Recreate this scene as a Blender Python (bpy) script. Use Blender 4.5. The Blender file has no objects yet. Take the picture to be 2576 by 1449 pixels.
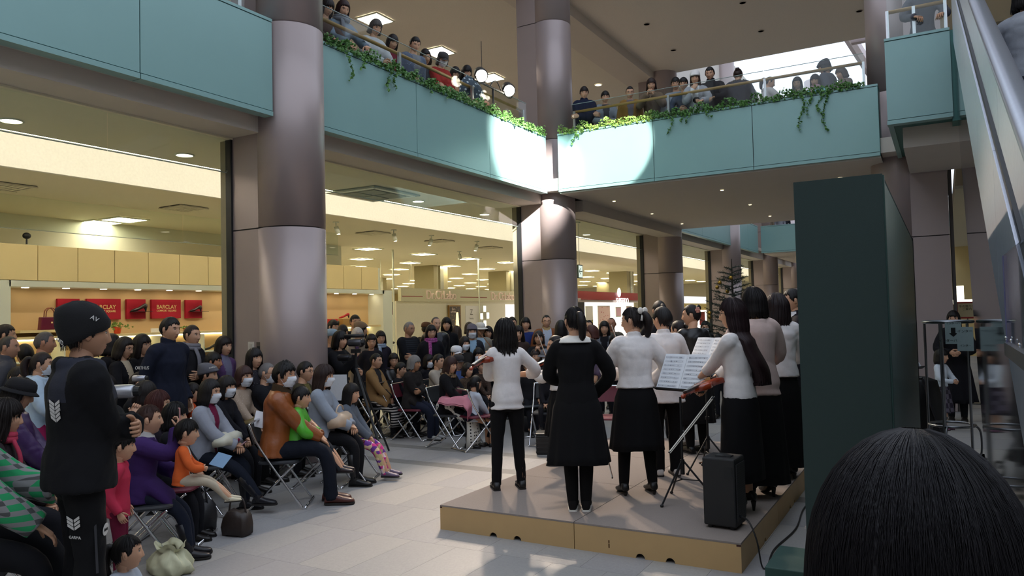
import bpy, math, random
import numpy as np
from mathutils import Matrix, Vector
random.seed(7); rng = np.random.default_rng(7)
scene = bpy.context.scene
PI = math.pi
# ---------------------------------------------------------------- camera
CAM = np.array([0.0, 0.0, 1.75]); FPX = 1886.2; YAW, PITCH, ROLL = .52107, .036651, .023903
def _axes():
    f = np.array([-math.sin(YAW)*math.cos(PITCH), math.cos(YAW)*math.cos(PITCH), math.sin(PITCH)])
    r = np.array([math.cos(YAW), math.sin(YAW), 0.0]); d = np.cross(f, r)
    return np.array([r*math.cos(ROLL)+d*math.sin(ROLL), -r*math.sin(ROLL)+d*math.cos(ROLL), f])
AX = _axes()
cam = bpy.data.cameras.new('camera'); camo = bpy.data.objects.new('camera', cam); scene.collection.objects.link(camo)
cam.sensor_width = 36; cam.lens = FPX/2576*36; cam.clip_start = .05; cam.clip_end = 400
R3 = np.array([AX[0], -AX[1], -AX[2]]).T
mw = Matrix.Identity(4)
for i in range(3):
    for j in range(3): mw[i][j] = R3[i][j]
    mw[i][3] = CAM[i]
camo.matrix_world = mw
scene.camera = camo
def ray(u, v): return AX.T @ np.array([(u-1288)/FPX, (v-724.5)/FPX, 1.0])      # a viewing direction of unit depth
def atd(u, v, d): return CAM + ray(u, v)*d
def atX(u, v, x): r = ray(u, v); return CAM + r*(x/r[0])
def atY(u, v, y): r = ray(u, v); return CAM + r*(y/r[1])
def atZ(u, v, z): r = ray(u, v); return CAM + r*((z-CAM[2])/r[2])
# ---------------------------------------------------------------- exposure, world, lights
scene.view_settings.view_transform = 'Standard'; scene.view_settings.look = 'None'
scene.view_settings.gamma = 1; scene.view_settings.use_curve_mapping = False
scene.view_settings.exposure = 0.0
w = bpy.data.worlds.new('world'); scene.world = w; w.use_nodes = True
nt = w.node_tree; nt.nodes.clear()
wo = nt.nodes.new('ShaderNodeOutputWorld'); bg = nt.nodes.new('ShaderNodeBackground')
bg.inputs[0].default_value = (.76, .85, 1.0, 1); bg.inputs[1].default_value = 1.62
nt.links.new(bg.outputs[0], wo.inputs[0])
def link(o): scene.collection.objects.link(o); return o
def spot(name, loc, target, power, size, blend, col, radius=.05):
    l = bpy.data.lights.new(name, 'SPOT'); l.energy = power; l.spot_size = math.radians(size); l.spot_blend = blend
    l.color = col; l.shadow_soft_size = radius
    o = link(bpy.data.objects.new(name, l)); o.location = loc
    o.rotation_euler = (Vector(target)-Vector(loc)).to_track_quat('-Z', 'Y').to_euler(); return o
# ---------------------------------------------------------------- colours and materials
def lin(c):
    if isinstance(c, str): c = tuple(int(c[i:i+2], 16) for i in (0, 2, 4))
    return tuple(((x/255)/12.92 if x/255 <= .04045 else ((x/255+.055)/1.055)**2.4) for x in c)
MC = {}
def mat(c, rough=.6, metal=0, kind='plain', c2=None, scale=30, bump=0, spec=.5, sheen=0, emit=0, var=.08):
    key = (c, rough, metal, kind, c2, scale, bump, spec, sheen, emit, var)
    if key in MC: return MC[key]
    m = bpy.data.materials.new('material'); m.use_nodes = True; n = m.node_tree.nodes; L = m.node_tree.links
    b = n['Principled BSDF']; col = lin(c)
    b.inputs['Roughness'].default_value = rough; b.inputs['Metallic'].default_value = metal
    b.inputs['Specular IOR Level'].default_value = spec
    b.inputs['Base Color'].default_value = (*col, 1)
    if sheen: b.inputs['Sheen Weight'].default_value = sheen
    if emit:
        b.inputs['Emission Color'].default_value = (*col, 1); b.inputs['Emission Strength'].default_value = emit
    tc = n.new('ShaderNodeTexCoord')
    def N(t, **k):
        x = n.new(t)
        for a, v in k.items(): setattr(x, a, v)
        return x
    def mixc(fac, a, bb):
        mx = N('ShaderNodeMix', data_type='RGBA'); L.new(fac, mx.inputs[0])
        for i, q in ((6, a), (7, bb)):
            if isinstance(q, tuple): mx.inputs[i].default_value = (*q, 1)
            else: L.new(q, mx.inputs[i])
        return mx.outputs[2]
    def math_(op, a, bb=None):
        x = N('ShaderNodeMath', operation=op)
        for i, q in enumerate((a, bb)):
            if q is None: continue
            if isinstance(q, (int, float)): x.inputs[i].default_value = q
            else: L.new(q, x.inputs[i])
        return x.outputs[0]
    noise = N('ShaderNodeTexNoise'); noise.inputs['Scale'].default_value = scale; noise.inputs['Detail'].default_value = 3
    L.new(tc.outputs['Object'], noise.inputs['Vector'])
    out = None
    if kind == 'plain' and var:
        lo = tuple(x*(1-var) for x in col); hi = tuple(min(1, x*(1+var)) for x in col)
        out = mixc(noise.outputs[0], lo, hi)
    if kind == 'stone':
        v = N('ShaderNodeTexVoronoi'); v.inputs['Scale'].default_value = scale*6; L.new(tc.outputs['Object'], v.inputs['Vector'])
        big = N('ShaderNodeTexNoise'); big.inputs['Scale'].default_value = 1.3; L.new(tc.outputs['Object'], big.inputs['Vector'])
        a = mixc(v.outputs['Color'], tuple(x*.86 for x in col), tuple(min(1, x*1.1) for x in col))
        out = mixc(big.outputs[0], a, tuple(x*.9 for x in col))
    if kind in ('dots', 'checks', 'stripes', 'floral', 'plaid', 'score', 'flecks'):
        c2l = lin(c2)
        sep = N('ShaderNodeSeparateXYZ'); L.new(tc.outputs['Object'], sep.inputs[0])
        if kind == 'dots' or kind == 'flecks':
            v = N('ShaderNodeTexVoronoi'); v.inputs['Scale'].default_value = scale; v.inputs['Randomness'].default_value = .15 if kind == 'dots' else 1
            L.new(tc.outputs['Object'], v.inputs['Vector'])
            out = mixc(math_('LESS_THAN', v.outputs['Distance'], .28 if kind == 'dots' else .2), col, c2l)
        elif kind == 'stripes':
            s = math_('GREATER_THAN', math_('SINE', math_('MULTIPLY', sep.outputs[2], scale)), .1); out = mixc(s, col, c2l)
        elif kind == 'score':
            s = math_('GREATER_THAN', math_('SINE', math_('MULTIPLY', sep.outputs[1], scale)), .55)
            nn = N('ShaderNodeTexNoise'); nn.inputs['Scale'].default_value = 60; L.new(tc.outputs['Object'], nn.inputs['Vector'])
            s = math_('MULTIPLY', s, math_('GREATER_THAN', nn.outputs[0], .45)); out = mixc(s, col, c2l)
        elif kind in ('checks', 'plaid'):
            a = math_('GREATER_THAN', math_('SINE', math_('MULTIPLY', sep.outputs[0], scale)), .2)
            bq = math_('GREATER_THAN', math_('SINE', math_('MULTIPLY', sep.outputs[2], scale)), .2)
            out = mixc(bq, mixc(a, col, c2l), mixc(a, c2l, tuple(x*.35 for x in c2l)))
        elif kind == 'floral':
            v = N('ShaderNodeTexVoronoi'); v.inputs['Scale'].default_value = scale; L.new(tc.outputs['Object'], v.inputs['Vector'])
            rp = N('ShaderNodeValToRGB'); rp.color_ramp.interpolation = 'CONSTANT'
            L.new(math_('FRACT', math_('MULTIPLY', v.outputs['Color'], 1.0)), rp.inputs[0])
            e = rp.color_ramp.elements; e[0].color = (*col, 1); e[1].position = .35; e[1].color = (*c2l, 1)
            for p_, q in ((.5, (.75, .55, .35)), (.65, (.62, .05, .25)), (.8, (.75, .6, .65))):
                x = e.new(p_); x.color = (*q, 1)
            out = rp.outputs[0]
    if out is not None:
        L.new(out, b.inputs['Base Color'])
    if bump:
        bn = N('ShaderNodeTexNoise'); bn.inputs['Scale'].default_value = scale*4 if kind == 'plain' else 120
        L.new(tc.outputs['Object'], bn.inputs['Vector'])
        bp = N('ShaderNodeBump'); bp.inputs['Strength'].default_value = bump; bp.inputs['Distance'].default_value = .004
        L.new(bn.outputs[0], bp.inputs['Height']); L.new(bp.outputs[0], b.inputs['Normal'])
    MC[key] = m; return m
def hairmat(c='1a1412'):
    key = ('hair', c)
    if key in MC: return MC[key]
    m = bpy.data.materials.new('hair'); m.use_nodes = True; n = m.node_tree.nodes; L = m.node_tree.links; b = n['Principled BSDF']
    tc = n.new('ShaderNodeTexCoord'); mp = n.new('ShaderNodeMapping'); mp.inputs['Scale'].default_value = (260, 260, 8)
    ns = n.new('ShaderNodeTexNoise'); ns.inputs['Scale'].default_value = 1; L.new(tc.outputs['Object'], mp.inputs[0]); L.new(mp.outputs[0], ns.inputs['Vector'])
    mx = n.new('ShaderNodeMix'); mx.data_type = 'RGBA'; L.new(ns.outputs[0], mx.inputs[0]); cl = lin(c)
    mx.inputs[6].default_value = (*(x*.45 for x in cl), 1); mx.inputs[7].default_value = (*(min(1, x*1.5) for x in cl), 1)
    L.new(mx.outputs[2], b.inputs['Base Color']); b.inputs['Roughness'].default_value = .5; b.inputs['Specular IOR Level'].default_value = .28
    bp = n.new('ShaderNodeBump'); bp.inputs['Strength'].default_value = .5; bp.inputs['Distance'].default_value = .003
    L.new(ns.outputs[0], bp.inputs['Height']); L.new(bp.outputs[0], b.inputs['Normal'])
    MC[key] = m; return m
def glassmat(tint=(.93, .97, .96), refl=.9):
    key = ('glass', tint, refl)
    if key in MC: return MC[key]
    m = bpy.data.materials.new('glass'); m.use_nodes = True; n = m.node_tree.nodes; L = m.node_tree.links; n.remove(n['Principled BSDF'])
    t = n.new('ShaderNodeBsdfTransparent'); t.inputs[0].default_value = (*tint, 1); g = n.new('ShaderNodeBsdfGlossy'); g.inputs['Roughness'].default_value = .02
    f = n.new('ShaderNodeLayerWeight'); f.inputs[0].default_value = .5; f_ = n.new('ShaderNodeMath'); f_.operation = 'POWER'; f_.inputs[1].default_value = 5; L.new(f.outputs[1], f_.inputs[0]); k = n.new('ShaderNodeMath'); k.operation = 'MULTIPLY_ADD'; k.inputs[1].default_value = refl*.7; k.inputs[2].default_value = .03
    mx = n.new('ShaderNodeMixShader'); L.new(f_.outputs[0], k.inputs[0]); L.new(k.outputs[0], mx.inputs[0]); L.new(t.outputs[0], mx.inputs[1]); L.new(g.outputs[0], mx.inputs[2])
    L.new(mx.outputs[0], n['Material Output'].inputs[0]); MC[key] = m; return m
def emis(c, s):
    key = ('em', c, s)
    if key in MC: return MC[key]
    m = bpy.data.materials.new('lamp'); m.use_nodes = True; n = m.node_tree.nodes; n.remove(n['Principled BSDF'])
    e = n.new('ShaderNodeEmission'); e.inputs[0].default_value = (*lin(c), 1); e.inputs[1].default_value = s
    m.node_tree.links.new(e.outputs[0], n['Material Output'].inputs[0]); MC[key] = m; return m
# ---------------------------------------------------------------- mesh helpers
def V(*a): return np.array(a, float)
def nrm(v): v = np.asarray(v, float); return v/(np.linalg.norm(v)+1e-12)
class G:
    """collects pieces of geometry and links them as one mesh object"""
    def __init__(s): s.v = []; s.f = []; s.m = []; s.n = 0
    def add(s, v, f, m=0):
        v = np.asarray(v, float).reshape(-1, 3)
        for a in (f if isinstance(f, list) else [f]):
            a = np.asarray(a, int)
            if a.size: s.f.append(a+s.n); s.m.append(np.full(len(a), m) if np.isscalar(m) else np.asarray(m))
        s.v.append(v); s.n += len(v); return s
    def _join(s, g, m):
        for a, mi in zip(g.f, g.m): s.f.append(a+s.n); s.m.append(mi+m)
        s.v += g.v; s.n += g.n; return s
    def box(s, lo, hi, m=0, M=None):
        lo, hi = np.minimum(lo, hi), np.maximum(lo, hi)
        v = np.array([[(lo, hi)[i][0], (lo, hi)[j][1], (lo, hi)[k][2]] for i in (0, 1) for j in (0, 1) for k in (0, 1)], float)
        if M is not None: v = v @ M[0].T + M[1]
        return s.add(v, np.array([[0, 1, 3, 2], [4, 6, 7, 5], [0, 4, 5, 1], [2, 3, 7, 6], [0, 2, 6, 4], [1, 5, 7, 3]]), m)
    def grid(s, P, wrap=True, m=0, caps=True, c0=None, c1=None):
        P = np.asarray(P, float); R, S = P.shape[:2]
        i = np.arange(R-1)[:, None]; j = np.arange(S if wrap else S-1)[None]
        a = i*S+j; b = i*S+(j+1) % S
        f = [np.stack([a, b, b+S, a+S], -1).reshape(-1, 4)]; v = P.reshape(-1, 3)
        if wrap and caps:
            n = len(v); q = np.arange(S)
            v = np.vstack([v, (P[0].mean(0) if c0 is None else c0)[None], (P[-1].mean(0) if c1 is None else c1)[None]])
            f.append(np.stack([(q+1) % S, q, np.full(S, n)], -1)); f.append(np.stack([(R-1)*S+q, (R-1)*S+(q+1) % S, np.full(S, n+1)], -1))
        return s.add(v, f, m)
    def tube(s, pts, r, seg=8, m=0, side=None, flat=1.0, closed=False, caps=True):
        pts = np.asarray(pts, float); n = len(pts); r = np.broadcast_to(np.asarray(r, float), (n,))
        T = np.gradient(pts, axis=0); T /= np.linalg.norm(T, axis=1)[:, None]+1e-12
        if side is None: side = V(1, 0, 0) if abs(T[0][0]) < .8 else V(0, 0, 1)
        a = np.linspace(0, 2*PI, seg, endpoint=False); out = []; x = np.asarray(side, float)
        for k in range(n):
            x = nrm(x-T[k]*np.dot(x, T[k])); y = np.cross(T[k], x)
            out.append(pts[k]+r[k]*(np.cos(a)[:, None]*x+np.sin(a)[:, None]*y*flat))
        return s.grid(out, m=m, caps=caps)
    def ell(s, c, r, m=0, seg=12, rings=8, M=None):
        r = np.broadcast_to(np.asarray(r, float), (3,)); t = np.linspace(0, PI, rings+1)[1:-1]; a = np.linspace(0, 2*PI, seg, endpoint=False)
        P = np.stack([np.sin(t)[:, None]*np.cos(a), np.sin(t)[:, None]*np.sin(a), -np.cos(t)[:, None]+0*a], -1)*r
        e = [V(0, 0, -r[2]), V(0, 0, r[2])]
        if M is not None: P = P @ M.T; e = [M @ q for q in e]
        return s.grid(P+np.asarray(c), m=m, c0=e[0]+c, c1=e[1]+c)
    def prism(s, poly, lo, hi, ax=2, m=0):
        """poly: 2-D outline (counter-clockwise), extruded along axis ax"""
        P = np.asarray(poly, float); n = len(P)
        def put(h):
            o = np.zeros((n, 3)); k = [i for i in range(3) if i != ax]; o[:, k[0]] = P[:, 0]; o[:, k[1]] = P[:, 1]; o[:, ax] = h; return o
        v = np.vstack([put(lo), put(hi)]); q = np.arange(n)
        return s.add(v, [np.stack([q, (q+1) % n, (q+1) % n+n, q+n], -1), q[::-1][None], (q+n)[None]], m)
    def mesh(s, name, mats, smooth=True):
        me = bpy.data.meshes.new(name); v = np.concatenate(s.v); me.vertices.add(len(v)); me.vertices.foreach_set('co', v.astype(np.float32).ravel())
        loops = np.concatenate([a.ravel() for a in s.f]); cnt = np.concatenate([np.full(len(a), a.shape[1]) for a in s.f])
        me.loops.add(len(loops)); me.loops.foreach_set('vertex_index', loops.astype(np.int32))
        me.polygons.add(len(cnt)); me.polygons.foreach_set('loop_start', (np.cumsum(cnt)-cnt).astype(np.int32))
        me.update(calc_edges=True)
        for q in (mats if isinstance(mats, (list, tuple)) else [mats]): me.materials.append(q)
        me.polygons.foreach_set('material_index', np.concatenate(s.m).astype(np.int32))
        me.polygons.foreach_set('use_smooth', np.full(len(cnt), bool(smooth))); me.update(); return me
    def build(s, name, mats, parent=None, smooth=False, loc=None, rot=None, bevel=0):
        o = link(bpy.data.objects.new(name, s.mesh(name, mats, smooth)))
        if parent is not None: o.parent = parent
        if loc is not None: o.location = loc
        if rot is not None: o.rotation_euler = rot
        if bevel:
            b = o.modifiers.new('bevel', 'BEVEL'); b.width = bevel; b.segments = 2; b.limit_method = 'ANGLE'
        return o
def tag(o, label=None, cat=None, group=None, kind=None):
    for k, q in (('label', label), ('category', cat), ('group', group), ('kind', kind)):
        if q: o[k] = q
    return o
def empty(name, loc=(0, 0, 0), rz=0, label=None, cat=None, group=None, kind=None):
    o = link(bpy.data.objects.new(name, None)); o.location = loc; o.rotation_euler = (0, 0, rz); o.empty_display_size = .1
    return tag(o, label, cat, group, kind)
def kids(o): return CH.get(o.name, [])
def copy_tree(o, loc=None, rz=None, parent=None, **kw):
    c = o.copy(); link(c); c.parent = parent
    if loc is not None: c.location = loc
    if rz is not None: c.rotation_euler = (0, 0, rz)
    for ch in [x for x in PROTO[o.name]]:
        d = ch.copy(); link(d); d.parent = c
    tag(c, **kw); return c
PROTO = {}
def proto(o): PROTO[o.name] = [x for x in scene.collection.objects if x.parent == o]; return o
def struct(o): o['kind'] = 'structure'; return o
def text(name, body, size, m, parent, loc, rot, depth=.004, align='CENTER', xs=1.0):
    cu = bpy.data.curves.new(name, 'FONT'); cu.body = body; cu.size = size; cu.extrude = depth; cu.align_x = align; cu.align_y = 'CENTER'
    cu.materials.append(m); o = link(bpy.data.objects.new(name, cu)); o.location = loc; o.rotation_euler = rot; o.scale = (xs, 1, 1)
    if parent is not None: o.parent = parent
    TEXTS.append(o); return o
TEXTS = []
def smooth_path(P, n=6):
    P = np.asarray(P, float); k = len(P); Q = np.vstack([2*P[0]-P[1], P, 2*P[-1]-P[-2]]); out = []
    for i in range(k-1):
        a, b, c, d = Q[i:i+4]
        for t in np.arange(n)/n:
            out.append(.5*((2*b)+(c-a)*t+(2*a-5*b+4*c-d)*t*t+(-a+3*b-3*c+d)*t**3))
    out.append(P[-1]); return np.array(out)
# ---------------------------------------------------------------- people
def sstep(x, a, b):
    t = np.clip((np.asarray(x, float)-a)/(b-a), 0, 1); return t*t*(3-2*t)
LODS = {0: (60, 54), 1: (40, 36), 2: (26, 24)}
_HT = {}
def head_template(lod):
    """head with nose, brow, lips, ears and eyes; slots 0 skin 1 lips 2 eye white 3 dark"""
    if lod in _HT: return _HT[lod]
    S, R = LODS[lod]; g = G()
    t = np.linspace(-PI, PI, S, endpoint=False)+.001; ph = t-.42*np.sin(t)
    th = np.linspace(0, PI, R+2)[1:-1]; th = th+.10*np.sin(2*th)
    PH, TH = np.meshgrid(ph, th); z = np.cos(TH); p = np.where(z > 0, 2.1, 2.7)
    rh = (1-np.abs(z)**p)**(1/p); lowr = sstep(-z, .0, 1.0)
    X = .0755*rh*np.sin(PH)*(1-.36*lowr)*(1+.03*sstep(z, 0, .6))
    cs = np.cos(PH); fr = cs > 0
    Y = np.where(fr, .092*rh*np.abs(cs)**.78*(1-.05*lowr), -.098*rh*np.abs(cs)**.9*(1-.5*lowr)*(1+.05*sstep(z, 0, .5)))
    Z = .117*z; F = sstep(cs, .1, .6)
    e = lambda q, c, s_: np.exp(-((q-c)/s_)**2)
    nh = np.interp(Z, [-.046, -.041, -.033, -.026, .0, .018, .03], [0, .011, .022, .021, .012, .005, .0])
    nw = np.interp(Z, [-.045, -.032, .0, .02], [.017, .0135, .0085, .010])
    Y = Y+F*(nh*np.exp(-(X/nw)**2) + .0045*e(Z, .036, .012)*np.exp(-(X/.05)**4)
        - .008*(e(X, .031, .013)+e(X, -.031, .013))*e(Z, .013, .010) + .004*(e(X, .038, .018)+e(X, -.038, .018))*e(Z, -.02, .02)
        + (.005*e(Z, -.0575, .0045)+.0055*e(Z, -.0675, .0050)-.002*e(Z, -.0625, .002))*np.exp(-(X/.023)**4) + .008*e(Z, -.098, .014)*np.exp(-(X/.025)**2))
    P = np.stack([X, Y, Z], -1)
    m = np.zeros((R-1, S), int); cx, cz, cy = X[:-1], Z[:-1], Y[:-1]
    m[(np.abs(cx) < .019-6*np.abs(cz+.062)**1.5) & (cz < -.0545) & (cz > -.0715) & (cy > .03)] = 1
    m = np.concatenate([m.ravel(), np.zeros(2*S, int)])
    g.grid(P, c0=V(0, 0, .117), c1=V(0, .02, -.117))
    g.m[0] = m[:(R-1)*S]
    for sd in (-1, 1):
        a = .25*sd; M = np.array([[math.cos(a), -math.sin(a), 0], [math.sin(a), math.cos(a), 0], [0, 0, 1]])
        g.ell(V(.078*sd, -.006, .0), (.009, .019, .031), 0, 10, 7, M)
        if lod < 2: g.ell(V(.084*sd, -.003, .002), (.006, .010, .018), 0, 8, 5, M)
        ex = .031*sd
        g.ell(V(ex, .0735, .0125), (.0140, .0098, .0050), 2, 10, 6)
        g.ell(V(ex, .0800, .0125), (.0062, .0052, .0058), 3, 8, 6)
        q = np.linspace(-1, 1, 6)
        g.tube(np.stack([ex+.016*q, .0818-.007*q**2-.004*np.abs(q)*(q*sd > 0), .0185-.006*q**2], -1), .0016, 5, 3)
        g.tube(np.stack([ex+.002*sd+.019*q, .0865-.006*q**2-.006*np.abs(q)*(q*sd > 0), .0345-.004*q**2], -1), np.array([.0012, .0026, .003, .003, .0024, .001]), 5, 3)
    _HT[lod] = g; return g
_MT = {}
def mask_template(lod):
    if lod in _MT: return _MT[lod]
    hv = head_template(1).v[0]; hv = hv[hv[:, 1] > -.02]; U, W = np.meshgrid(np.linspace(-1, 1, 17), np.linspace(-1, 1, 13))
    x = .066*np.sin(U*1.25)/math.sin(1.25)*(1-.12*W**2*(W < 0)); z = -.052+.050*W
    y = np.zeros_like(x)
    for i in range(x.shape[0]):
        for j in range(x.shape[1]):
            d = (hv[:, 0]-x[i, j])**2+(hv[:, 2]-z[i, j])**2; y[i, j] = hv[d <= max(.00015, np.sort(d)[3]), 1].max()
    for _ in range(2): y[1:-1, 1:-1] = np.maximum(y[1:-1, 1:-1], (y[:-2, 1:-1]+y[2:, 1:-1]+y[1:-1, :-2]+y[1:-1, 2:])/4)
    y = y+.006+.0015*np.sin(W*16)*(1-U**2)+.004*(1-U**2)*(1-W**2)
    n = G(); P = np.stack([x, y, z], -1); n.grid(P, wrap=False)
    B = P.copy(); B[..., 1] -= .004; n.grid(B[:, ::-1], wrap=False)
    for sd in (-1, 1):
        for zz in (-.015, -.085): n.tube([V(.063*sd, .045, zz), V(.077*sd, .01, -.02+zz*.2), V(.082*sd, -.015, -.0)], .0014, 4)
    _MT[lod] = n; return n
STY = {  # fringe height, side angle of the open face, lowest z, thickness, kind
 'short': (.062, 0, -.075, .013, 's'), 'crop': (.072, 0, -.07, .007, 's'), 'spiky': (.055, 0, -.07, .024, 's'), 'boy': (.040, 0, -.07, .016, 's'), 'thin': (.092, 0, -.06, .005, 's'),
 'bob': (.034, 58, -.115, .021, 'l'), 'bobpart': (.060, 56, -.125, .019, 'l'), 'shortf': (.040, 66, -.085, .020, 'l'), 'wavy': (.045, 60, -.20, .026, 'l'), 'long': (.036, 56, -.36, .018, 'l'), 'verylong': (.045, 62, -.56, .017, 'l'),
 'up': (.068, 0, -.068, .008, 's'), 'pony': (.062, 0, -.066, .010, 's'), 'bun': (.066, 0, -.066, .010, 's'), 'tails': (.045, 0, -.066, .012, 's')}
def hair_geo(style, lod, seed=0):
    zf, ps, zb, th, kind = STY[style]; r_ = np.random.default_rng(seed+5)
    NP = {0: 120, 1: 72, 2: 40}[lod]; ph = np.linspace(-PI, PI, NP, endpoint=False); A = np.degrees(np.abs(ph))
    nd = {0: 18, 1: 13, 2: 9}[lod]; al = np.linspace(PI/2, 0, nd)[1:]
    rows = [('d', q) for q in al]; st = {0: .009, 1: .013, 2: .018}[lod]; z = -st
    while z > zb+.001:
        rows.append(('z', z)); z -= st if z > -.14 else .035
    rows.append(('z', zb)); rows.append(('z', zb-.006))
    jag = .004*np.sin(19*ph+seed)+.004*np.sin(31*ph+2*seed)+(.008*np.sin(13*ph)+.005*np.sin(7*ph+seed) if style in ('spiky', 'boy', 'wavy', 'short') else 0)
    if kind == 's': zl = np.interp(A, [0, 42, 58, 70, 84, 90, 106, 112, 180], [zf, zf, zf-.012, .012, -.012, .026, .026, -.05, zb])
    else: zl = np.interp(A, [0, ps*.6, ps*.92, ps, ps+3, 180], [zf, zf-.004, zf-.02, -.03, -9, -9])
    zl = zl+jag; ph2 = r_.random(6)*6; P = []
    ks = (23, 37, 51, 71) if lod == 0 else ((17, 29, 23, 31) if lod == 1 else (9, 13, 7, 11))
    for k, (kd, q) in enumerate(rows):
        if kd == 'd': c, zz = math.cos(q), (.117+th*1.05)*math.sin(q)
        else: c, zz = 1.0, q
        rel = sum(np.sin(kk*ph+ph2[i]+(zz*14 if style == 'wavy' else zz*5)) for i, kk in enumerate(ks))*th*(.05 if style != 'wavy' else .11)
        X = .0755+th; Y = np.where(np.cos(ph) > 0, .092+th*.7, .100+th); cy = 0; sh = 1.0
        if kd == 'z':
            if kind == 's': sh = 1-np.where(A > 100, .42, .05)*sstep(-zz, .0, .10)
            else: X = X*(1+.10*sstep(-zz, 0, .1)-.25*sstep(-zz, .13, .5)*(style != 'verylong')); Y = Y*(1-.22*sstep(-zz, .05, .2)*(np.cos(ph) < 0)); cy = -.015*sstep(-zz, .05, .15)
            if style in ('bob', 'bobpart', 'shortf'): X = X*(1-.10*sstep(-zz, .075, .13)); Y = Y*(1-.10*sstep(-zz, .075, .13))
        rad = (c+rel/.09)*sh; x = X*rad*np.sin(ph); y = cy+Y*rad*np.cos(ph)
        ins = 1-sstep(zz-zl, -.004, .004)
        inx = float(np.interp(zz, [-.10, -.06, -.02, .03], [.25, .50, .78, .82])); x = x*(1-ins)+x*inx*ins; y = y*(1-ins)+(y*inx-.0)*ins
        if zz < -.15 and kind == 'l':
            kf = sstep(-zz, .15, .22); rx = (.145-.07*float(sstep(-zz, .38, .56))) if style == 'verylong' else .088; x = x*(1-kf)+kf*(rx*np.sin(ph)*(1+rel*6)); y = y*(1-kf)+kf*(-.082-.09*sstep(-zz, .2, .5)*(style == 'verylong')+(.066 if style == 'verylong' else .042)*np.cos(ph)*(1+rel*6))
        if k == len(rows)-1: x, y = x*.7, (y-cy)*.7+cy
        P.append(np.stack([x, y, np.full(NP, zz)+(0 if k < len(rows)-2 else (.010*np.sin(11*ph)+.008*np.sin(23*ph))*(2.2 if style == 'wavy' else 1))], -1))
    g = G(); P = np.array(P); P[..., 2] += 0; g.grid(P[::-1][:, ::1], c1=V(0, 0, .117+th*1.05))
    if style == 'pony':
        pp = smooth_path([(0, -.085, .05), (0, -.125, .055), (.0, -.150, .0), (.008, -.145, -.07), (.012, -.125, -.13), (.012, -.115, -.165)], 3)
        g.tube(pp, np.interp(np.linspace(0, 1, len(pp)), [0, .15, .45, .8, 1], [.018, .026, .038, .028, .006]), 12)
    if style in ('up', 'bun'):
        b = V(0, -.085, .078 if style == 'bun' else .02)
        g.ell(b, (.040, .034, .034), 0, 14, 9)
        if style == 'bun':
            for k in range(7): g.ell(b+V(.03*math.cos(k*.9), -.006, .026*math.sin(k*.9)), .015, 0, 8, 6)
    if style == 'tails':
        for sd in (-1, 1):
            pp = smooth_path([(.07*sd, -.04, .02), (.105*sd, -.05, .0), (.110*sd, -.05, -.08), (.10*sd, -.04, -.15)], 3); g.tube(pp, np.interp(np.linspace(0, 1, len(pp)), [0, .3, .8, 1], [.012, .026, .02, .004]), 10)
    if style == 'spiky':
        for k in range(46):
            a = r_.uniform(0, 2*PI); e_ = r_.uniform(.25, 1.5); d_ = V(math.cos(e_)*math.sin(a), math.cos(e_)*math.cos(a)*.9, math.sin(e_)); b = d_*V(.088, .106, .133)
            if d_[1] > .55 and e_ < .6: continue
            g.tube([b*.9, b*1.02, b*1.10+V(0, .006, .008)], [.014, .010, .001], 5)
    return g
def strands(style, n, seed=1, w=.0011):
    """single locks lying on the cap of hair, for heads close to the camera"""
    zf, ps, zb, th, kind = STY[style]; r_ = np.random.default_rng(seed); g = G()
    for k in range(n):
        a = r_.uniform(-PI, PI); A = abs(math.degrees(a)); lo = (zb if A > (62 if kind == 'l' else 108) else max(zf, .03))-r_.uniform(0, .012)
        zt = .117+th*1.05; zz = np.concatenate([zt*np.sin(np.linspace(1.45, .05, 9)), np.linspace(0, min(lo, -.01), 6)[1:]]) if lo < 0 else zt*np.sin(np.linspace(1.45, math.asin(min(.95, lo/zt)), 10))
        c = np.sqrt(np.clip(1-np.clip(zz, 0, None)**2/zt**2, 0, 1)); off = r_.uniform(.0, .0035)
        aa = a+r_.uniform(-.10, .10)*np.linspace(0, 1, len(zz))+.03*np.sin(zz*40+k)
        y0 = np.where(np.cos(aa) > 0, .092+th*.7, .100+th); d_ = 1+off/.1
        P = np.stack([(.0755+th)*c*np.sin(aa)*d_*(1+.10*sstep(-zz, 0, .1)), y0*c*np.cos(aa)*d_*(1-.22*sstep(-zz, .05, .2)*(np.cos(aa) < 0))-.015*sstep(-zz, .05, .15), zz+off], -1)
        g.tube(P, np.linspace(w, w*.4, len(P)), 3, caps=False)
    return g
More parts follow.
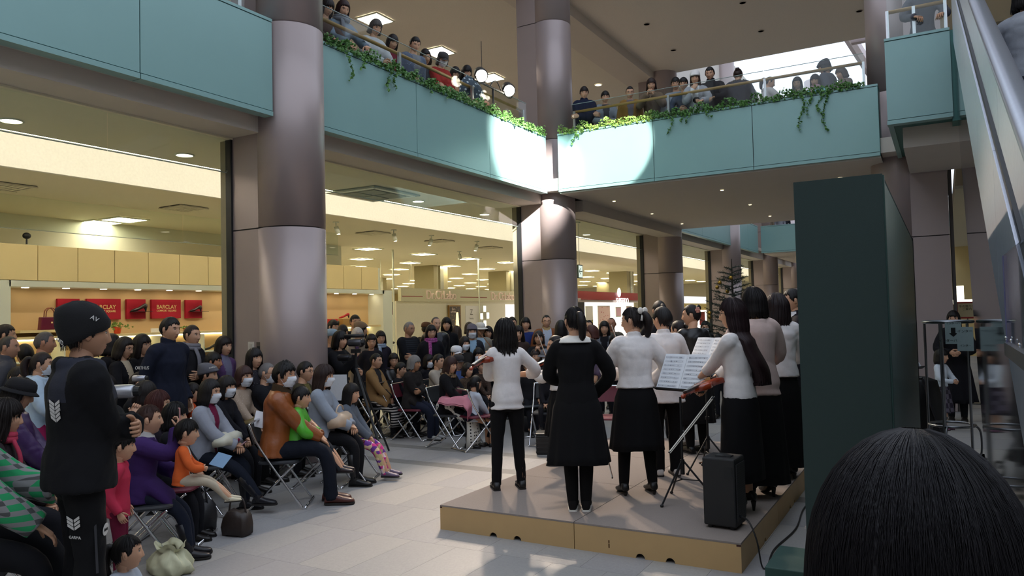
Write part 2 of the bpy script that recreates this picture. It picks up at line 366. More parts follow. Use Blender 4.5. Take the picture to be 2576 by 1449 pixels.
def hand_geo(side, curl=.5, lod=1, spread=.12):
    """palm, four fingers of different lengths and a thumb; wrist at the origin, fingers along +Y, palm facing -Z, thumb towards +X*side"""
    g = G(); sg = 10 if lod < 2 else 6
    rr = [(-.03, .024, .019), (0, .026, .018), (.025, .036, .016), (.06, .041, .014), (.085, .040, .012), (.092, .034, .008)]
    a = np.linspace(0, 2*PI, sg, endpoint=False)
    g.grid([[(rx*math.cos(q)*side, y, rz*math.sin(q)) for q in a] for y, rx, rz in rr])
    for k, (x, L) in enumerate(((.030, .070), (.0105, .078), (-.010, .072), (-.029, .056))):
        p = V(x*side, .080, -.002); pts = [p-V(0, .02, 0), p]; b = curl*.55; dx = spread*x*3*side
        for q, fr in enumerate((.45, .32, .23)):
            d_ = V(dx, math.cos(b), -math.sin(b)); p = p+nrm(d_)*L*fr; pts.append(p); b += curl*(1.05, .8, .5)[q]
        g.tube(pts, [.0085, .0090, .0083, .0074, .0052], 6 if lod < 2 else 5, side=V(1, 0, 0))
    p = V(.026*side, .012, -.003); d1 = nrm(V(.72*side, .62, -.25-curl*.4)); d2 = nrm(V(.30*side, .92, -.35-curl*.5))
    g.tube([p, p+d1*.036, p+d1*.036+d2*.030, p+d1*.036+d2*.052], [.014, .0115, .0095, .006], 6 if lod < 2 else 5)
    return g
def xform(g, M, t, s=1.0):
    o = G(); o.v = [(v*s) @ np.asarray(M).T+t for v in g.v]; o.f = list(g.f); o.m = list(g.m); o.n = g.n; return o
def frame(y, z):
    y = nrm(y); x = nrm(np.cross(y, z)); z = np.cross(x, y); return np.stack([x, y, z], 1)
def ik(a, t, l1, l2, pole):
    d = t-a; L = np.linalg.norm(d); L2 = min(L, (l1+l2)*.995); d = d/(L+1e-9); t = a+d*L2
    c = (l1*l1+L2*L2-l2*l2)/(2*l1*L2); c = max(-1, min(1, c)); h = l1*math.sqrt(1-c*c)
    p = pole-d*np.dot(pole, d); p = nrm(p); return a+d*l1*c+p*h, t
LV = [(-.10, .10, .085), (-.05, .148, .110), (.0, .162, .118), (.08, .148, .110), (.17, .124, .098), (.28, .132, .104), (.36, .146, .110), (.42, .150, .102), (.465, .138, .086), (.495, .108, .070), (.52, .075, .062), (.545, .060, .058)]
ARMS = {  # wrist targets (right hand) from the shoulder line: x outward, y forward, z up ; elbow direction ; palm direction ; curl
 'down': ((.21, .03, -.50), (.3, -1, 0), 'in', .5), 'cross': ((-.145, .155, -.22), (.9, -.1, -1), 'body', .7), 'lap': ((.035, .30, -.40), (.8, -.3, -.4), 'down', .7),
 'lapx': ((.05, .34, -.34), (.8, -.3, -.5), 'down', .6), 'rail': ((.14, .36, -.27), (.8, -.3, -.5), 'down', 1.0), 'front': ((.06, .28, -.30), (.9, -.3, -.5), 'in', .9), 'cam': ((.05, .30, -.02), (.7, 0, -1), 'in', 1.1),
 'phone': ((.04, .36, -.02), (.5, 0, -1), 'body', 1.0), 'knees': ((.13, .42, -.40), (.7, -.3, -.2), 'down', .4), 'chin': ((.03, .16, -.02), (.5, .2, -1), 'body', 1.2), 'back': ((.06, -.16, -.40), (.8, -.6, 0), 'in', .6),
 'pocket': ((.19, .10, -.42), (.6, -1, 0), 'in', .8), 'violin': ((-.02, .34, -.06), (.5, 0, -1), 'down', 1.1), 'bow': ((.16, .30, -.16), (1, -.2, .1), 'down', 1.0), 'hold': ((.10, .33, -.24), (.6, -.3, -1), 'down', 1.2), 'score': ((.16, .30, -.20), (.6, -.3, -1), 'in', .9),
 'along': ((.26, .26, -.30), (.6, -.5, -.3), 'down', .9)}
PEND = []
def person(label, u, vt, d, face=0, pose='stand', z0=0.0, h=None, sex='f', w=None, lean=None, look=None, pitch=4, roll=0, hair='bob', hc='1a1311', skin='c89a7c',
           top=('222226',), sleeve=None, hem=-.10, bulk=.014, collar='crew', cc=None, inner=None, bottom=('t', '15151a'), shoe='1a1614', heel=0, boot=False, arms='down', armR=None, armL=None,
           mask=False, glass=False, hat=None, scarf=None, lod=None, group=None, legsp=0, knee=None, chair=False, hz=None, s=None, fold=.006, topfn=None, topmats=None, loose=0.0, cat='person', feet=0, hs=1.0, arm_s=1.0, seat_z=.45):
    T = atd(u, vt, d); lod = (0 if d < 7.6 else 1 if d < 11 else 2) if lod is None else lod
    male = sex == 'm'; w = w or (1.04 if male else .92)
    vd = nrm(V(T[0], T[1], 0)); r = V(vd[1], -vd[0], 0); fa = math.radians(face)
    fw = -vd*math.cos(fa)+r*math.sin(fa); rz = math.atan2(fw[1], fw[0])-PI/2
    sit = pose == 'sit'; lean = (6 if sit else 2) if lean is None else lean; le = math.radians(lean)
    H = T[2]-z0-heel*.6
    if h: H = h
    if s is None: s = (H-.12)/1.568 if not sit else (H-(hz or .53)-.12)/(.588*math.cos(le)+.08)
    s = max(.45, min(s, 1.16))
    hsz = (.6+.4*s)*hs; HZ = (.90*s+heel*.6) if not sit else H-.12-.08*s-.588*s*math.cos(le)
    up = V(0, math.sin(le), math.cos(le)); fo = V(0, math.cos(le), -math.sin(le)); HC = V(0, 0, HZ)
    P = lambda t, x=0, y=0: HC+up*t*s+fo*y*s+V(x*s, 0, 0)
    hc_ = P(.588, 0, .015)+V(0, math.sin(le)*.08, .085*hsz)                                # head centre
    cr, sr = math.cos(rz), math.sin(rz); off = V(cr*hc_[0]-sr*hc_[1], sr*hc_[0]+cr*hc_[1], 0)
    root = empty('person', (T[0]-off[0], T[1]-off[1], z0), rz, label, cat, group)
    sk = mat(skin, .5, 0, 'plain', None, 40, .0, .4, var=.04); lips = mat('b0705f', .5, 0, 'plain', None, 40, 0, .4); wh = mat('d8d4cc', .3); dk = mat('140f0d', .4)
    yaw = math.radians((look-face) if look is not None else 0); pt = math.radians(pitch); rl = math.radians(roll)
    Rz = np.array([[math.cos(yaw), -math.sin(yaw), 0], [math.sin(yaw), math.cos(yaw), 0], [0, 0, 1]])
    Rx = np.array([[1, 0, 0], [0, math.cos(pt), math.sin(pt)], [0, -math.sin(pt), math.cos(pt)]]); Ry = np.array([[math.cos(rl), 0, math.sin(rl)], [0, 1, 0], [-math.sin(rl), 0, math.cos(rl)]])
    HM = Rz @ Rx @ Ry
    # arms
    ch = {}
    for sd, ov in ((1, armR), (-1, armL)):
        a = ov if ov is not None else arms
        if isinstance(a, str): tg, pole, pm, cu = ARMS[a]
        else: tg, pole, pm, cu = (list(a)+[(.6, -.5, -.6), 'down', .8][len(a)-1:])[:4] if len(a) < 4 else a
        if a == 'cross' and sd == -1: tg = (-.125, .20, -.25)
        if a == 'violin' and sd == -1: tg = (.10, .38, -.03)
        sh = P(.450, sd*.152*w); q = P(.475)+V(tg[0]*sd*s, 0, 0)+fo*tg[1]*s+V(0, 0, tg[2]*s)
        e, wv = ik(sh, q, .275*s*arm_s, .245*s*arm_s, V(pole[0]*sd, pole[1], pole[2]))
        fd = nrm(wv-e); pn = {'in': V(-sd, 0, 0), 'body': V(0, -1, 0), 'down': V(0, 0, -1), 'up': V(0, 0, 1)}[pm]
        if a in ('lap', 'lapx'): fd = nrm(fd*.6+V(-sd*.7, .1, -.15))
        if a == 'cross': fd = nrm(V(-sd, .05, -.05))
        if a == 'cam': fd = nrm(fd*.3+V(-sd*.4, .2, .8))
        ch[sd] = (sh, e, wv, fd, pn, cu)
    # legs
    lg = {}
    for sd in (1, -1):
        hp = HC+V(.088*sd*s*w, 0, -.01); st_ = feet if isinstance(feet, (int, float)) else feet[0 if sd == 1 else 1]
        if not sit:
            an = V(sd*(.085+legsp)*s, .0+st_*s, .085*s+heel*.8); kn = (hp+an)/2+V(0, .022*s, 0)+V(0, 0, .02*s)
        else:
            ksp = (knee if knee is not None else .10); kz = min(HZ-.02, .085*s+.40*s+heel*.5)
            if HZ > .62*s+.12: kz = HZ-.04
            th_ = .43*s; dy = math.sqrt(max(th_**2-(HZ-kz)**2-((ksp-.088)*s)**2, .01)); kn = V(sd*ksp*s, dy, kz); sh_ = .40*s; fo_ = .03+st_
            an = V(sd*(ksp*.9+legsp)*s, dy+fo_*s, max(kz-math.sqrt(max(.05**2, sh_**2-(fo_*s)**2)), .085*s+heel*.5))
        lg[sd] = (hp, kn, an)
    # body: torso, neck, arms with hands, legs, head
    g = G(); sg = {0: 14, 1: 10, 2: 8}[lod]; aa = np.linspace(0, 2*PI, {0: 20, 1: 16, 2: 12}[lod], endpoint=False)
    tor = lambda lv, gx: [[P(t, (rx*w+gx)*math.cos(q), (ry+gx)*math.sin(q)-(.01 if t > .4 else 0)) for q in aa] for t, rx, ry in lv]
    nb = hc_+HM @ V(0, -.018, -.06)*hsz
    rings = tor([(t, rx*.9, ry*.9) for t, rx, ry in LV], 0)
    for k_, rr in ((.35, .052), (.7, .049), (1.0, .048)):
        c_ = P(.555, 0, -.008)*(1-k_)+nb*k_; rings.append([c_+V(rr*hsz*math.cos(q), rr*1.1*hsz*math.sin(q), 0) for q in aa])
    g.grid(rings)
    for sd in (1, -1):
        sh, e, wv, fd, pn, cu = ch[sd]; pp = smooth_path([P(.46, sd*.08*w), sh, e, wv], 4)
        g.tube(pp, np.interp(np.linspace(0, 1, len(pp)), [0, .33, .6, .7, .85, 1], np.array([.045, .046, .036, .036, .036, .023])*s), sg)
        g._join(xform(hand_geo(-sd, cu, lod), frame(fd, -pn), wv, s*1.0), 0)
        hp, kn, an = lg[sd]; pp = smooth_path([hp, kn, an, an-V(0, 0, .03*s)], 5)
        g.tube(pp, np.interp(np.linspace(0, 1, len(pp)), [0, .2, .33, .45, .62, .8, 1], np.array([.075, .066, .052, .052, .042, .030, .032])*s), sg)
    g._join(xform(head_template(lod), HM, hc_, hsz), 0)
    g.build('body', [sk, lips, wh, dk], root, smooth=True)
    hm = hairmat(hc)
    # hair
    if hair:
        hg = xform(hair_geo(hair, lod, len(label) % 7), HM, hc_, hsz)
        if lod == 0 and d < 7: hg._join(xform(strands(hair, 260 if d > 1 else 3600, len(label), .0011 if d > 1 else .00045), HM, hc_, hsz), 0)
        hg.build('hair', hm, root, smooth=True)
    if mask: xform(mask_template(0), HM, hc_, hsz).build('face_mask', mat('dfe3ea', .8), root, smooth=True)
    if glass:
        gg = G(); q = np.linspace(0, 2*PI, 17)
        for sd in (-1, 1):
            gg.tube(np.stack([sd*.032+.021*np.cos(q), .094-.006*np.cos(q)*sd, .012+.016*np.sin(q)], -1), .0014, 4, caps=False); gg.tube([V(.053*sd, .088, .014), V(.078*sd, .04, .012), V(.082*sd, -.005, .008)], .0014, 4)
        gg.tube([V(-.011, .098, .014), V(.011, .098, .014)], .0014, 4)
        xform(gg, HM, hc_, hsz).build('glasses', mat('2a2422', .3, .4), root, smooth=True)
    if hat:
        kd, hcol = hat[0], hat[1]; gg = G(); a = np.linspace(0, 2*PI, 40, endpoint=False); mats = [mat(hcol, .9, 0, 'plain', None, 60, .4), mat(hat[2] if len(hat) > 2 else hcol, .9)]
        if kd == 'beanie':
            R_ = []
            for k, (zz, ra, cy) in enumerate([(.028, .99, .0), (.030, 1.05, 0), (.05, 1.06, 0), (.075, 1.04, -.003), (.10, .97, -.012), (.125, .80, -.022), (.142, .55, -.03), (.150, .25, -.03)]):
                R_.append([(ra*.090*math.cos(q)*(1+.012*math.cos(20*q)), cy-.004+ra*.112*math.sin(q)*(1+.012*math.cos(20*q)), zz-.030*math.sin(-q)*(k < 3)) for q in a])
            gg.grid(R_)
        elif kd == 'slouch':
            R_ = []
            for k, (zz, ra, cy) in enumerate([(-.012, .97, -.004), (-.010, 1.03, -.004), (.02, 1.07, -.006), (.06, 1.10, -.012), (.10, 1.06, -.020), (.135, .92, -.028), (.158, .66, -.034), (.170, .36, -.036), (.174, .1, -.036)]):
                R_.append([(ra*.088*math.cos(q), cy-.004+ra*.108*math.sin(q)+(-.016 if math.sin(q) < -.4 and 2 < k < 6 else 0), zz+(.050*math.sin(q)*(k < 3)+.02*math.sin(q)*(k == 3))+.003*math.sin(5*q+k)) for q in a])
            gg.grid(R_)
        elif kd in ('cap', 'bucket', 'brim'):
            R_ = [[(ra*.088*math.cos(q), -.003+ra*.108*math.sin(q), zz) for q in a] for zz, ra in ((.035, .98), (.04, 1.04), (.07, 1.03), (.10, .95), (.122, .75), (.133, .4), (.135, .1))]; gg.grid(R_)
            if kd == 'cap': gg.grid([[(.075*math.cos(q)*f, .085+.085*f*max(0, math.sin(q))+.01, .046-.012*f+dz-.02*abs(math.cos(q))*f) for q in np.linspace(0, PI, 16)] for f, dz in ((.05, 0), (.5, 0), (1.0, 0), (1.0, .003), (.5, .003), (.05, .003))], wrap=False)
            else:
                ww = 1.55 if kd == 'brim' else 1.35; gg.grid([[(ra*.088*math.cos(q), -.003+ra*.105*math.sin(q), zz) for q in a] for zz, ra in ((.045, 1.0), (.020, ww), (.014, ww), (.036, .98))], caps=False, m=1)
        xform(gg, HM, hc_, hsz).build({'beanie': 'beanie', 'slouch': 'beanie', 'cap': 'cap', 'bucket': 'hat', 'brim': 'hat'}[kd], mats, root, smooth=True)
    # top: torso and sleeves fused into one garment
    def cl(spec, **k):
        c_ = spec[0]; kd = spec[1] if len(spec) > 1 else 'plain'
        if kd == 'leather': return mat(c_, .32, 0, 'plain', None, 25, .35, .5)
        if kd == 'shiny': return mat(c_, .4, 0, 'plain', None, 20, .2, .5)
        if kd == 'plain': return mat(c_, .92, 0, 'plain', None, 30, .25, .25)
        return mat(c_, .9, 0, kd, spec[2], spec[3] if len(spec) > 3 else 40, .0, .25)
    vox = {0: .011, 1: .015, 2: .022}[lod]*max(.8, s); b_ = bulk
    g = G(); lv = [x for x in LV if x[0] > hem+.01]
    x0 = .172 if hem < -.02 else .160; lv = [(hem, x0*(1+.35*max(0, -hem-.1)), .120)]+lv[:] if hem > -.12 else [(hem, .172+(-hem-.1)*.18, .125+(-hem-.1)*.12)]+[(-.10, .17, .122), (-.05, .168, .12)]+[x for x in LV if x[0] >= 0]
    if sit and hem < -.12: lv = [(-.10, .175, .125), (-.05, .17, .122)]+[x for x in LV if x[0] >= 0]
    g.grid(tor(lv[:-1]+[(.53, .070, .066)], b_))
    cut = {None: 1.0, 'half': .60, 'cap': .40, 'three': .86}[sleeve]
    for sd in (1, -1):
        sh, e, wv, fd, pn, cu = ch[sd]; pp = smooth_path([P(.45, sd*.06*w), sh, e, wv], 6); pp = pp[:max(5, int(len(pp)*cut))]
        x = np.linspace(0, cut, len(pp)); g.tube(pp, np.interp(x, [0, .20, .34, .5, .66, .82, .96, 1], np.array([.048, .056, .055, .046, .043, .040, .034, .034])*s+b_*.8), 12)
    if sit and hem < -.12:      # coat skirt over the thighs
        k0 = lg[1][1]; L_ = min(1, (-hem-.05)/.4)
        g.grid([[c_+V((rx*w)*s*math.cos(q), 0, 0)+V(0, 0, ry*s*math.sin(q)) for q in aa] for c_, rx, ry in ((HC+V(0, -.08, .03), .15, .11), (HC+V(0, .08, .03), .19, .12), (HC+V(0, .08+(k0[1]-.08)*L_, .03+(k0[2]-HZ)*L_), .19, .105), (HC+V(0, .10+(k0[1]-.08)*L_, .0+(k0[2]-HZ)*L_), .17, .08))])
    if collar == 'hood':
        q = np.linspace(0, 2*PI, 20, endpoint=False); c_ = P(.535); ri = [c_+V(.092*s*math.cos(t), .085*s*math.sin(t)-.012, .015-.018*math.sin(t)*(math.sin(t) > 0)*2-.02*(math.sin(t) < 0)) for t in q]
        g.tube(ri+[ri[0]], [(.026+.016*max(0, -math.sin(t)))*s for t in q]+[.026*s], 8)
    elif collar in ('turtle', 'shirt', 'high', 'scarf'):
        c_ = P(.54, 0, -.008); hh = {'turtle': .055, 'shirt': .035, 'high': .05, 'scarf': .04}[collar]*s
        g.grid([[c_+V((.060+k)*s*math.cos(q), (.062+k)*s*math.sin(q), z_-.012*math.sin(q)*(z_ > 0)) for q in aa] for k, z_ in ((.012, -.03), (.008, 0), (.006, hh*.6), (.005, hh))])
    mats = [cl(top)]; fns = []
    if topmats: mats += [cl(q) for q in topmats]
    o = g.build('top' if len(top) < 5 else top[4], mats, root, smooth=True)
    fn = None
    if inner:
        mats.append(cl(inner) if isinstance(inner, tuple) else cl((inner,))); k_ = len(mats)-1
        o.data.materials.append(mats[-1])
        def fn(c, k_=k_):
            rel = c-HC; t = rel @ up/s; x = rel[:, 0]/s; y = rel @ fo/s
            return np.where((y > .0) & (np.abs(x) < .018+.055*np.clip((t-.05)/.45, 0, 1)) & (t < .56) & (t > -.04), k_, 0)
    if topfn: fn = (lambda c, f_=topfn: f_((c-HC) @ np.stack([V(1, 0, 0), fo, up], 1)/s, c))
    PEND.append((o, vox, fold*s, fn, len(PEND)))
    if collar in ('turtle', 'shirt', 'high', 'scarf') and cc:
        c_ = P(.535, 0, -.006); hh = .055*s; q_ = G()
        q_.grid([[c_+V((.066+k)*s*math.cos(q), (.070+k)*s*math.sin(q), z_-.02*math.sin(q)*(z_ > 0)) for q in aa] for k, z_ in ((.030, -.03), (.020, 0), (.006, hh*.6), (.004, hh), (-.004, hh), (-.004, hh*.3))], caps=False); q_.build('collar', cl((cc,)), root, smooth=True)
    if collar == 'fur':
        q_ = G(); r_ = np.random.default_rng(3)
        for k in range(150):
            t = r_.uniform(0, 2*PI); b2 = P(.53)+V(.10*s*math.cos(t), .085*s*math.sin(t)-.015, .0-.03*math.sin(t)*(math.sin(t) > 0))+r_.normal(0, .013, 3); q_.ell(b2, (.016, .016, .016), 0, 5, 4)
        q_.build('fur_collar', cl((cc or '8a7258',)), root, smooth=True)
    if collar == 'lace':
        q_ = G(); A2 = np.linspace(0, 2*PI, 72, endpoint=False)
        q_.grid([[P(.53+dz, k*math.cos(q)*(1+.02*math.sin(24*q)*(k > .1)), (k*.78)*math.sin(q)) for q in A2] for k, dz in ((.066, .035), (.095, .026), (.130, .008), (.160, -.022), (.159, -.030), (.11, -.010))], caps=False); q_.build('lace_collar', mat('e6e2da', .9), root, smooth=True)
    if scarf:
        q_ = G(); t = np.linspace(0, 2*PI, 22)
        for k in range(2): q_.tube([P(.545)+V((.082+.008*k)*s*math.cos(x), (.085)*s*math.sin(x), (.02-.03*k-.012*math.sin(x))*s) for x in t], .027*s, 8)
        q_.tube(smooth_path([P(.53, .04, .09), P(.40, .05, .15), P(.22, .05, .15)], 4), .03*s, 8, flat=.5); q_.build('scarf', cl(scarf), root, smooth=True)
    # bottom
    kd, bs = bottom[0], bottom[1:]
    tights = bs[2] if len(bs) > 2 and kd == 's' else None
    if kd == 't':
        g = G(); g.grid(tor([(-.11, .11, .08), (-.05, .145, .105), (.0, .152, .108), (.08, .136, .10), (.12, .12, .09)], .006)); lo_ = loose
        for sd in (1, -1):
            hp, kn, an = lg[sd]; pp = smooth_path([hp+V(0, 0, .0), kn, an-V(0, 0, .045*s if not boot else 0)], 8)
            g.tube(pp, np.interp(np.linspace(0, 1, len(pp)), [0, .2, .48, .52, .75, 1], np.array([.088, .084, .066, .064, .056+lo_*.4, .046+lo_])*s), 12)
        o = g.build('trousers', cl((bs[0],) if isinstance(bs[0], str) else bs[0]), root, smooth=True); PEND.append((o, vox*1.1, fold*s, None, len(PEND)))
    else:
        spec = (bs[0],) if isinstance(bs[0], str) else bs[0]; hemz = bs[1] if len(bs) > 1 else .5; A2 = np.linspace(0, 2*PI, 60, endpoint=False); g = G()
        pl = bs[3] if len(bs) > 3 else .012; sw = bs[4] if len(bs) > 4 else .10
        if not sit:
            zt, zb_ = HZ+.14*s, hemz*s; R_ = []
            for k in range(12):
                f = k/11; z_ = zt+(zb_-zt)*f; e_ = sstep(f, 0, .3); rx = (.135*w+.045*e_+sw*f)*s; ry = (.108+.025*e_+sw*.8*f)*s
                R_.append([(rx*(1+pl*8*f*math.sin(11*q+k*.05))*math.cos(q), ry*(1+pl*8*f*math.sin(11*q+k*.05))*math.sin(q)+.0, z_+.006*math.sin(3*q)*f) for q in A2])
            for k, f in ((0, .985), (1, .9)): R_.append([(x_*f, y_*f, z_+.03*k) for x_, y_, z_ in R_[-1-k]])
            g.grid(R_[::-1])
        else:
            k0 = lg[1][1]; dn = max(0, .50-hemz)*s+.02; R_ = []
            for c_, rx, ry, tl in ((HC+V(0, -.12, .0), .12, .08, 0), (HC+V(0, -.08, .01), .165, .115, 0), (HC+V(0, .1, .01), .185, .115, 0), (HC+V(0, k0[1]*.6, (k0[2]-HZ)*.6), .185, .10, 0), (V(0, k0[1]-.02, k0[2]), .19, .09, 0), (V(0, k0[1]+.045, k0[2]-.03), .19, .075, 1), (V(0, k0[1]+.06, k0[2]-.05-dn*.5), .19, .085, 2), (V(0, k0[1]+.05, k0[2]-.06-dn), .195, .09, 2)):
                R_.append([c_+(V(rx*w*s*math.cos(q), 0, ry*s*math.sin(q)) if tl == 0 else V(rx*w*s*math.cos(q), ry*.7*s*math.sin(q), ry*.7*s*math.sin(q)) if tl == 1 else V(rx*w*s*math.cos(q)*(1+.02*math.sin(14*q)), ry*s*math.sin(q)*(1+.06*math.sin(9*q)), 0)) for q in A2])
            g.grid(R_)
        g.build('skirt', cl(spec), root, smooth=True)
        if tights:
            g = G()
            for sd in (1, -1):
                hp, kn, an = lg[sd]; pp = smooth_path([hp, kn, an, an-V(0, 0, .04*s)], 7)
                g.tube(pp, np.interp(np.linspace(0, 1, len(pp)), [0, .2, .33, .45, .62, .8, 1], np.array([.082, .072, .058, .058, .047, .034, .037])*s+.002), 14)
            g.build('tights', cl((tights,) if isinstance(tights, str) else tights), root, smooth=True)
    # shoes
    sm = cl((shoe, 'shiny')) if isinstance(shoe, str) else cl(shoe); so = mat('1c1815', .7) if not (isinstance(shoe, tuple) and len(shoe) > 4) else mat(shoe[4], .7)
    for sd in (1, -1):
        hp, kn, an = lg[sd]; fl = an-V(0, 0, .085*s+(heel*.8 if not sit else heel*.5)); hh = heel; g = G()
        fz = lambda y: hh*sstep(-y, -.10*s, .02*s)
        prof = [(-.068, .020, .03), (-.060, .031, .06), (-.03, .036, .085), (.01, .036, .088), (.05, .038, .072), (.10, .045, .055), (.15, .045, .045), (.185, .034, .034), (.20, .015, .02)]
        R_ = []
        for y, hw, ht in prof:
            bz = float(fz(y*s)); R_.append([(fl[0]+hw*s*1.05*math.copysign(abs(math.cos(q))**.7, math.cos(q)), fl[1]+y*s, fl[2]+.010*s+bz+(ht*s*.5)*(1+math.copysign(abs(math.sin(q))**.8, math.sin(q)))) for q in np.linspace(0, 2*PI, 14, endpoint=False)])
        g.grid(R_)
        pp = [an-V(0, 0, .045*s), an+V(0, 0, .0)] if not boot else [an-V(0, 0, .05*s), an, an*(1-.35)+kn*.35, an*(1-.72)+kn*.72]
        g.tube(pp, [.040*s, .042*s] if not boot else [.046*s, .045*s, .058*s, .064*s], 12)
        sh_ = g.build('boot' if boot else 'shoe', sm, root, smooth=True)
        if lod < 2:
            q_ = G(); q_.prism([(x_*1.07*s+fl[0], y*s+fl[1]) for y, x_ in [(p_[0], -p_[1]) for p_ in prof]+[(p_[0], p_[1]) for p_ in prof[::-1]]][::-1] if False else [(fl[0]+p_[1]*1.08*s, fl[1]+p_[0]*s*1.02) for p_ in prof]+[(fl[0]-p_[1]*1.08*s, fl[1]+p_[0]*s*1.02) for p_ in prof[::-1]], fl[2], fl[2]+.016*s)
            if hh > .02:
                q_ = G(); q_.tube([V(fl[0], fl[1]-.045*s, fl[2]), V(fl[0], fl[1]-.045*s, fl[2]+hh*1.05)], [.009, .022], 8)
            q_.build('sole', so, sh_)
    root['_s'] = s
    if chair: CHAIRS.append((root.matrix_world.copy(), V(T[0]-off[0], T[1]-off[1], z0), rz, label, d))
    info = dict(root=root, s=s, HZ=HZ, head=hc_, HM=HM, hs=hsz, arms=ch, legs=lg, P=P, rz=rz, loc=V(T[0]-off[0], T[1]-off[1], z0), fo=fo, up=up, HC=HC, k0=lg[1][1])
    return info
CHAIRS = []
def wpt(I, p):
    c_, s_ = math.cos(I['rz']), math.sin(I['rz']); p = np.asarray(p); return V(c_*p[0]-s_*p[1], s_*p[0]+c_*p[1], p[2])+I['loc']
def hand(I, sd, out=.07):
    sh, e, wv, fd, pn, cu = I['arms'][sd]; return wpt(I, wv+fd*out*I['s'])
def finish_people():
    """fuse each garment, bake the result and press folds into it"""
    for o, vox, fold, fn, k in PEND:
        m = o.modifiers.new('fuse', 'REMESH'); m.mode = 'VOXEL'; m.voxel_size = vox; m.use_smooth_shade = True
        s_ = o.modifiers.new('soften', 'SMOOTH'); s_.iterations = 5; s_.factor = .5
    dg = bpy.context.evaluated_depsgraph_get(); dg.update(); new = []
    for o, vox, fold, fn, k in PEND: new.append(bpy.data.meshes.new_from_object(o.evaluated_get(dg)))
    for (o, vox, fold, fn, k), me in zip(PEND, new):
        o.modifiers.clear(); mats = [m for m in o.data.materials]; old = o.data; o.data = me; bpy.data.meshes.remove(old)
        n = len(me.vertices); co = np.empty(n*3, np.float32); me.vertices.foreach_get('co', co); co = co.reshape(-1, 3)
        no = np.empty(n*3, np.float32); me.vertices.foreach_get('normal', no); no = no.reshape(-1, 3)
        r_ = np.random.default_rng(k); h = np.zeros(n)
        for q in range(5):
            kv = r_.normal(0, 1, 3)*V(17, 17, 11)*(1+.35*q); h += np.abs(np.sin(co @ kv*.5+r_.uniform(0, 6)+1.2*np.sin(co @ r_.normal(0, 12, 3))))-.5
        co += no*(h*fold*.45)[:, None]; me.vertices.foreach_set('co', co.astype(np.float32).ravel())
        me.materials.clear()
        for q in mats: me.materials.append(q)
        f = len(me.polygons); me.polygons.foreach_set('use_smooth', np.ones(f, bool))
        mi = np.zeros(f, np.int32)
        if fn is not None:
            c = np.empty(f*3, np.float32); me.polygons.foreach_get('center', c); mi = np.asarray(fn(c.reshape(-1, 3))).astype(np.int32)
        me.polygons.foreach_set('material_index', mi); me.update()
# ---------------------------------------------------------------- setting
M_CLAD = mat('a09290', .42, .30, 'plain', None, 3, .0, .5, var=.03)
M_CLADB = mat('7f7468', .5, .2, 'plain', None, 3, .0, .5, var=.03)
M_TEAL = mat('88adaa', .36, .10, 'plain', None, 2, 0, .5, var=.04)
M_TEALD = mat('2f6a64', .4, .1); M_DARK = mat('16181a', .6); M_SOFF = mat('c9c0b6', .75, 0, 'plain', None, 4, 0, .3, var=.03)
M_CEIL = mat('ddd6bc', .8, 0, 'plain', None, 2, 0, .3, var=.02); M_WHITE = mat('d9dccb', .6, 0, 'plain', None, 2, 0, .3, var=.02)
M_CREAM = mat('e4cf98', .6, 0, 'plain', None, 2, 0, .3, var=.03); M_PEACH = mat('cdae80', .7, 0, 'plain', None, 3, 0, .3, var=.03)
M_STEEL = mat('b9bcc0', .22, 1.0); M_STEELD = mat('6a6e72', .25, 1.0); M_CHROME = mat('d6d6d8', .12, 1.0); M_BLACK = mat('101012', .55); M_WOOD = mat('a07c44', .45)
M_TILE = [mat(c, .5, 0, 'stone', None, 14, 0, .4) for c in ('9d9b99', '989695', 'a3a09c', '9b9999')]; M_TILED = mat('7c7a77', .5, 0, 'stone', None, 14, 0, .4)
BANDY = [7.22, 8.10]
g = G(); g.box((-42, -7, -.4), (9, 62, -.014)); floor = struct(g.build('floor', mat('4c4a48', .8)))
ys = []; y = 2.30
while y < 9.2:
    if any(abs(y-b) < .01 for b in BANDY): ys.append((y, y+.2, 1)); y += .2; continue
    nx = min([b for b in BANDY if b > y+.02]+[99]); y2 = min(y+.822, nx); ys.append((y, y2, 0)); y = y2
tiles = {}; cnt = 0
for r_, (y0, y1, dk_) in enumerate(ys):
    x = -7.4+(.206 if r_ % 2 and not dk_ else 0)
    while x < .2:
        key = (round(y1-y0, 3), dk_, rng.integers(4) if not dk_ else 0)
        if key not in tiles:
            q = G(); q.box((.0009, .0009, -.014), (.4111, y1-y0-.0009, 0)); tiles[key] = q.mesh('floor_tile', M_TILED if dk_ else M_TILE[key[2]], False)
        o = link(bpy.data.objects.new('floor_tile', tiles[key])); o.parent = floor; o.location = (x, y0, 0); x += .412; cnt += 1
g = G(); yend = ys[-1][1]; y = yend; k = 0
while y < 40:
    x = -42
    while x < 9:
        st = 2.06; g.box((x+.002, y+.002, -.014), (x+st-.002, y+.82, 0), int((x*7+k) % 4)); x += st
    y += .824; k += 1
sf = G(); sf.box((-42, -7, -.013), (-8.0, 60, .002)); sf = sf.build('shop_bounce_floor', mat('cfcabc', .35), floor)  # pale sheet added over the shop tiles to bounce light onto the ceilings
for x in np.arange(-42, -7.5, 2.06):
    for yy in np.arange(-6.9, yend, .824): g.box((x+.002, yy, -.014), (min(x+2.058, -7.403), yy+.82, 0), int(abs(x*3+yy)) % 4)
for x in np.arange(.22, 9, 2.06):
    for yy in np.arange(-6.9, yend, .824): g.box((x+.002, yy, -.014), (x+2.058, yy+.82, 0), int(abs(x*3+yy)) % 4)
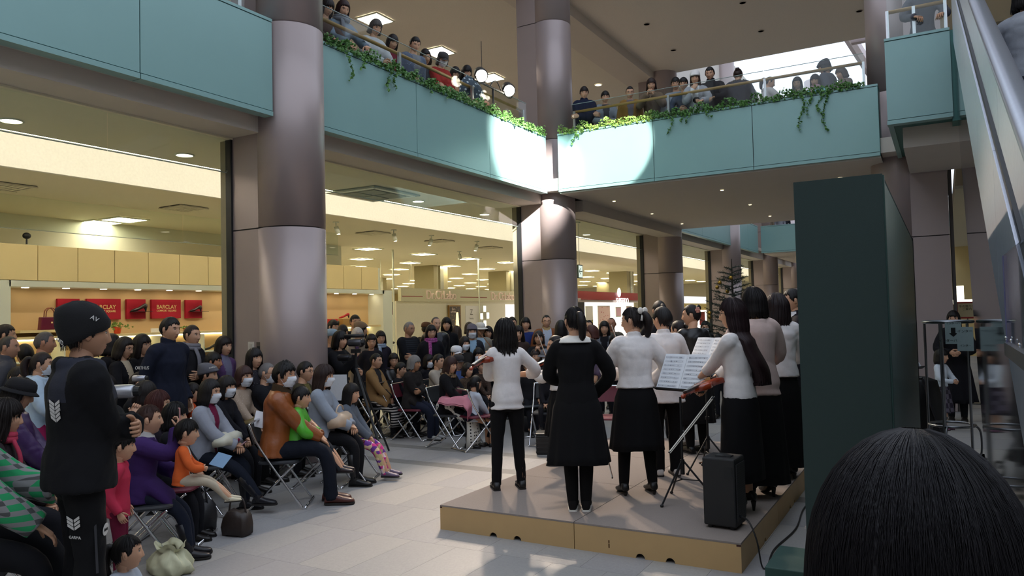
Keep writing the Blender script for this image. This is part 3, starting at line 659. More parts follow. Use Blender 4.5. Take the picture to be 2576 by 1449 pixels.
for yy in np.arange(-6.9, 2.2, .824): g.box((-7.4, yy, -.014), (.218, min(yy+.82, 2.3), 0), int(yy) % 4)
tag(g.build('distant_floor_tiles', M_TILE, floor), kind='stuff')
# columns with their drums and pier panels
CY = [6.865+7.569*k for k in range(-1, 6)]; ZJ = [0, 2.91, 5.45, 8.0, 12.0]
A_ = np.linspace(0, 2*PI, 49)[:-1]
def column(cx, cy, R=.42, pier=(-7.80, -7.15), hp=.372, top=12.0, side=1):
    root = struct(empty('column', (cx, cy, 0)))
    core = G(); core.grid([[(.9*R*math.cos(a), .9*R*math.sin(a), z) for a in A_[::2]] for z in (0, top)]); core.box((pier[0]-cx+.03, -hp+.02, 0), (pier[1]-cx, hp-.02, top)); core.build('core', M_DARK, root)
    for z0, z1 in zip(ZJ[:-1], ZJ[1:]):
        if z0 >= top: break
        z1 = min(z1, top); d = G(); d.grid([[(R*math.cos(a), R*math.sin(a), z) for a in A_] for z in (z0+.008, z1-.008)]); d.build('drum', M_CLAD, root, smooth=False).data.shade_smooth()
        p = G(); p.box((pier[0]-cx, -hp, z0+.008), (pier[1]-cx-R*.46*side*0-.10*side, hp, z1-.008)); p.build('cladding_panel', M_CLAD, root)
    return root
for k, cy in enumerate(CY): column(-7.15, cy)
for k, cy in enumerate(CY):
    g = G(); g.box((-8.02, cy-.38, 0), (-7.90, cy+.38, 4.09)); o = struct(g.build('door_jamb', mat('8b8266', .6)))
    g = G(); g.box((-7.90, cy-.40, 0), (-7.80, cy+.40, 4.10)); struct(g.build('door_track', M_DARK))
# left gallery parapet
def parapet(name, pts_, axis, fixed, z0, z1, th, out):
    """panels between successive joints along an axis; out is the sign of the visible side"""
    root = struct(empty(name)); lo, hi = pts_[0][0], pts_[-1][1]
    def bx(a0, a1, f0, f1, za, zb): return ((f0, a0, za), (f1, a1, zb)) if axis == 'y' else ((a0, f0, za), (a1, f1, zb))
    for a0, a1 in pts_:
        g = G(); g.box(*bx(a0+.006, a1-.006, fixed-out*th, fixed, z0+.065, z1-.045)); g.build('panel', M_TEAL, root)
        g = G(); g.box(*bx(a0+.006, a1-.006, fixed-out*(th+.02), fixed+out*.008, z0, z0+.055)); g.build('lower_lip', M_TEAL, root)
        g = G(); g.box(*bx(a0+.002, a1-.002, fixed-out*(th+.14), fixed+out*.006, z1-.035, z1)); g.build('upper_lip', M_TEAL, root)
        g = G(); g.box(*bx(a0, a1, fixed-out*(th+.01), fixed-out*.02, z0+.005, z1-.01)); g.build('backing', M_DARK, root)
    return root
YC = CY
parapet('parapet', [(-3.0, .37), (.37, 2.53), (2.53, 4.69), (4.69, 6.44)], 'y', -7.0, 4.25, 5.45, .12, 1)
parapet('parapet', [(7.28, 9.34), (9.34, 11.50), (11.50, 13.75)], 'y', -7.0, 4.25, 5.45, .12, 1)
parapet('parapet', [(22.3, 25.3), (25.3, 29.3)], 'y', -7.0, 4.25, 5.45, .12, 1)
parapet('parapet', [(29.9, 32.2), (32.2, 34.2)], 'y', -7.0, 4.25, 5.45, .12, 1)
parapet('parapet', [(-6.73, -4.69), (-4.69, -2.84), (-2.84, -.80)], 'x', 13.74, 4.25, 5.45, .12, -1)
parapet('parapet', [(-6.9, -4.5), (-4.5, -2.1), (-2.1, .3), (.3, 2.7)], 'x', 34.3, 4.25, 5.45, .12, -1)
parapet('parapet', [(-6.6, -4.6), (-4.6, -2.6), (-2.6, -.6)], 'x', 22.1, 4.25, 5.45, .12, 1)
g = G(); g.box((-.815, 13.75, 4.25), (-.80, 14.2, 5.45)); struct(g.build('trim_1', M_TEALD))
# gallery slab, beam, soffits and ceilings
g = G(); g.box((-30, -7, 4.42), (-7.12, 60, 4.55)); g.box((-7.3, -7, 4.3), (-7.12, 13.9, 4.5)); struct(g.build('gallery_slab', M_SOFF))
for y0, y1 in ((-7, CY[0]-.372), (CY[0]+.372, CY[1]-.372), (CY[1]+.372, CY[2]-.372), (CY[2]+.372, CY[3]-.372), (CY[3]+.372, CY[4]-.372), (CY[4]+.372, CY[5]-.372), (CY[5]+.372, 60)):
    g = G(); g.box((-7.80, y0, 4.10), (-7.30, y1, 4.42)); struct(g.build('beam', M_SOFF))
g = G(); g.box((-9.5, -7, 4.08), (-7.79, 60, 4.12)); struct(g.build('ceiling_1', M_CEIL))
g = G(); g.box((-10.9, -7, 4.36), (-9.5, 60, 4.40)); g.box((-9.56, -7, 4.12), (-9.5, 60, 4.38)); struct(g.build('ceiling_2', mat('e6e4da', .7)))
g = G(); g.box((-10.84, -7, 3.90), (-10.76, 60, 4.38)); struct(g.build('trim_2', mat('e6e4da', .7)))
g = G(); g.box((-42, -7, 3.90), (-10.84, 60, 3.96)); struct(g.build('ceiling_3', M_CEIL))
g = G(); g.tube([(-9.72, y, 4.15) for y in (-7, 60)], .02, 6); tag(g.build('cove_light', emis('fff6e0', 42.0)), 'long white strip light hidden in the ceiling cove of the shop', 'light')
g = G(); g.box((-7.9, 13.80, 4.30), (.2, 22.0, 4.55)); g.box((-6.73, 13.8, 4.22), (-.80, 22.05, 4.30)); struct(g.build('bridge_deck', M_SOFF))
g = G(); g.box((-7.30, 14.9, 3.98), (-6.72, 22.0, 4.22)); struct(g.build('bridge_beam', M_SOFF))
g = G(); g.box((-6.8, 34.4, 4.2), (3, 44, 4.5)); struct(g.build('far_bridge_deck', M_SOFF))
g = G(); g.box((-30, -7, 9.0), (-7.9, 60, 9.1)); struct(g.build('upper_ceiling_1', mat('d2cabc', .8)))
g = G(); g.box((-7.9, 14.6, 9.0), (-.3, 22.1, 9.12)); struct(g.build('upper_ceiling_2', mat('ded5ca', .8)))
g = G(); g.box((-8.2, 14.6, 8.75), (-7.3, 22.0, 9.0)); g.box((-8.2, -7, 8.75), (-7.5, 14.6, 9.0)); struct(g.build('upper_beam', M_SOFF))
g = G(); g.box((.2, 8.5, 9.0), (9, 40, 9.1)); struct(g.build('upper_ceiling_3', mat('d0c6ae', .8)))
g = G(); g.box((-30.2, -7, 4.5), (-30, 60, 9.1)); struct(g.build('wall_upper_left', mat('d6c8a8', .8)))
g = G(); g.box((-42.2, -7, 0), (-42, 60, 4.5)); struct(g.build('wall_shop_back', M_CREAM))
g = G(); g.box((-42, 58, 0), (9, 58.3, 9)); struct(g.build('wall_far', mat('b8b4ac', .8)))
g = G(); g.box((9, -7, 0), (9.3, 60, 9)); struct(g.build('wall_sky_block_right', mat('c4bdb4', .8)))  # unseen wall, added to keep sky light from flooding in sideways
g = G(); g.box((-42, -7.3, 0), (9, -7, 9)); struct(g.build('wall_sky_block_rear', mat('c4bdb4', .8)))  # added behind the camera, out of view, to cut low sky light
g = G(); g.box((-30, -7, 9.1), (-7.2, 60, 12)); struct(g.build('wall_upper_storey', mat('c4bdb4', .8)))
# far white structures beyond the bridge
WB = mat('d8ccd0', .6)
for x, y in ((-4.6, 36), (-1.4, 36), (-7.15, 42)):
    g = G(); g.grid([[(x+.5*math.cos(a), y+.5*math.sin(a), z) for a in A_[::2]] for z in (4.5, 12)]); struct(g.build('distant_column', WB, smooth=False))
g = G(); g.box((-7.2, 36.5, 9.3), (2, 37.1, 10.2)); struct(g.build('distant_beam', WB))
g = G(); g.tube([(-3.4, 24, 12.5), (-1.0, 36, 9.2)], .22, 8); struct(g.build('distant_brace', WB))
g = G(); g.box((-1.9, 22.2, 8.95), (.1, 22.4, 12)); struct(g.build('wall_roof_edge', WB))
# right-hand pier, teal box and soffit
def col_right():
    root = struct(empty('column', (-.60, 14.65, 0)))
    for z0, z1 in zip(ZJ[:-1], ZJ[1:]):
        d = G(); d.grid([[(.42*math.cos(a), .42*math.sin(a), z) for a in A_] for z in (z0+.008, z1-.008)]); d.build('drum', M_CLAD, root, smooth=True)
        p = G(); p.box((-.02, -.372, z0+.008), (.74, .372, z1-.008)); p.build('cladding_panel', M_CLAD, root)
    p = G(); p.box((.0, -.34, 0), (.72, .34, 12)); p.build('core', M_DARK, root)
    p = G(); p.box((.75, -.30, 0), (.80, .37, 4.0)); p.build('door_track', mat('4a4440', .6), root)
col_right()
root = struct(empty('balcony_box'))
g = G(); g.box((-.565, 11.5, 4.315), (.215, 11.62, 5.405)); g.build('panel', M_TEAL, root)
g = G(); g.box((-.57, 11.49, 4.25), (.215, 11.64, 4.305)); g.build('lower_lip', M_TEAL, root)
g = G(); g.box((-.57, 11.49, 5.415), (.215, 11.7, 5.45)); g.build('upper_lip', M_TEAL, root)
g = G(); g.box((-.565, 11.64, 4.25), (-.50, 14.2, 5.45)); g.build('side_panel', M_TEAL, root)
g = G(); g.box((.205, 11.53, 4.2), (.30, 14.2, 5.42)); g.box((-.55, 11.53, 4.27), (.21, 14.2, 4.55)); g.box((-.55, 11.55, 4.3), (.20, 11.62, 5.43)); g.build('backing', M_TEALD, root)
g = G(); g.box((-.40, 11.9, 3.98), (.34, 14.27, 4.27)); struct(g.build('box_soffit', M_SOFF))
g = G(); g.box((.3, 11.6, 4.2), (9, 60, 4.5)); struct(g.build('right_slab', mat('b6ab98', .8)))
g = G(); g.box((.26, 15.0, 3.75), (9, 58, 3.8)); struct(g.build('ceiling_4', M_CEIL))
# ---------------------------------------------------------------- shops on the left
def booth(y0, y1, n):
    root = empty('shoe_shop_booth', (0, 0, 0), 0, 'cream panelled shoe shop booth with a lit niche and long shelf behind the glass', 'shop booth')
    for k in range(n):
        g = G(); g.box((-12.12, 5.1+k*.615+.006, 2.46), (-12.0, 5.1+(k+1)*.615-.006, 3.0)); g.build('upper_panel', M_CREAM, root)
    g = G(); g.box((-12.5, y0, 2.36), (-11.97, y1, 2.45)); g.box((-12.5, y0-.25, 0), (-11.97, y0+.02, 2.45)); g.box((-12.5, y1-.05, 0), (-11.97, y1+.3, 2.45)); g.box((-12.5, y0, 2.44), (-12.1, y1, 3.0)); g.build('frame', M_WHITE, root)
    g = G(); g.box((-12.6, y0, 0), (-12.45, y1, 2.4)); g.build('niche_back', M_PEACH, root)
    g = G(); g.box((-12.46, y0, 1.56), (-12.05, y1, 1.60)); g.build('shelf', M_CREAM, root)
    g = G(); g.box((-12.44, y0, 1.53), (-12.40, y1, 1.555)); g.build('shelf_lamp', emis('fff0c0', 6), root)
    for z in (1.22, .85, .45): g = G(); g.box((-12.46, y0, z-.02), (-12.05, y1, z)); g.build('shelf', M_WHITE, root)
    for k in range(1, 10): g = G(); yy = y0+(y1-y0)*k/10; g.box((-12.44, yy-.01, 0), (-12.06, yy+.01, 1.54)); g.build('divider', M_WHITE, root)
    yy = y0+.35
    while yy < y1: g = G(); g.grid([[(-12.22+.05*math.cos(a), yy+.05*math.sin(a), z) for a in A_[::4]] for z in (2.352, 2.362)]); g.build('downlight', emis('fff0d0', 14), root); yy += .62
    return root
booth(5.91, 14.5, 15)
l = bpy.data.lights.new('niche_light', 'AREA'); l.shape = 'RECTANGLE'; l.size = 8; l.size_y = .15; l.energy = 10; l.color = (1, .86, .6); lo = link(bpy.data.objects.new('niche_light', l)); lo.location = (-12.2, 10.3, 2.34); lo.rotation_euler = (0, 0, PI/2)
g = G(); g.box((-15.4, -7, 2.9), (-15.2, 16.5, 3.9)); struct(g.build('wall_shop_white', M_WHITE))
g = G(); g.box((-13.3, -7, 0), (-12.62, 5.6, 2.3)); struct(g.build('wall_shop_side', M_WHITE))
RED = mat('9c1328', .6, 0, 'plain', None, 5, 0, .3, var=.05); GOLD = mat('e6cf8c', .5)
RX = (PI/2, 0, PI/2)
for k, (ya, yb, za, zb) in enumerate(((6.84, 7.20, 1.855, 2.197), (7.32, 7.915, 1.845, 2.20), (8.025, 8.385, 1.85, 2.198), (8.50, 9.10, 1.85, 2.196), (9.205, 9.565, 1.843, 2.192))):
    sign = k in (1, 3)
    lab = ['square red shoe display panel left of the first lettered sign, partly behind the beanie', 'wide red sign with gold lettering, the left one of the two', 'square red panel with a dark high heeled shoe between the two lettered signs', 'wide red sign with gold lettering, the right one of the two', 'small square red panel with a dark shoe, rightmost on the niche wall'][k]
    root = empty('wall_sign' if sign else 'shoe_sign', (-12.44, (ya+yb)/2, (za+zb)/2), 0, lab, 'sign' if sign else 'red sign', 'red panels on the shoe shop wall')
    g = G(); hw = (yb-ya)/2; hz_ = (zb-za)/2; g.box((0, -hw, -hz_), (.05, hw, hz_)); g.build('board', RED, root, bevel=.004)
    if sign:
        text('brand_lettering', 'BARCLAY', .100, GOLD, root, (.052, 0, .035), RX, .001, xs=.95); text('small_lettering', 'COMFORT SQUARE', .052, GOLD, root, (.052, 0, -.035), RX, .001, xs=.88)
    else:
        g = G(); g.box((.05, -hw+.05, -.055), (.17, hw+.06, -.047)); g.build('bracket_shelf', M_DARK, root)
def shoe_thing(y, z, x, c, label, rz=0, sc=1.0, heel=True, grp='shoes on display in the shoe shop'):
    root = empty('shoe', (x, y, z), rz, label, 'shoe', grp); g = G(); R_ = []
    for t, hw, h0, h1 in ((-.11, .022, .055, .115), (-.08, .032, .055, .13), (-.03, .030, .045, .10), (.03, .034, .012, .065), (.08, .038, .0, .05), (.125, .024, .0, .03), (.14, .006, .0, .012)):
        R_.append([(hw*math.cos(a)*sc, t*sc, ((h0 if heel else h0*.25)+(h1-h0)*(.5+.5*math.sin(a)))*sc) for a in A_[::4]])
    g.grid(R_); g.build('upper', mat(c, .35), root, smooth=True)
    g = G(); g.tube([(0, -.09*sc, .058*sc), (0, -.095*sc, 0)], [.022*sc, (.008 if heel else .022)*sc], 8); g.build('heel', M_DARK, root)
    return root
shoe_thing(7.02, 1.97, -12.33, '201618', 'dark high heeled pump on the leftmost red square panel', PI*.95)
shoe_thing(8.22, 1.976, -12.32, '221a18', 'dark ankle shoe on the middle red square panel', PI*.95, 1.15)
shoe_thing(9.38, 1.97, -12.32, '2a1c1a', 'dark strappy heeled shoe on the rightmost red square panel', PI*.95, .95)
for k, (y, z, c, h) in enumerate(((8.6, 1.225, '1b1616', 1), (8.85, 1.225, '241a16', 1), (9.35, 1.225, '2d6a2c', 0), (9.62, 1.225, '181414', 1), (9.9, 1.225, '20181a', 1), (10.2, 1.225, '3a3430', 1), (10.5, 1.225, 'a8743c', 0), (7.3, 1.225, '2a2020', 1), (7.7, 1.225, '1e1a18', 1), (13.0, 1.605, '3c3830', 1), (13.35, 1.78, 'b01c20', 1), (9.0, .855, '2a2622', 1), (9.8, .855, '1a1616', 1))):
    shoe_thing(y, z, -12.22, c, ['black heeled shoe on the lit shelf, left of the glasses woman', 'dark brown heeled shoe on the lit shelf', 'green flat shoe on the lit shelf beside the navy jacket man', 'black heeled shoe right beside the green shoe', 'plum heeled shoe on the lit shelf behind the navy jacket man', 'grey taupe heeled shoe behind the grey scarf woman', 'tan flat shoe on the shelf right of the grey scarf woman', 'dark heeled shoe on the lit shelf behind the beanie man', 'brown black heeled shoe on lit shelf behind the beanie', 'grey green heeled shoe on a wooden block beyond the big column', 'bright red high heeled shoe on the upper block beyond the big column', 'dark heeled shoe on the lower shelf', 'black heeled shoe on the lower shelf'][k], PI*.8, 1.0, h)
for k, (y, z) in enumerate(((13.36, 1.60),)):
    g = G(); g.box((-12.35, y-.2, z), (-12.1, y+.25, z+.17)); tag(g.build('display_block', M_WOOD, bevel=.004), 'small wooden block carrying the red heeled shoe', 'display block')
g = G(); g.box((-12.3, 12.78, 1.605), (-12.1, 12.98, 1.77)); tag(g.build('gift_box', mat('b02222', .5), bevel=.004), 'small red box on the shelf beyond the big column', 'box')
root = empty('handbag', (-12.2, 6.62, 1.70), 0, 'dark red handbag with tan handles standing on the display ledge', 'handbag')
g = G(); g.prism([(-.17, 0), (.17, 0), (.15, .20), (-.15, .20)], -.05, .05, 0); g.build('bag_body', mat('5c1030', .4), root, bevel=.01)
for sx in (-.03, .03): g = G(); g.tube(smooth_path([(sx, -.08, .19), (sx, -.065, .30), (sx, 0, .345), (sx, .065, .30), (sx, .08, .19)], 5), .008, 6); g.build('handle', mat('7a3a20', .4), root, smooth=True)
g = G(); g.box((.05, -.012, .10), (.056, .012, .125)); g.build('clasp', GOLD, root)
g = G(); g.box((-12.44, 6.1, 1.66), (-12.04, 7.0, 1.70)); tag(g.build('ledge', M_CREAM), 'cream ledge under the dark red handbag', 'ledge')
def potted(y, sc, label):
    root = empty('potted_ivy', (-12.22, y, 1.60), 0, label, 'plant'); g = G(); g.grid([[(r*math.cos(a)*sc, r*math.sin(a)*sc, z*sc) for a in A_[::3]] for z, r in ((0, .05), (.10, .068), (.12, .072), (.12, .06), (.10, .055))]); g.build('pot', mat('c4421e', .6), root, smooth=True)
    g = G(); r_ = np.random.default_rng(4)
    for k in range(70):
        a = r_.uniform(0, 6.28); R = r_.uniform(.02, .26)**1.0; c = V(R*math.cos(a)*.5, R*math.sin(a)*1.2, .16-.25*R+r_.uniform(-.02, .05))*sc; n = r_.normal(0, 1, 3); u = nrm(np.cross(n, V(0, 0, 1)))*.022*sc; w_ = nrm(np.cross(n, u))*.03*sc
        g.add([c-w_, c+u, c+w_, c-u], np.array([[0, 1, 2, 3]]))
    tag(g.build('foliage', mat('6f8a3c', .6), root), kind='stuff'); return root
potted(7.74, .95, 'small ivy in an orange pot on the shelf below the left lettered sign'); potted(9.06, .5, 'tiny green plant on the shelf beside the navy jacket man')
g = G(); g.box((-12.25, 8.38, 1.60), (-12.22, 8.62, 1.675)); tag(g.build('price_card', mat('e8e8e2', .6), bevel=.002), 'white card standing on the shelf left of the navy jacket man', 'card')
for y in (6.2, 13.02):
    root = empty('security_camera', (-12.06, y, 3.02 if y < 7 else 2.5), 0, 'small dark security camera on top of the booth '+('at its left corner' if y < 7 else 'right of the big column'), 'camera')
    g = G(); g.tube([(0, 0, -.01), (0, 0, .08)], .012, 6); g.build('stand', M_DARK, root); g = G(); g.ell((0, 0, .12), (.05, .06, .05)); g.build('dome', M_BLACK, root, smooth=True)
# smoke glass and lights in the shop ceiling
GL = glassmat(); M_EDGE = mat('7c8a84', .3, .5)
for k, (y0, y1) in enumerate(((-.4, 2.3), (2.3, 4.87), (4.87, 6.45), (7.28, 9.07), (9.07, 10.77), (10.77, 12.48), (12.48, 14.0), (14.8, 17.3), (17.3, 19.5), (19.5, 21.6), (22.4, 25.5), (25.5, 29.1), (30, 33.5), (33.5, 36.6))):
    g = G(); g.box((-7.856, y0+.006, 3.655), (-7.846, y1-.006, 4.08)); o = struct(g.build('window_glass', GL)); g = G(); g.box((-7.857, y0+.006, 3.652), (-7.845, y1-.006, 3.66)); g.build('edge', M_EDGE, o)
for k, (y0, y1) in enumerate(((-.4, 4.9), (4.9, 9.6), (9.6, 14))):
    g = G(); g.box((-13.0, y0+.01, 3.35), (-12.99, y1-.01, 3.9)); o = struct(g.build('window_glass', GL)); g = G(); g.box((-13.0, y0, 3.345), (-12.988, y1, 3.355)); g.build('edge', M_EDGE, o)
PAN = emis('fff2cc', 19); q = G(); q.box((-.30, -.30, -.02), (.30, .30, -.012)); me_p = q.mesh('diffuser', PAN, False); q = G()
for a, b in (((-.34, -.34), (-.30, .34)), ((.30, -.34), (.34, .34)), ((-.30, -.34), (.30, -.30)), ((-.30, .30), (.30, .34))): q.box((*a, -.025), (*b, .0))
me_f = q.mesh('frame', M_WHITE, False)
q = G(); q.box((-.30, -.30, -.02), (.30, .30, -.012)); me_u = q.mesh('diffuser', emis('fff4e0', 42), False)
def panel_light(x, y, z, grp, label):
    r = empty('ceiling_light', (x, y, z), 0, label, 'light', grp)
    for n_, me in (('diffuser', me_p if z < 5 else me_u), ('frame', me_f)): o = link(bpy.data.objects.new(n_, me)); o.parent = r
NL = 0
for i in range(8):
    for j in range(-2, 17):
        x, y = -15.12-2.72*i, 9.2+2.8*j
        if x > -15.2 and y < 9 and y > 6: pass
        if y < 16 and x > -15.3 and not (8 < y < 12): continue
        panel_light(x, y, 3.895, 'square lights in the shop ceiling', 'square white panel light set in the cream shop ceiling'); NL += 1
panel_light(-14.35, 9.25, 3.895, None, 'large bright square ceiling light above the left shop bay')
for k, y in enumerate((11.3, 13.95, 16.6, 19.3, 22.0, 24.7)):
    panel_light(-11.65, y, 8.99, 'square lights in the upper gallery ceiling', 'square white panel light set in the upper gallery ceiling')
def downlight(x, y, z, r, grp, label, on=True):
    rt = empty('downlight', (x, y, z), 0, label, 'light', grp); g = G(); g.grid([[(q_*math.cos(a), q_*math.sin(a), h) for a in A_[::3]] for q_, h in ((r*1.18, 0), (r*1.18, -.012), (r, -.014))], caps=False); g.build('ring', M_WHITE if on else M_SOFF, rt, smooth=True)
    g = G(); g.grid([[(q_*math.cos(a), q_*math.sin(a), -.010) for a in A_[::3]] for q_ in (r, r*.2)]); g.build('lamp', emis('fff0d0', 9) if on else mat('6a6560', .5), rt)
for y in (2.0, 4.47, 6.70, 12.03, 14.53, 18.0, 20.2, 24.6): downlight(-9.02, y, 4.08, .11, 'round lights in the shop front ceiling', 'round white downlight in the ceiling strip behind the shop front')
for x, y in ((-6.187, 17.9), (-6.2, 20.1), (-3.83, 20.0), (-3.82, 17.9), (-1.5, 20)): downlight(x, y, 8.995, .07, 'dark downlights in the roof over the bridge', 'small unlit downlight in the ceiling over the bridge', False)
downlight(-9.21, 21.85, 8.995, .1, None, 'lit downlight in the upper ceiling left of the bridge watchers'); downlight(1.03, 21.8, 8.995, .12, None, 'lit downlight in the ceiling beside the escalator top')
for x, y in ((-6.19, 15.39), (-6.23, 17.99), (-6.27, 20.6), (-3.83, 15.4), (-3.83, 17.97), (-3.88, 20.55), (-1.6, 15.4)): downlight(x, y, 4.218, .035, 'tiny lights under the bridge', 'tiny spot light set in the soffit under the bridge')
def track_spot(x, y, rz):
    rt = empty('spotlight', (x, y, 3.9), rz, 'small cream can spotlight hanging from the shop ceiling', 'light', 'can spotlights in the shop ceiling'); g = G(); g.tube([(0, 0, 0), (0, 0, -.12)], .014, 6); g.grid([[(r*math.cos(a), r*math.sin(a), z) for a in A_[::4]] for z, r in ((0, .07), (-.02, .07))]); g.build('mount', M_WHITE, rt)
    g = G(); g.tube([(0, .0, -.10), (.02, .05, -.26)], [.05, .055], 12); g.build('can', M_WHITE, rt, smooth=True); g = G(); g.ell((.021, .052, -.268), (.042, .042, .01)); g.build('lens', emis('ffeec0', 10), rt)
for x, y, a in ((-11.5, 12.33, 0), (-11.5, 14.33, .4), (-11.55, 15.95, 2.5), (-11.51, 18.1, 2), (-13.7, 20.45, 0), (-18.6, 20.0, 1)): track_spot(x, y, a)
VW = [' at the top left of the left bay', ', right one in the left bay', ', leftmost in the second bay', ', middle one in the second bay', ', rightmost in the second bay']
def vent(x, y, z, s_, label):
    rt = empty('ceiling_vent', (x, y, z), 0, label+VW.pop(0), 'vent', 'grilles in the shop ceiling'); g = G(); g.box((-s_, -s_, -.012), (s_, s_, 0)); g.build('backing', mat('4a4638', .7), rt)
    for k in range(7):
        g = G(); p = -s_+2*s_*(k+.5)/7; g.box((-s_, p-.02, -.03), (s_, p+.03, -.01)); g.build('slat', M_CEIL, rt)
    for k in (-1, 0, 1): g = G(); g.box((k*s_-.02, -s_, -.034), (k*s_+.02, s_, -.01)); g.build('bar', M_CEIL, rt)
for x, y in ((-12.25, 6.0), (-12.15, 9.0), (-12.25, 14.45), (-12.18, 17.2), (-12.24, 19.95)): vent(x, y, 3.9, .30, 'slatted air vent in the shop ceiling')
rt = empty('air_conditioner', (-9.08, 10.75, 4.075), 0, 'large square four way air unit in the ceiling beyond the big column', 'air conditioner')
g = G(); g.box((-.58, -.66, -.03), (.58, .66, 0)); g.build('cover', mat('9a9c8c', .6), rt, bevel=.01)
for sx, sy, lx, ly in ((0, -.58, .5, .035), (0, .58, .5, .035), (-.50, 0, .035, .56), (.50, 0, .035, .56)): g = G(); g.box((sx-lx, sy-ly, -.036), (sx+lx, sy+ly, -.028)); g.build('slot', emis('f2f4e4', .9) if False else mat('e8ece0', .5), rt)
for sx in (-1, 1):
    for sy in (-1, 1): g = G(); g.box((sx*.21-.19, sy*.24-.22, -.040), (sx*.21+.19, sy*.24+.22, -.028)); g.build('grille', mat('7d8072', .6), rt)
# square columns standing deep in the shop
for k, (x, y) in enumerate(((-18.6, 25.6), (-18.6, 31.5), (-26, 30.6), (-26, 25.0), (-32, 44), (-20, 40), (-34, 33), (-14.6, 37), (-20.5, 49), (-30, 20))):
    g = G(); g.box((x-.5, y-.5, 0), (x+.5, y+.5, 3.9)); o = struct(g.build('shop_column', mat('a39a78', .6))); g = G(); g.box((x+.5, y-.12, 0), (x+.56, y+.12, 3.9)); g.build('mirror_strip', mat('d8d8c8', .2, .7), o)
for k, (x, y) in enumerate(((-16.3, 13.3), (-14.9, 18.5), (-14.9, 23.5), (-14.9, 28))):
    g = G(); g.tube([(x, y, 0), (x, y, 3.9)], .03, 8); struct(g.build('pole', M_WHITE))
# cosmetics booths
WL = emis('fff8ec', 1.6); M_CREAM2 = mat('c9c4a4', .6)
root = empty('cosmetics_booth', (0, 0, 0), 0, 'cream cosmetics counter with raised pale lettering on its long fascia', 'shop booth')
def fasc(x, ya, yb, za, zb, m, name, root, th=.12): g = G(); g.box((x-th, ya, za), (x, yb, zb)); return g.build(name, m, root)
fasc(-15, 19.0, 27.4, 2.30, 2.72, M_CREAM2, 'fascia', root); fasc(-15.2, 19.0, 27.4, 0, 2.30, mat('d2cdb8', .6), 'wall_board', root)
for ya, yb in ((19.05, 20.15), (22.4, 24.2), (26.7, 27.4)): fasc(-14.995, ya, yb, 2.44, 2.465, mat('8a2a20', .6), 'red_line', root, .01)
TXM = mat('f2dcd0', .4)
for y in (21.2, 25.35): text('lettering', 'Dr.Ci:Labo', .42, TXM, root, (-14.98, y, 2.50), RX, .02, xs=.95)
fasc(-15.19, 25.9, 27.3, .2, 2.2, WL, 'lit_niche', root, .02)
fasc(-15.19, 23.0, 24.2, .3, 2.15, mat('e4e2e0', .6), 'white_board', root, .02)
rt = empty('poster_case', (-15.16, 22.2, 1.55), 0, 'framed dark poster with a glowing golden bottle beside the cream counter', 'poster')
g = G(); g.box((0, -.38, -.75), (.05, .38, .62)); g.build('frame', mat('8a6a30', .4, .5), rt); g = G(); g.box((.05, -.33, -.70), (.055, .33, .57)); g.build('print', mat('3a2c18', .5, 0, 'flecks', 'd8b060', 14), rt)
g = G(); g.tube([(.062, .12, -.7), (.062, .12, -.1), (.062, .12, .30), (.062, .12, .36)], [.16, .11, .07, .05], 10, flat=.1, side=V(0, 1, 0)); g.build('bottle_print', emis('ffe6a0', 2.0), rt); text('heading', '2013\nLIMITED', .09, TXM, rt, (.06, -.12, .42), RX, .001)
rt = empty('lamp_cluster', (-15.1, 24.1, 1.75), 0, 'cluster of small glowing square lamps on the white booth wall', 'lamp')
for dy, dz in ((0, .28), (-.22, 0), (.22, .02), (0, -.28)): g = G(); g.box((0, dy-.10, dz-.13), (.05, dy+.10, dz+.13)); o = g.build('shade', M_WHITE, rt); g = G(); g.box((.05, dy-.085, dz-.11), (.056, dy+.085, dz+.11)); g.build('glow', emis('fff6dc', 3), o)
for k, (dz, s_) in enumerate(((.1, .30), (-.12, .10))): text('lettering', ('Z', 'beauty')[k], s_, mat('6a6a60', .6), root, (-15.16, 23.35, 1.8+dz), RX, .001)
root = empty('perfume_booth', (0, 0, 0), 0, 'low white and dark red cosmetics booth left of the cream counter', 'shop booth')
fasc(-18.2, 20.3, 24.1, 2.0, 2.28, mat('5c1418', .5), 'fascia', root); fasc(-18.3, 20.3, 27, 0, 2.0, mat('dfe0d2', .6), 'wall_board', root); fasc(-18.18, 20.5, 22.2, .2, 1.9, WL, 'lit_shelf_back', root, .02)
text('lettering', 'SK-II', .26, mat('e8e4dc', .4), root, (-18.18, 20.9, 2.14), RX, .01)
rt = empty('black_sign_bar', (-17.0, 22.8, 2.30), 0, 'long black sign bar with small orange lettering over the low booth', 'sign'); g = G(); g.box((-.1, -1.0, -.12), (0, 1.25, .10)); g.build('board', M_BLACK, rt)
for yy_ in (-.7, 1.1): g = G(); g.tube([(-.05, yy_, .08), (-.05, yy_, 3.9-rt.location[2])], .008, 6); g.build('hanger', M_WHITE, rt)
text('lettering', 'POWDER', .17, emis('ff6a2a', 1.4), rt, (.004, -.05, 0), RX, .002); text('lettering', 'PALETTE', .17, emis('ff6a2a', 1.4), rt, (.004, .92, 0), RX, .002); g = G(); g.ell((.01, .42, 0), (.01, .09, .09)); g.build('round_logo', emis('9ad8c0', 1.2), rt)
rt = empty('black_sign_bar', (-17.6, 21.9, 2.22), 0, 'shorter black sign bar with small white lettering, lower left of the other', 'sign'); g = G(); g.box((-.1, -.8, -.14), (0, 1.2, .14)); g.build('board', M_BLACK, rt)
for yy_ in (-.7, 1.1): g = G(); g.tube([(-.05, yy_, .08), (-.05, yy_, 3.9-rt.location[2])], .008, 6); g.build('hanger', M_WHITE, rt)
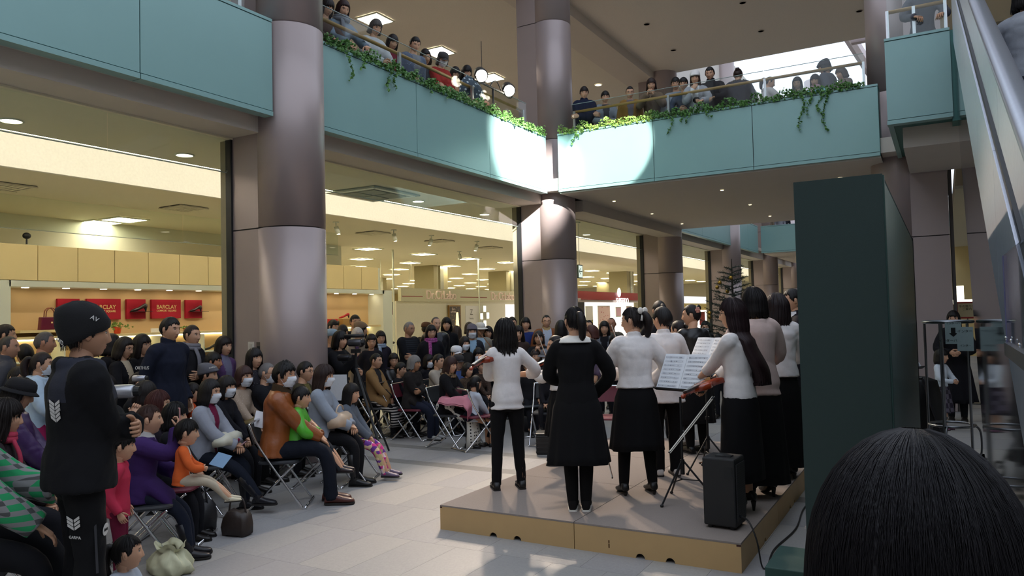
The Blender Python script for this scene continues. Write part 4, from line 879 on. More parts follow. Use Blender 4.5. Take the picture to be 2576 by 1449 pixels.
text('lettering', 'SABLIN', .12, mat('e8e4dc', .4), rt, (.004, .8, -.1), RX, .002)
rt = empty('poster_case', (-18.15, 22.6, 1.55), 0, 'red framed advertising poster of a dark haired woman in the low booth', 'poster'); g = G(); g.box((0, -.40, -.9), (.04, .40, .62)); g.build('frame', mat('5c1418', .5), rt); g = G(); g.box((.04, -.30, -.5), (.045, .30, .34)); g.build('print', mat('e0dccc', .5), rt)
g = G(); g.ell((.05, .03, .08), (.004, .14, .19)); g.build('hair_print', M_BLACK, rt); g = G(); g.ell((.056, .03, .03), (.004, .075, .11)); g.build('face_print', mat('e8c8b0', .5), rt); g = G(); g.ell((.056, .1, -.32), (.004, .16, .10)); g.build('red_print', mat('c83a20', .5), rt)
text('lettering', 'SK-II', .12, mat('e8e4dc', .4), rt, (.045, 0, .5), RX, .002)
root = empty('cosmetics_counter', (-16.2, 21.0, 0), 0, 'white display counter with tall boots and boxes behind the crowd', 'counter'); g = G(); g.box((-.3, -1.2, 0), (.3, 2.2, 1.2)); g.build('body', mat('dcdccc', .5), root, bevel=.01); g = G(); g.box((-.35, -1.25, 1.2), (.35, 2.25, 1.24)); g.build('worktop', M_WHITE, root); text('lettering', 'COFFRET 2013', .12, mat('8a8a80', .5), root, (.305, .6, 1.0), RX, .002)
root = empty('tall_boot', (-13.0, 15.9, 1.05), 0, 'tall dark brown boot standing on a glass table behind the scarf woman', 'boot'); g = G(); g.tube([(0, 0, .02), (0, 0, .10), (0, 0, .25), (0, 0, .46)], [.06, .055, .07, .085], 12); g.build('shaft', mat('2a1c16', .5), root, smooth=True); g = G(); g.ell((.03, .09, .04), (.045, .13, .04)); g.build('foot', mat('2a1c16', .5), root, smooth=True)
root = empty('glass_table', (-13.0, 15.8, 0), 0, 'low display table with a pale top holding the tall boot', 'table'); g = G(); g.box((-.35, -.5, 1.02), (.35, .9, 1.05)); g.build('tabletop', M_WHITE, root)
for sx in (-.3, .3):
    for sy in (-.45, .85): g = G(); g.tube([(sx, sy, 0), (sx, sy, 1.02)], .015, 6); g.build('leg', M_STEEL, root)
root = empty('red_booth', (0, 0, 0), 0, 'brightly lit white cosmetics booth under a dark red fascia', 'shop booth')
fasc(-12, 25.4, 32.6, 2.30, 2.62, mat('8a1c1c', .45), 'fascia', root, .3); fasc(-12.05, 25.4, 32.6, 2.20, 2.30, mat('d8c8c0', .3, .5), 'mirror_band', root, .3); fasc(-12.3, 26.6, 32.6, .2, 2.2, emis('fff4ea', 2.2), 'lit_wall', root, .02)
fasc(-12.0, 25.4, 26.5, 0, 2.2, M_BLACK, 'dark_side', root, .3); g = G(); g.ell((-11.96, 30.0, 2.62), (.03, .20, .20)); g.build('round_logo', emis('ffffff', 3), root)
text('lettering', 'SHISEIDO', .34, emis('fff4f0', 1.6), root, (-11.97, 30.4, 2.26), RX, .01); text('lettering', 'MAQUI', .12, mat('e8e4dc', .4), root, (-11.97, 25.9, 2.3), RX, .01)
for k, (y, z, w_, h_, c, c2) in enumerate(((27.5, 1.75, .35, .30, 'e8e4dc', None), (27.5, 1.2, .35, .30, 'e0cf6a', None), (29.0, 1.45, .65, .62, 'e8c8c0', 'b03a30'), (30.6, 1.8, .3, .22, 'e6b8c4', None), (31.9, 1.75, .35, .3, 'd8a0a4', 'a03028'), (31.9, 1.2, .35, .3, 'e8e4dc', None))):
    rt = empty('lit_poster', (-12.28, y, z), 0, ['pale square poster top left in the red booth', 'yellow poster low at the left of the red booth', 'big square poster ringed with red flowers in the red booth', 'small pink poster right of the flower poster', 'red patterned poster at the right of the red booth', 'pale poster low at the right of the red booth'][k], 'poster', 'posters in the red booth'); g = G(); g.box((0, -w_, -h_), (.03, w_, h_)); g.build('frame', M_WHITE, rt); g = G(); g.box((.03, -w_+.04, -h_+.04), (.035, w_-.04, h_-.04)); g.build('print', mat(c, .6, 0, 'flecks', c2, 7) if c2 else mat(c, .6), rt)
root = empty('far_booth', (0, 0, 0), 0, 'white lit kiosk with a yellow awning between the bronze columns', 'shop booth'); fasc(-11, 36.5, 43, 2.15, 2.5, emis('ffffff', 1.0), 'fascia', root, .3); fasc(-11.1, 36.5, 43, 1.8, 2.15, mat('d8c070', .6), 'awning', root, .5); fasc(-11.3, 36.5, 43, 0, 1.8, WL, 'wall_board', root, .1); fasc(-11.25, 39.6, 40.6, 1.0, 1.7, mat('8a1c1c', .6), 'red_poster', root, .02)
# exit sign hanging in the third bay
root = empty('exit_sign', (-7.95, 17.3, 2.82), 0, 'small hanging sign box with a green arrow beside the middle column', 'sign'); g = G(); g.box((-.03, -.13, -.17), (.03, .13, .17)); g.build('box', mat('2c4a34', .5), root); g = G(); g.box((.03, -.11, -.15), (.034, .11, .15)); g.build('face', emis('f0fff0', .9), root)
text('arrow', '\u2190', .26, mat('1a7a3a', .5), root, (.036, 0, 0), RX, .001); g = G(); g.tube([(0, 0, .17), (0, 0, 1.24)], .008, 6); g.build('rod', M_WHITE, root); g = G(); g.ell((0, 0, 1.25), (.06, .06, .03)); g.build('rose', M_WHITE, root)
# ---------------------------------------------------------------- railings, ivy, stage spots
def railing(name, pts, axis, f, zg0, zg1, zr, posts, label, foff):
    root = empty(name, (0, 0, 0), 0, label, 'railing')
    for a0, a1 in pts:
        g = G(); g.box((f-.006, a0+.01, zg0), (f+.006, a1-.01, zg1)) if axis == 'y' else g.box((a0+.01, f-.006, zg0), (a1-.01, f+.006, zg1)); g.build('glass_panel', glassmat((.95, .98, .97), .25), root)
        g = G(); g.box((f-.009, a0+.01, zg1), (f+.009, a1-.01, zg1+.006)) if axis == 'y' else g.box((a0+.01, f-.009, zg1), (a1-.01, f+.009, zg1+.006)); g.build('glass_edge', mat('aab8b4', .2), root)
    lo, hi = pts[0][0], pts[-1][1]; g = G(); fr = f+foff; g.tube([(fr, lo, zr), (fr, hi, zr)] if axis == 'y' else [(lo, fr, zr), (hi, fr, zr)], .028, 10); g.build('handrail', M_WOOD, root, smooth=True)
    for p in posts:
        g = G(); c = (f+foff*.5, p) if axis == 'y' else (p, f+foff*.5); g.box((c[0]-.02, c[1]-.025, 4.55 if foff > 0 or True else 0), (c[0]+.02, c[1]+.025, zr)); g.build('post', mat('c9c9cc', .3, .8), root)
    return root
railing('glass_railing', [(7.3, 9.2), (9.2, 11.3), (11.3, 13.3)], 'y', -7.2, 5.44, 6.05, 5.92, (9.25, 11.35, 13.25), 'glass railing with a wooden handrail above the left teal parapet', -.10)
railing('glass_railing', [(.0, 3.0), (3.0, 6.2)], 'y', -7.2, 5.44, 6.05, 5.92, (3.0, 6.15), 'glass railing above the teal parapet in the top left corner', -.10)
railing('glass_railing', [(-6.5, -4.5), (-4.5, -2.65), (-2.65, -1.0)], 'x', 13.95, 5.44, 6.06, 5.93, (-6.45, -4.45, -2.65, -1.02), 'glass railing with a wooden handrail along the front of the bridge', .10)
railing('glass_railing', [(-6.5, -3.5), (-3.5, -1.0)], 'x', 21.95, 5.44, 6.06, 5.93, (-6.4, -3.5, -1.1), 'glass railing with a handrail along the back of the bridge', -.10)
railing('glass_railing', [(-.54, .2)], 'x', 11.72, 5.44, 6.2, 5.92, (-.53, -.2, .18), 'short glass railing on the teal balcony box by the escalator', .10)
LEAF = mat('4f7a38', .5, 0, 'plain', None, 9, 0, .4, var=.5); LEAF_SUN = mat('7fa04c', .5, 0, 'plain', None, 9, 0, .4, var=.4)  # second leaf green is lightened to paint sunlight into the bridge ivy
def ivy(a0, a1, axis, f, z, dens, label, trails=(), seed=0, m=None):
    root = empty('ivy_planting', (0, 0, 0), 0, label, 'ivy', 'ivy along the parapets'); r_ = np.random.default_rng(seed); n = int((a1-a0)*dens*1.6)
    def leaves(pts, name, m_):
        g = G(); n = len(pts); N_ = nrm_rows(r_.normal(0, 1, (n, 3))+np.array([.6, -.6, .8])); U = nrm_rows(np.cross(N_, r_.normal(0, 1, (n, 3)))); W_ = np.cross(N_, U); s_ = r_.uniform(.014, .030, (n, 1))
        c = np.asarray(pts); q = np.stack([c-W_*s_*1.1, c+U*s_*.9-W_*s_*.3, c+W_*s_*1.3, c-U*s_*.9-W_*s_*.3, c+N_*s_*.25], 1).reshape(-1, 3); i = np.arange(n)[:, None]*5
        g.add(q, [np.concatenate([i+[0, 1, 4], i+[1, 2, 4], i+[2, 3, 4], i+[3, 0, 4]])]); return tag(g.build(name, m_, root), kind='stuff')
    a = r_.uniform(a0, a1, n); h = .07+.05*np.abs(np.sin(a*5+seed))+.03*np.sin(a*13); zz = z-.03+r_.uniform(0, 1, n)**1.3*h*1.5; off = r_.uniform(-.10, .035, n)
    P_ = np.stack([f+off, a, zz], -1) if axis == 'y' else np.stack([a, f-off, zz], -1)
    leaves(P_, 'foliage', m or LEAF)
    for t, L in trails:
        k = int(L*34)+3; s_ = np.linspace(0, 1, k); al = t+.06*np.sin(s_*5+t*3)+.03*s_; zz = z+.02-s_*L
        pts = np.stack([np.full(k, f+.035), al, zz], -1) if axis == 'y' else np.stack([al, np.full(k, f-.035), zz], -1)
        leaves(np.repeat(pts, 2, 0)+r_.normal(0, .012, (2*k, 3))*[1, 1, 1]+([.012, 0, 0] if axis == 'y' else [0, -.012, 0]), 'trailing_stem', LEAF)
        g = G(); g.tube(pts, .003, 4); g.build('stem', mat('3c4a28', .7), root)
def nrm_rows(a): return a/(np.linalg.norm(a, axis=1)[:, None]+1e-9)
ivy(7.32, 9.34, 'y', -6.99, 5.45, 330, 'ivy on the left parapet next to the big column', ((7.75, .42), (8.6, .38), (8.75, .30), (8.0, .2)), 1)
ivy(9.34, 11.5, 'y', -6.99, 5.45, 330, 'ivy in the middle of the left parapet under the red capped watcher', ((10.1, .12), (9.6, .14)), 2)
ivy(11.5, 13.7, 'y', -6.99, 5.45, 330, 'brightly lit ivy on the left parapet under the stage spotlights', ((12.4, .08),), 3)
ivy(-6.7, -4.69, 'x', 13.73, 5.45, 330, 'ivy at the sunlit left end of the bridge parapet', ((-6.35, .28), (-6.2, .16)), 4, LEAF_SUN)
ivy(-4.69, -2.84, 'x', 13.73, 5.45, 340, 'ivy in the middle of the bridge parapet with short trailing stems', ((-4.35, .35), (-4.0, .22), (-4.1, .18), (-3.6, .16)), 5)
ivy(-2.84, -1.0, 'x', 13.73, 5.45, 340, 'ivy at the right of the bridge parapet with two long trailing stems', ((-2.02, .62), (-1.88, .38), (-1.62, .72), (-1.7, .4)), 6)
root = empty('stage_spotlights', (-7.05, 11.75, 5.45), 0, 'pair of round stage spotlights on a bar clamped to the left gallery rail', 'spotlight')
g = G(); g.tube([(0, 0, -.05), (0, 0, .50)], .018, 8); g.tube([(0, -.65, .50), (0, .62, .50)], .020, 8); g.build('bar', M_BLACK, root)
LAMPS = []
for k, dy in enumerate((-.50, .48)):
    c = V(.05, dy, .62-.02*k); o = G(); dr = nrm(V(4.6, -5.2, -4.6)); o.tube([c-dr*.16, c-dr*.13, c+dr*.02, c+dr*.10], [.05, .10, .12, .125], 18, caps=True); s_ = o.build('lamp_housing', M_BLACK, root, smooth=True)
    e = G(); e.ell(c+dr*.10, (.105, .105, .105), 0, 16, 10); e.build('lens', emis('fff4e0', 26), root, smooth=True); y = G(); y.tube(smooth_path([c+V(0, -.14, 0), c+V(0, -.14, -.12), c+V(0, 0, -.17), c+V(0, .14, -.12), c+V(0, .14, 0)], 4), .010, 6); y.build('yoke', M_BLACK, root)
    wc = V(-7.05, 11.75, 5.45)+c+dr*.25; spot('stage_spot', wc, (-2.3, 6.1, .3), 1300, 44, .5, (1, .80, .62), .09)
g = G(); g.tube(smooth_path([(0, -.1, .5), (0, .0, .62), (0, .15, .66), (0, .28, .55), (0, .3, .5)], 5), .012, 6); g.build('cable_loop', M_BLACK, root, smooth=True)
rt = empty('reflector_umbrella', (-7.30, 11.62, 5.72), 0, 'dark round cloth with white dots hanging behind the left stage spotlight', 'cloth'); g = G(); g.grid([[(.10-.25*r*r, r*.40*math.cos(a), .05+r*.45*math.sin(a)) for a in A_[::3]] for r in (.02, .35, .7, 1)], caps=False); g.build('cloth', mat('2e3e4e', .7, 0, 'dots', 'c8d0d4', 13), rt, smooth=True); g = G(); g.tube([(.1, 0, .5), (.1, 0, 1.1)], .006, 5); g.build('cord', M_DARK, rt)
spot('sun_shaft', (5.0, 1.0, 11.8), (-6.95, 12.9, 4.72), 150000, 7.6, .8, (1, .97, .92), .02)
spot('sun_shaft', (3.5, -2.0, 11.8), (-5.6, 13.7, 4.95), 60000, 5.2, .3, (1, .97, .92), .02)
# ---------------------------------------------------------------- stage
M_CARPET = mat('928780', .95, 0, 'stone', None, 30, 0, .2); M_SIDE = mat('bf9f70', .5, 0, 'plain', None, 6, 0, .3, var=.06)
PX = [-3.675, -2.452, -1.225]; PY = [5.112, 6.39, 7.67, 8.95]
for j in range(3):
    for i in range(2):
        x0, x1, y0, y1 = PX[i]+.003, PX[i+1]-.003, PY[j]+.003, PY[j+1]-.003
        root = empty('stage_block', (x0, y0, 0), 0, ['front left', 'front right', 'middle left', 'middle right', 'rear left', 'rear right'][j*2+i]+' wooden stage block with grey carpet top and yellow sides', 'stage block', 'stage blocks under the performers')
        W, D = x1-x0, y1-y0
        g = G(); g.box((0, 0, .188), (W, D, .2)); g.build('carpet_top', M_CARPET, root)
        def side(name, a, b, ax, pos, inv=False):
            # side board with two half-round hand holes cut into its lower edge
            pts = [(a, 0)]
            for c in ((b-a)*.42, (b-a)*.60):
                c = a+c; pts += [(c-.035, 0)]+[(c-.035*math.cos(t), .035*math.sin(t)) for t in np.linspace(0, PI, 8)[1:-1]]+[(c+.035, 0)]
            pts += [(b, 0), (b, .187), (a, .187)]
            g = G(); g.prism(pts, pos, pos+.018, ax); return g.build(name, M_SIDE, root)
        side('side_board', 0, W, 1, 0); side('side_board', 0, W, 1, D-.018); side('side_board', .018, D-.018, 0, 0); side('side_board', .018, D-.018, 0, W-.018)
        if j == 0:
            g = G(); g.box((0 if i == 0 else W-.03, -.001, .175), (.02 if i == 0 else W, .0, .187)); g.build('chipped_corner', mat('3a1a14', .8), root)
            if i: g = G(); g.box((.27, -.0012, .045), (.28, 0, .075)); g.box((.27, -.0012, .08), (.28, 0, .10)); g.build('scuff_mark', mat('5a3a1c', .8), root)
# loudspeaker on the stage
p0, p1, p2 = V(-1.549, 5.373, .2), V(-1.334, 5.355, .2), V(-1.284, 5.519, .2)
root = empty('loudspeaker', ((-1.549-1.30)/2, 5.49, .2), math.radians(-4), 'black upright loudspeaker at the front right corner of the stage', 'loudspeaker')
g = G(); g.box((-.118, -.115, .02), (.118, .115, .50)); g.build('cabinet', mat('1b1b1d', .55, 0, 'plain', None, 200, .3), root, bevel=.012)
g = G(); g.box((.119, -.095, .06), (.126, .095, .46)); g.build('grille', mat('262628', .7, 0, 'stripes', '1a1a1c', 400), root)
g = G(); g.box((-.04, -.05, .498), (.07, .02, .508)); g.build('top_panel', mat('2a2a2c', .4), root); g = G(); g.box((.04, -.118, .36), (.10, -.113, .44)); g.build('control_panel', M_DARK, root)
for sx in (-.08, .08):
    for sy in (-.08, .08): g = G(); g.tube([(sx, sy, 0), (sx, sy, .03)], .018, 8); g.build('foot', M_BLACK, root)
g = G(); pp = smooth_path([(-1.29, 5.40, .30), (-1.22, 5.33, .29), (-1.16, 5.28, .18), (-1.13, 5.27, .02), (-1.10, 5.30, .012), (-1.13, 5.7, .012), (-1.08, 6.3, .012), (-1.12, 7.0, .012), (-1.05, 7.7, .012)], 8); g.tube(pp, .006, 6); tag(g.build('audio_cable', M_BLACK, smooth=True), 'black cable running from the loudspeaker down along the stage edge', 'cable')
g = G(); g.tube([(-1.335, 5.43, .30), (-1.285, 5.40, .298)], .010, 8); tag(g.build('cable_plug', M_STEEL), 'silver plug pushed into the loudspeaker', 'plug')
# music stands
def music_stand(x, y, z0, rz, zt, label, tilt=55, legs=True, paper='score'):
    root = empty('music_stand', (x, y, z0), rz, label, 'music stand'); g = G(); g.tube([(0, 0, .25), (0, 0, zt-.05)], .010, 8); g.build('pole', M_BLACK, root); g = G(); g.tube([(0, 0, .22), (0, 0, .34)], .018, 8); g.tube([(0, 0, .50), (0, 0, .53)], .02, 8); g.build('collar', M_BLACK, root)
    for k in range(3):
        a = k*2*PI/3+.5; g = G(); g.tube([(0, 0, .34), (.27*math.cos(a), .27*math.sin(a), .012)], .008, 6); g.tube([(0, 0, .18), (.14*math.cos(a), .14*math.sin(a), .175)], .005, 6); l_ = g.build('leg', M_BLACK, root); g = G(); g.ell((.27*math.cos(a), .27*math.sin(a), .012), (.015, .015, .012)); g.build('rubber_tip', M_BLACK, l_)
    t = math.radians(tilt); yv = V(0, math.cos(t), math.sin(t)); nv = V(0, -math.sin(t), math.cos(t)); M = (np.stack([V(1, 0, 0), yv, nv], 1), V(0, -.02, zt))
    g = G(); g.box((-.24, 0, -.012), (.24, .30, -.006), 0, M); g.box((-.24, -.0, -.01), (.24, .008, .035), 0, M); g.build('desk', M_BLACK, root)
    for k, (xa, xb, dz) in enumerate(((-.235, -.005, .002), (.0, .225, .006))):
        s_ = G(); P_ = [[M[0] @ V(xa+(xb-xa)*u_, .012+.315*v_, dz+.012*math.sin(u_*PI)*.5)+M[1] for u_ in np.linspace(0, 1, 6)] for v_ in (0, 1)]; s_.grid(P_, wrap=False); s_.build('sheet', mat('dfe3e8', .7), root)
        n_ = G()
        for r in range(8):
            for l_ in range(2):
                yy = .03+r*.037; n_.box((xa+.02, yy+l_*.010, .0125), (xb-.02, yy+l_*.010+.0018, .0132), 0, M)
            r_ = np.random.default_rng(r+k*9)
            for xx in r_.uniform(xa+.02, xb-.03, 9): n_.box((xx, yy+.002, .0125), (xx+.004, yy+.008, .0134), 0, M)
        tag(n_.build('printed_notes', mat('8a8e98', .8), root), kind='stuff')
    return root
music_stand(-1.90, 6.04, .2, math.radians(-20), .90, 'front music stand with open sheet music on the stage behind the loudspeaker', 62)
music_stand(-2.02, 7.25, .2, math.radians(-30), 1.0, 'second music stand with sheets behind the long haired woman', 60)
music_stand(-.35, 9.0, 0, math.radians(60), 1.08, 'music stand with a sheet seen in the gap right of the green panel', 55)
# dark green partition, small plinth
DG = mat('2b3a37', .7, 0, 'plain', None, 60, .15, .3, var=.04)
root = empty('partition_box', (-.645, 4.06, 0), 0, 'tall dark green freestanding partition in front of the stage right side', 'partition')
g = G(); g.box((0, 0, 0), (.41, .03, 2.40)); g.box((0, .03, 0), (.03, 4.06, 2.40)); g.box((.03, .03, 2.37), (.41, 4.06, 2.40)); g.build('green_face', DG, root)
g = G(); g.box((.38, .06, 0), (.415, 4.06, 2.37)); g.build('side_face', mat('6f8680', .35, .2, 'plain', None, 40, .1), root); g = G(); g.box((.36, .02, 0), (.418, .06, 2.395)); g.build('edge_post', mat('2a4a44', .4), root); g = G(); g.box((.36, 4.06, 0), (.42, 4.09, 2.40)); g.build('end_post', M_DARK, root)
g = G(); g.box((-.95, 4.50, 0), (-.655, 4.95, .27)); tag(g.build('plinth', mat('24463f', .6), bevel=.006), 'small dark green plinth on the floor against the partition', 'plinth')
# escalator
root = empty('escalator', (0, 0, 0), 0, 'stainless steel escalator rising away along the right edge', 'escalator'); X0 = .25; sl = .51
ln = lambda b, y: b+sl*y
def band(name, b0, b1, y0, y1, x0, x1, m): g = G(); g.prism([(y0, ln(b0, y0)), (y1, ln(b0, y1)), (y1, ln(b1, y1)), (y0, ln(b1, y0))], x0, x1, 0); return g.build(name, m, root)
segs = [1.45, 3.0, 4.55, 6.1, 7.65, 9.2, 11.45]
BR = mat('dde2ee', .40, 1.0); 
for a, b in zip(segs[:-1], segs[1:]):
    band('skirt_panel', -.60, .215, a+.003, b-.003, X0, X0+.02, BR); band('deck_panel', .26, .60, a+.003, b-.003, X0+.03, X0+.05, BR)
band('shadow_gap', .21, .265, 1.45, 11.45, X0+.012, X0+.03, M_DARK)
g = G(); g.prism([(1.2, 0), (7.0, 0), (12.3, 5.3), (12.3, ln(-.61, 12.3)), (1.45, ln(-.61, 1.45)), (1.2, ln(-.61, 1.2))], X0+.004, X0+1.2, 0); g.build('lower_cladding', mat('6f7678', .06, 1.0), root)
g = G(); ry = lambda y: ln(.66, y); g.tube([(X0+.06, 1.0, ry(1.0)), (X0+.06, 1.5, ry(1.5)), (X0+.06, 9.3, ry(9.3)), (X0+.06, 10, 5.55), (X0+.06, 11.4, 5.6)], .052, 12, flat=.7); g.build('handrail', mat('9aa0ac', .3, .7), root, smooth=True)
g = G(); g.tube([(X0+1.15, 1.5, ry(1.5)), (X0+1.15, 9.3, ry(9.3)), (X0+1.15, 11.4, 5.6)], .05, 12, flat=.7); g.build('handrail', mat('9aa0ac', .3, .7), root, smooth=True)
g = G(); g.prism([(1.5, ln(-.15, 1.5)), (9.3, ln(-.15, 9.3)), (11.4, 4.55), (11.4, 5.55), (9.3, ry(9.3)), (1.5, ry(1.5))], X0+1.1, X0+1.16, 0); g.build('far_balustrade', M_STEELD, root)
k = 0; y = 2.6
while y < 9.3:
    z = ln(-.22, y); g = G(); g.box((X0+.10, y, z-.22), (X0+1.08, y+.40, z)); st_ = g.build('step', mat('17181a', .5, .3), root); g = G(); g.box((X0+.10, y-.004, z-.012), (X0+1.08, y+.012, z+.002)); g.build('nosing', mat('4a4c4e', .5, .4), st_); y += .40
g = G(); g.box((X0+.02, 11.3, 4.42), (X0+1.16, 14, 4.55)); g.build('landing', M_STEELD, root)
root = empty('guard_panel', (.19, 2.65, 1.40), 0, 'clear acrylic guard panel bolted in a steel clip at the right edge', 'guard panel'); g = G(); g.box((0, -.6, .18), (.008, .52, .52)); g.build('pane', glassmat((.9, .93, .97), 1.0), root); g = G(); g.box((-.01, -.6, .17), (.02, .50, .215)); g.build('clip', M_STEEL, root); g = G(); g.box((-.002, .515, .18), (.012, .53, .52)); g.build('edge_strip', mat('6a6a8a', .4), root)
for y in (-.1, .2, .42): g = G(); g.ell((-.008, y, .232), (.004, .007, .007)); g.build('bolt', M_STEEL, root, smooth=True)
# ---------------------------------------------------------------- performers on the stage
P_ = person; W1 = ('ddd8d6', 'plain'); K = '0d0c0e'; GP = 'performers with violins on the stage'; GS = 'seated audience around the stage'; GT = 'standing onlookers behind the seats'; GU = 'onlookers at the left gallery rail'; GB = 'people on the bridge above'
IA = P_('woman in white cardigan and black trousers playing at the stage left edge, back turned', 1270, 806, 6.8, -172, look=-160, z0=.2, hair='wavy', hc='15100f', top=W1+(None,)*0, hem=-.09, bulk=.018, collar='shirt', bottom=('t', K), armL=((-.03, .30, -.16), (.8, 0, -1), 'up', 1.0), armR=((.14, .26, -.24), (1, -.3, -.3), 'down', 1.0), legsp=.045, shoe='0c0b0b', group=GP, sleeve='three')
IB = P_('girl in black cardigan with white lace collar and flared black skirt, back turned', 1445, 775, 6.03, 178, look=-160, z0=.2, hair='pony', hc='15100f', w=1.0, top=(K,), hem=-.08, bulk=.022, collar='lace', bottom=('s', (K,), .40, '0a090a', .006, .085), armR=((.15, .20, -.42), (1, -.2, 0), 'in', 1.0), armL='front', legsp=-.03, shoe=('120e0e', 'plain', None, None, 'd8d4cc'), feet=0, group=GP)
IC = P_('girl with ponytail and white bow wearing a white blouse and black skirt', 1590, 776, 6.5, -165, look=-112, z0=.2, hair='pony', hc='1a1210', w=.98, top=W1, hem=.06, bulk=.030, collar='shirt', bottom=('s', (K,), .42, '0a090a', .006, .075), glass=True, armR=((.17, .16, -.40), (1, -.3, 0), 'in', 1.0), armL='front', legsp=.05, shoe='0c0b0b', heel=.03, group=GP)
ID = P_('short haired boy in untucked white shirt, black trousers and white trainers', 1665, 775, 7.2, -168, look=-140, z0=.2, sex='m', hair='boy', hc='120e0d', w=.95, top=W1, hem=-.16, bulk=.028, collar='shirt', bottom=('t', K), arms='front', loose=.012, shoe=('c8c4c2', 'plain'), group=GP)
IE = P_('girl in black velvet dress with hair bun and pink flower clip', 1738, 768, 8.3, -150, look=-98, z0=.2, hair='bun', hc='120e0d', top=(K, 'shiny'), hem=-.05, collar='crew', bottom=('s', (K,), .35, '0a090a', .004, .06), arms='front', shoe='0c0b0b', group=GP)
IF = P_('woman with very long dark hair in white top with violin and bow at her side', 1842, 754, 5.85, -118, look=-96, z0=.2, hair='verylong', hc='241316', top=W1, hem=-.10, bulk=.012, collar='crew', sleeve='three', bottom=('s', (K,), .27, None, .002, .045), glass=True, armL=((-.04, .40, -.36), (.5, -.6, -.6), 'in', 1.1), armR=((.02, .30, -.40), (.8, -.3, 0), 'in', 1.0), boot=False, heel=.07, shoe='0c0b0b', group=GP)
IG = P_('tall woman with straight bob in beige pink cardigan and long black skirt', 1893, 727, 6.34, -158, look=-118, z0=.2, hair='bobpart', hc='150f10', top=('c4ada6',), hem=-.10, bulk=.032, bottom=('s', (K,), .12, '0a090a', .004, .07), glass=True, arms='front', heel=.07, shoe='0c0b0b', group=GP)
IH = P_('woman with wavy hair in sheer white blouse and long black skirt beside the partition', 1953, 743, 7.0, -168, look=-150, z0=.2, hair='wavy', hc='1e1314', top=('d8d4d4',), hem=.02, bulk=.03, collar='shirt', bottom=('s', (K,), .12, '0a090a', .004, .05), arms='front', heel=.05, shoe='0c0b0b', group=GP)
II = P_('man in dark suit half hidden behind the green partition', 1992, 729, 7.9, -75, look=-72, z0=.2, sex='m', hair='short', hc='120e0d', top=('1e1c22',), inner='d8d8dc', collar='shirt', bottom=('t', '141318'), arms='hold', group=GP)
IJ = P_('small girl with white blouse between the boy and the velvet dress girl', 1706, 808, 8.6, -160, look=-125, z0=.2, hair='pony', hc='1a1211', top=W1, hem=.05, bulk=.02, collar='shirt', bottom=('s', (K,), .4, '0a090a'), arms='front', group=GP)
IK = P_('person with dark tied hair behind the boy in the white shirt', 1658, 758, 9.4, 175, look=-160, z0=0, hair='pony', hc='100d0d', top=('141216',), bottom=('t', K), arms='front')
IL = P_('child in black dress with white sleeves playing a violin behind the black cardigan girl', 1398, 845, 7.8, -95, look=-80, z0=.2, hair='up', hc='1a1311', top=('d8d4d2',), hem=.1, bulk=.02, bottom=('s', (K,), .40, '0a090a'), armL=((-.02, .36, -.10), (.6, 0, -1), 'up', 1.0), armR=((.10, .30, -.16), (1, 0, -.4), 'down', 1.0), shoe='0c0b0b', group=GP)
# ---------------------------------------------------------------- near left
def yoke(r, c):
    x, y, t = r.T; return np.where((t > .36) & (np.abs(x) > .05) & (t < .56) & (np.abs(x) < .17), 1, 0)
JB = P_('tall man in black beanie and black sports jacket with arms crossed, nearest at left', 220, 786, 4.0, 100, look=97, pitch=2, sex='m', hair='short', hc='0e0b0a', skin='b08468', w=1.2, top=('0f0f12',), topmats=[('2c2e38',)], topfn=yoke, hem=-.06, bulk=.042, collar='hood', bottom=('t', '0e0e10'), loose=.06, arms='cross', hat=('slouch', '0a0a0d'), legsp=.05, lod=0)
P_('man in green plaid shirt seated at the far left edge, head out of frame', -75, 985, 4.0, 75, 'sit', sex='m', hair='short', top=('2f9a62', 'plaid', '8a8a8a', 105), hem=-.1, bulk=.05, collar='shirt', bottom=('t', '101014'), loose=.02, armR='knees', armL=((.10, .42, -.22), (.7, -.3, -.4), 'down', .5), knee=.16, chair=True, lod=0, s=1.02)
P_('dark haired woman with pink scarf at the left edge behind the plaid shirt', 12, 1010, 5.0, 80, 'sit', hair='wavy', hc='1c1412', top=('2a2024',), scarf=('b03a52',), bottom=('t', '14141a'), arms='lap', chair=True)
P_('woman in dark bucket hat and purple quilted jacket, left', 48, 955, 6.0, 80, 'sit', pitch=18, hair='shortf', hc='15100f', top=('3c2450', 'shiny'), bulk=.04, collar='high', bottom=('t', '15131a'), arms='lap', hat=('bucket', '0e0d12'), chair=True)
P_('small dark haired child low behind the purple quilted jacket', 45, 925, 7.4, 60, 'sit', look=40, hair='boy', top=('1c1a20',), arms='lap', s=.7)
P_('girl in pale blue hooded top with white headband and mask, left', 105, 888, 7.2, 75, look=78, hair='pony', hc='1e1312', top=('a9bccc',), hem=-.12, bulk=.03, collar='hood', cc=None, bottom=('s', ('8e1c4c',), .45, '201a20'), arms='front', mask=True)
P_('dark haired man looking right at the far left edge', 14, 818, 8.6, 85, look=85, sex='m', hair='short', top=('1a1a20',), arms='down', bottom=('t', K))
P_('balding man in grey turtleneck sweater, left edge', 22, 847, 7.9, 80, look=70, sex='m', hair='thin', hc='3a3634', top=('4a4a50',), collar='turtle', arms='down', bottom=('t', K), skin='b88a70')
P_('person with dark hair seen from behind between the grey haired and balding men', 62, 868, 8.3, -160, hair='boy', hc='140e0c', top=('1a181c',), bottom=('t', K))
P_('grey haired man with a lined face behind the headband girl', 113, 836, 8.1, 88, look=85, sex='m', hair='crop', hc='55504e', top=('1a1a1e',), inner='c8c4c0', bottom=('t', K), skin='b88468')
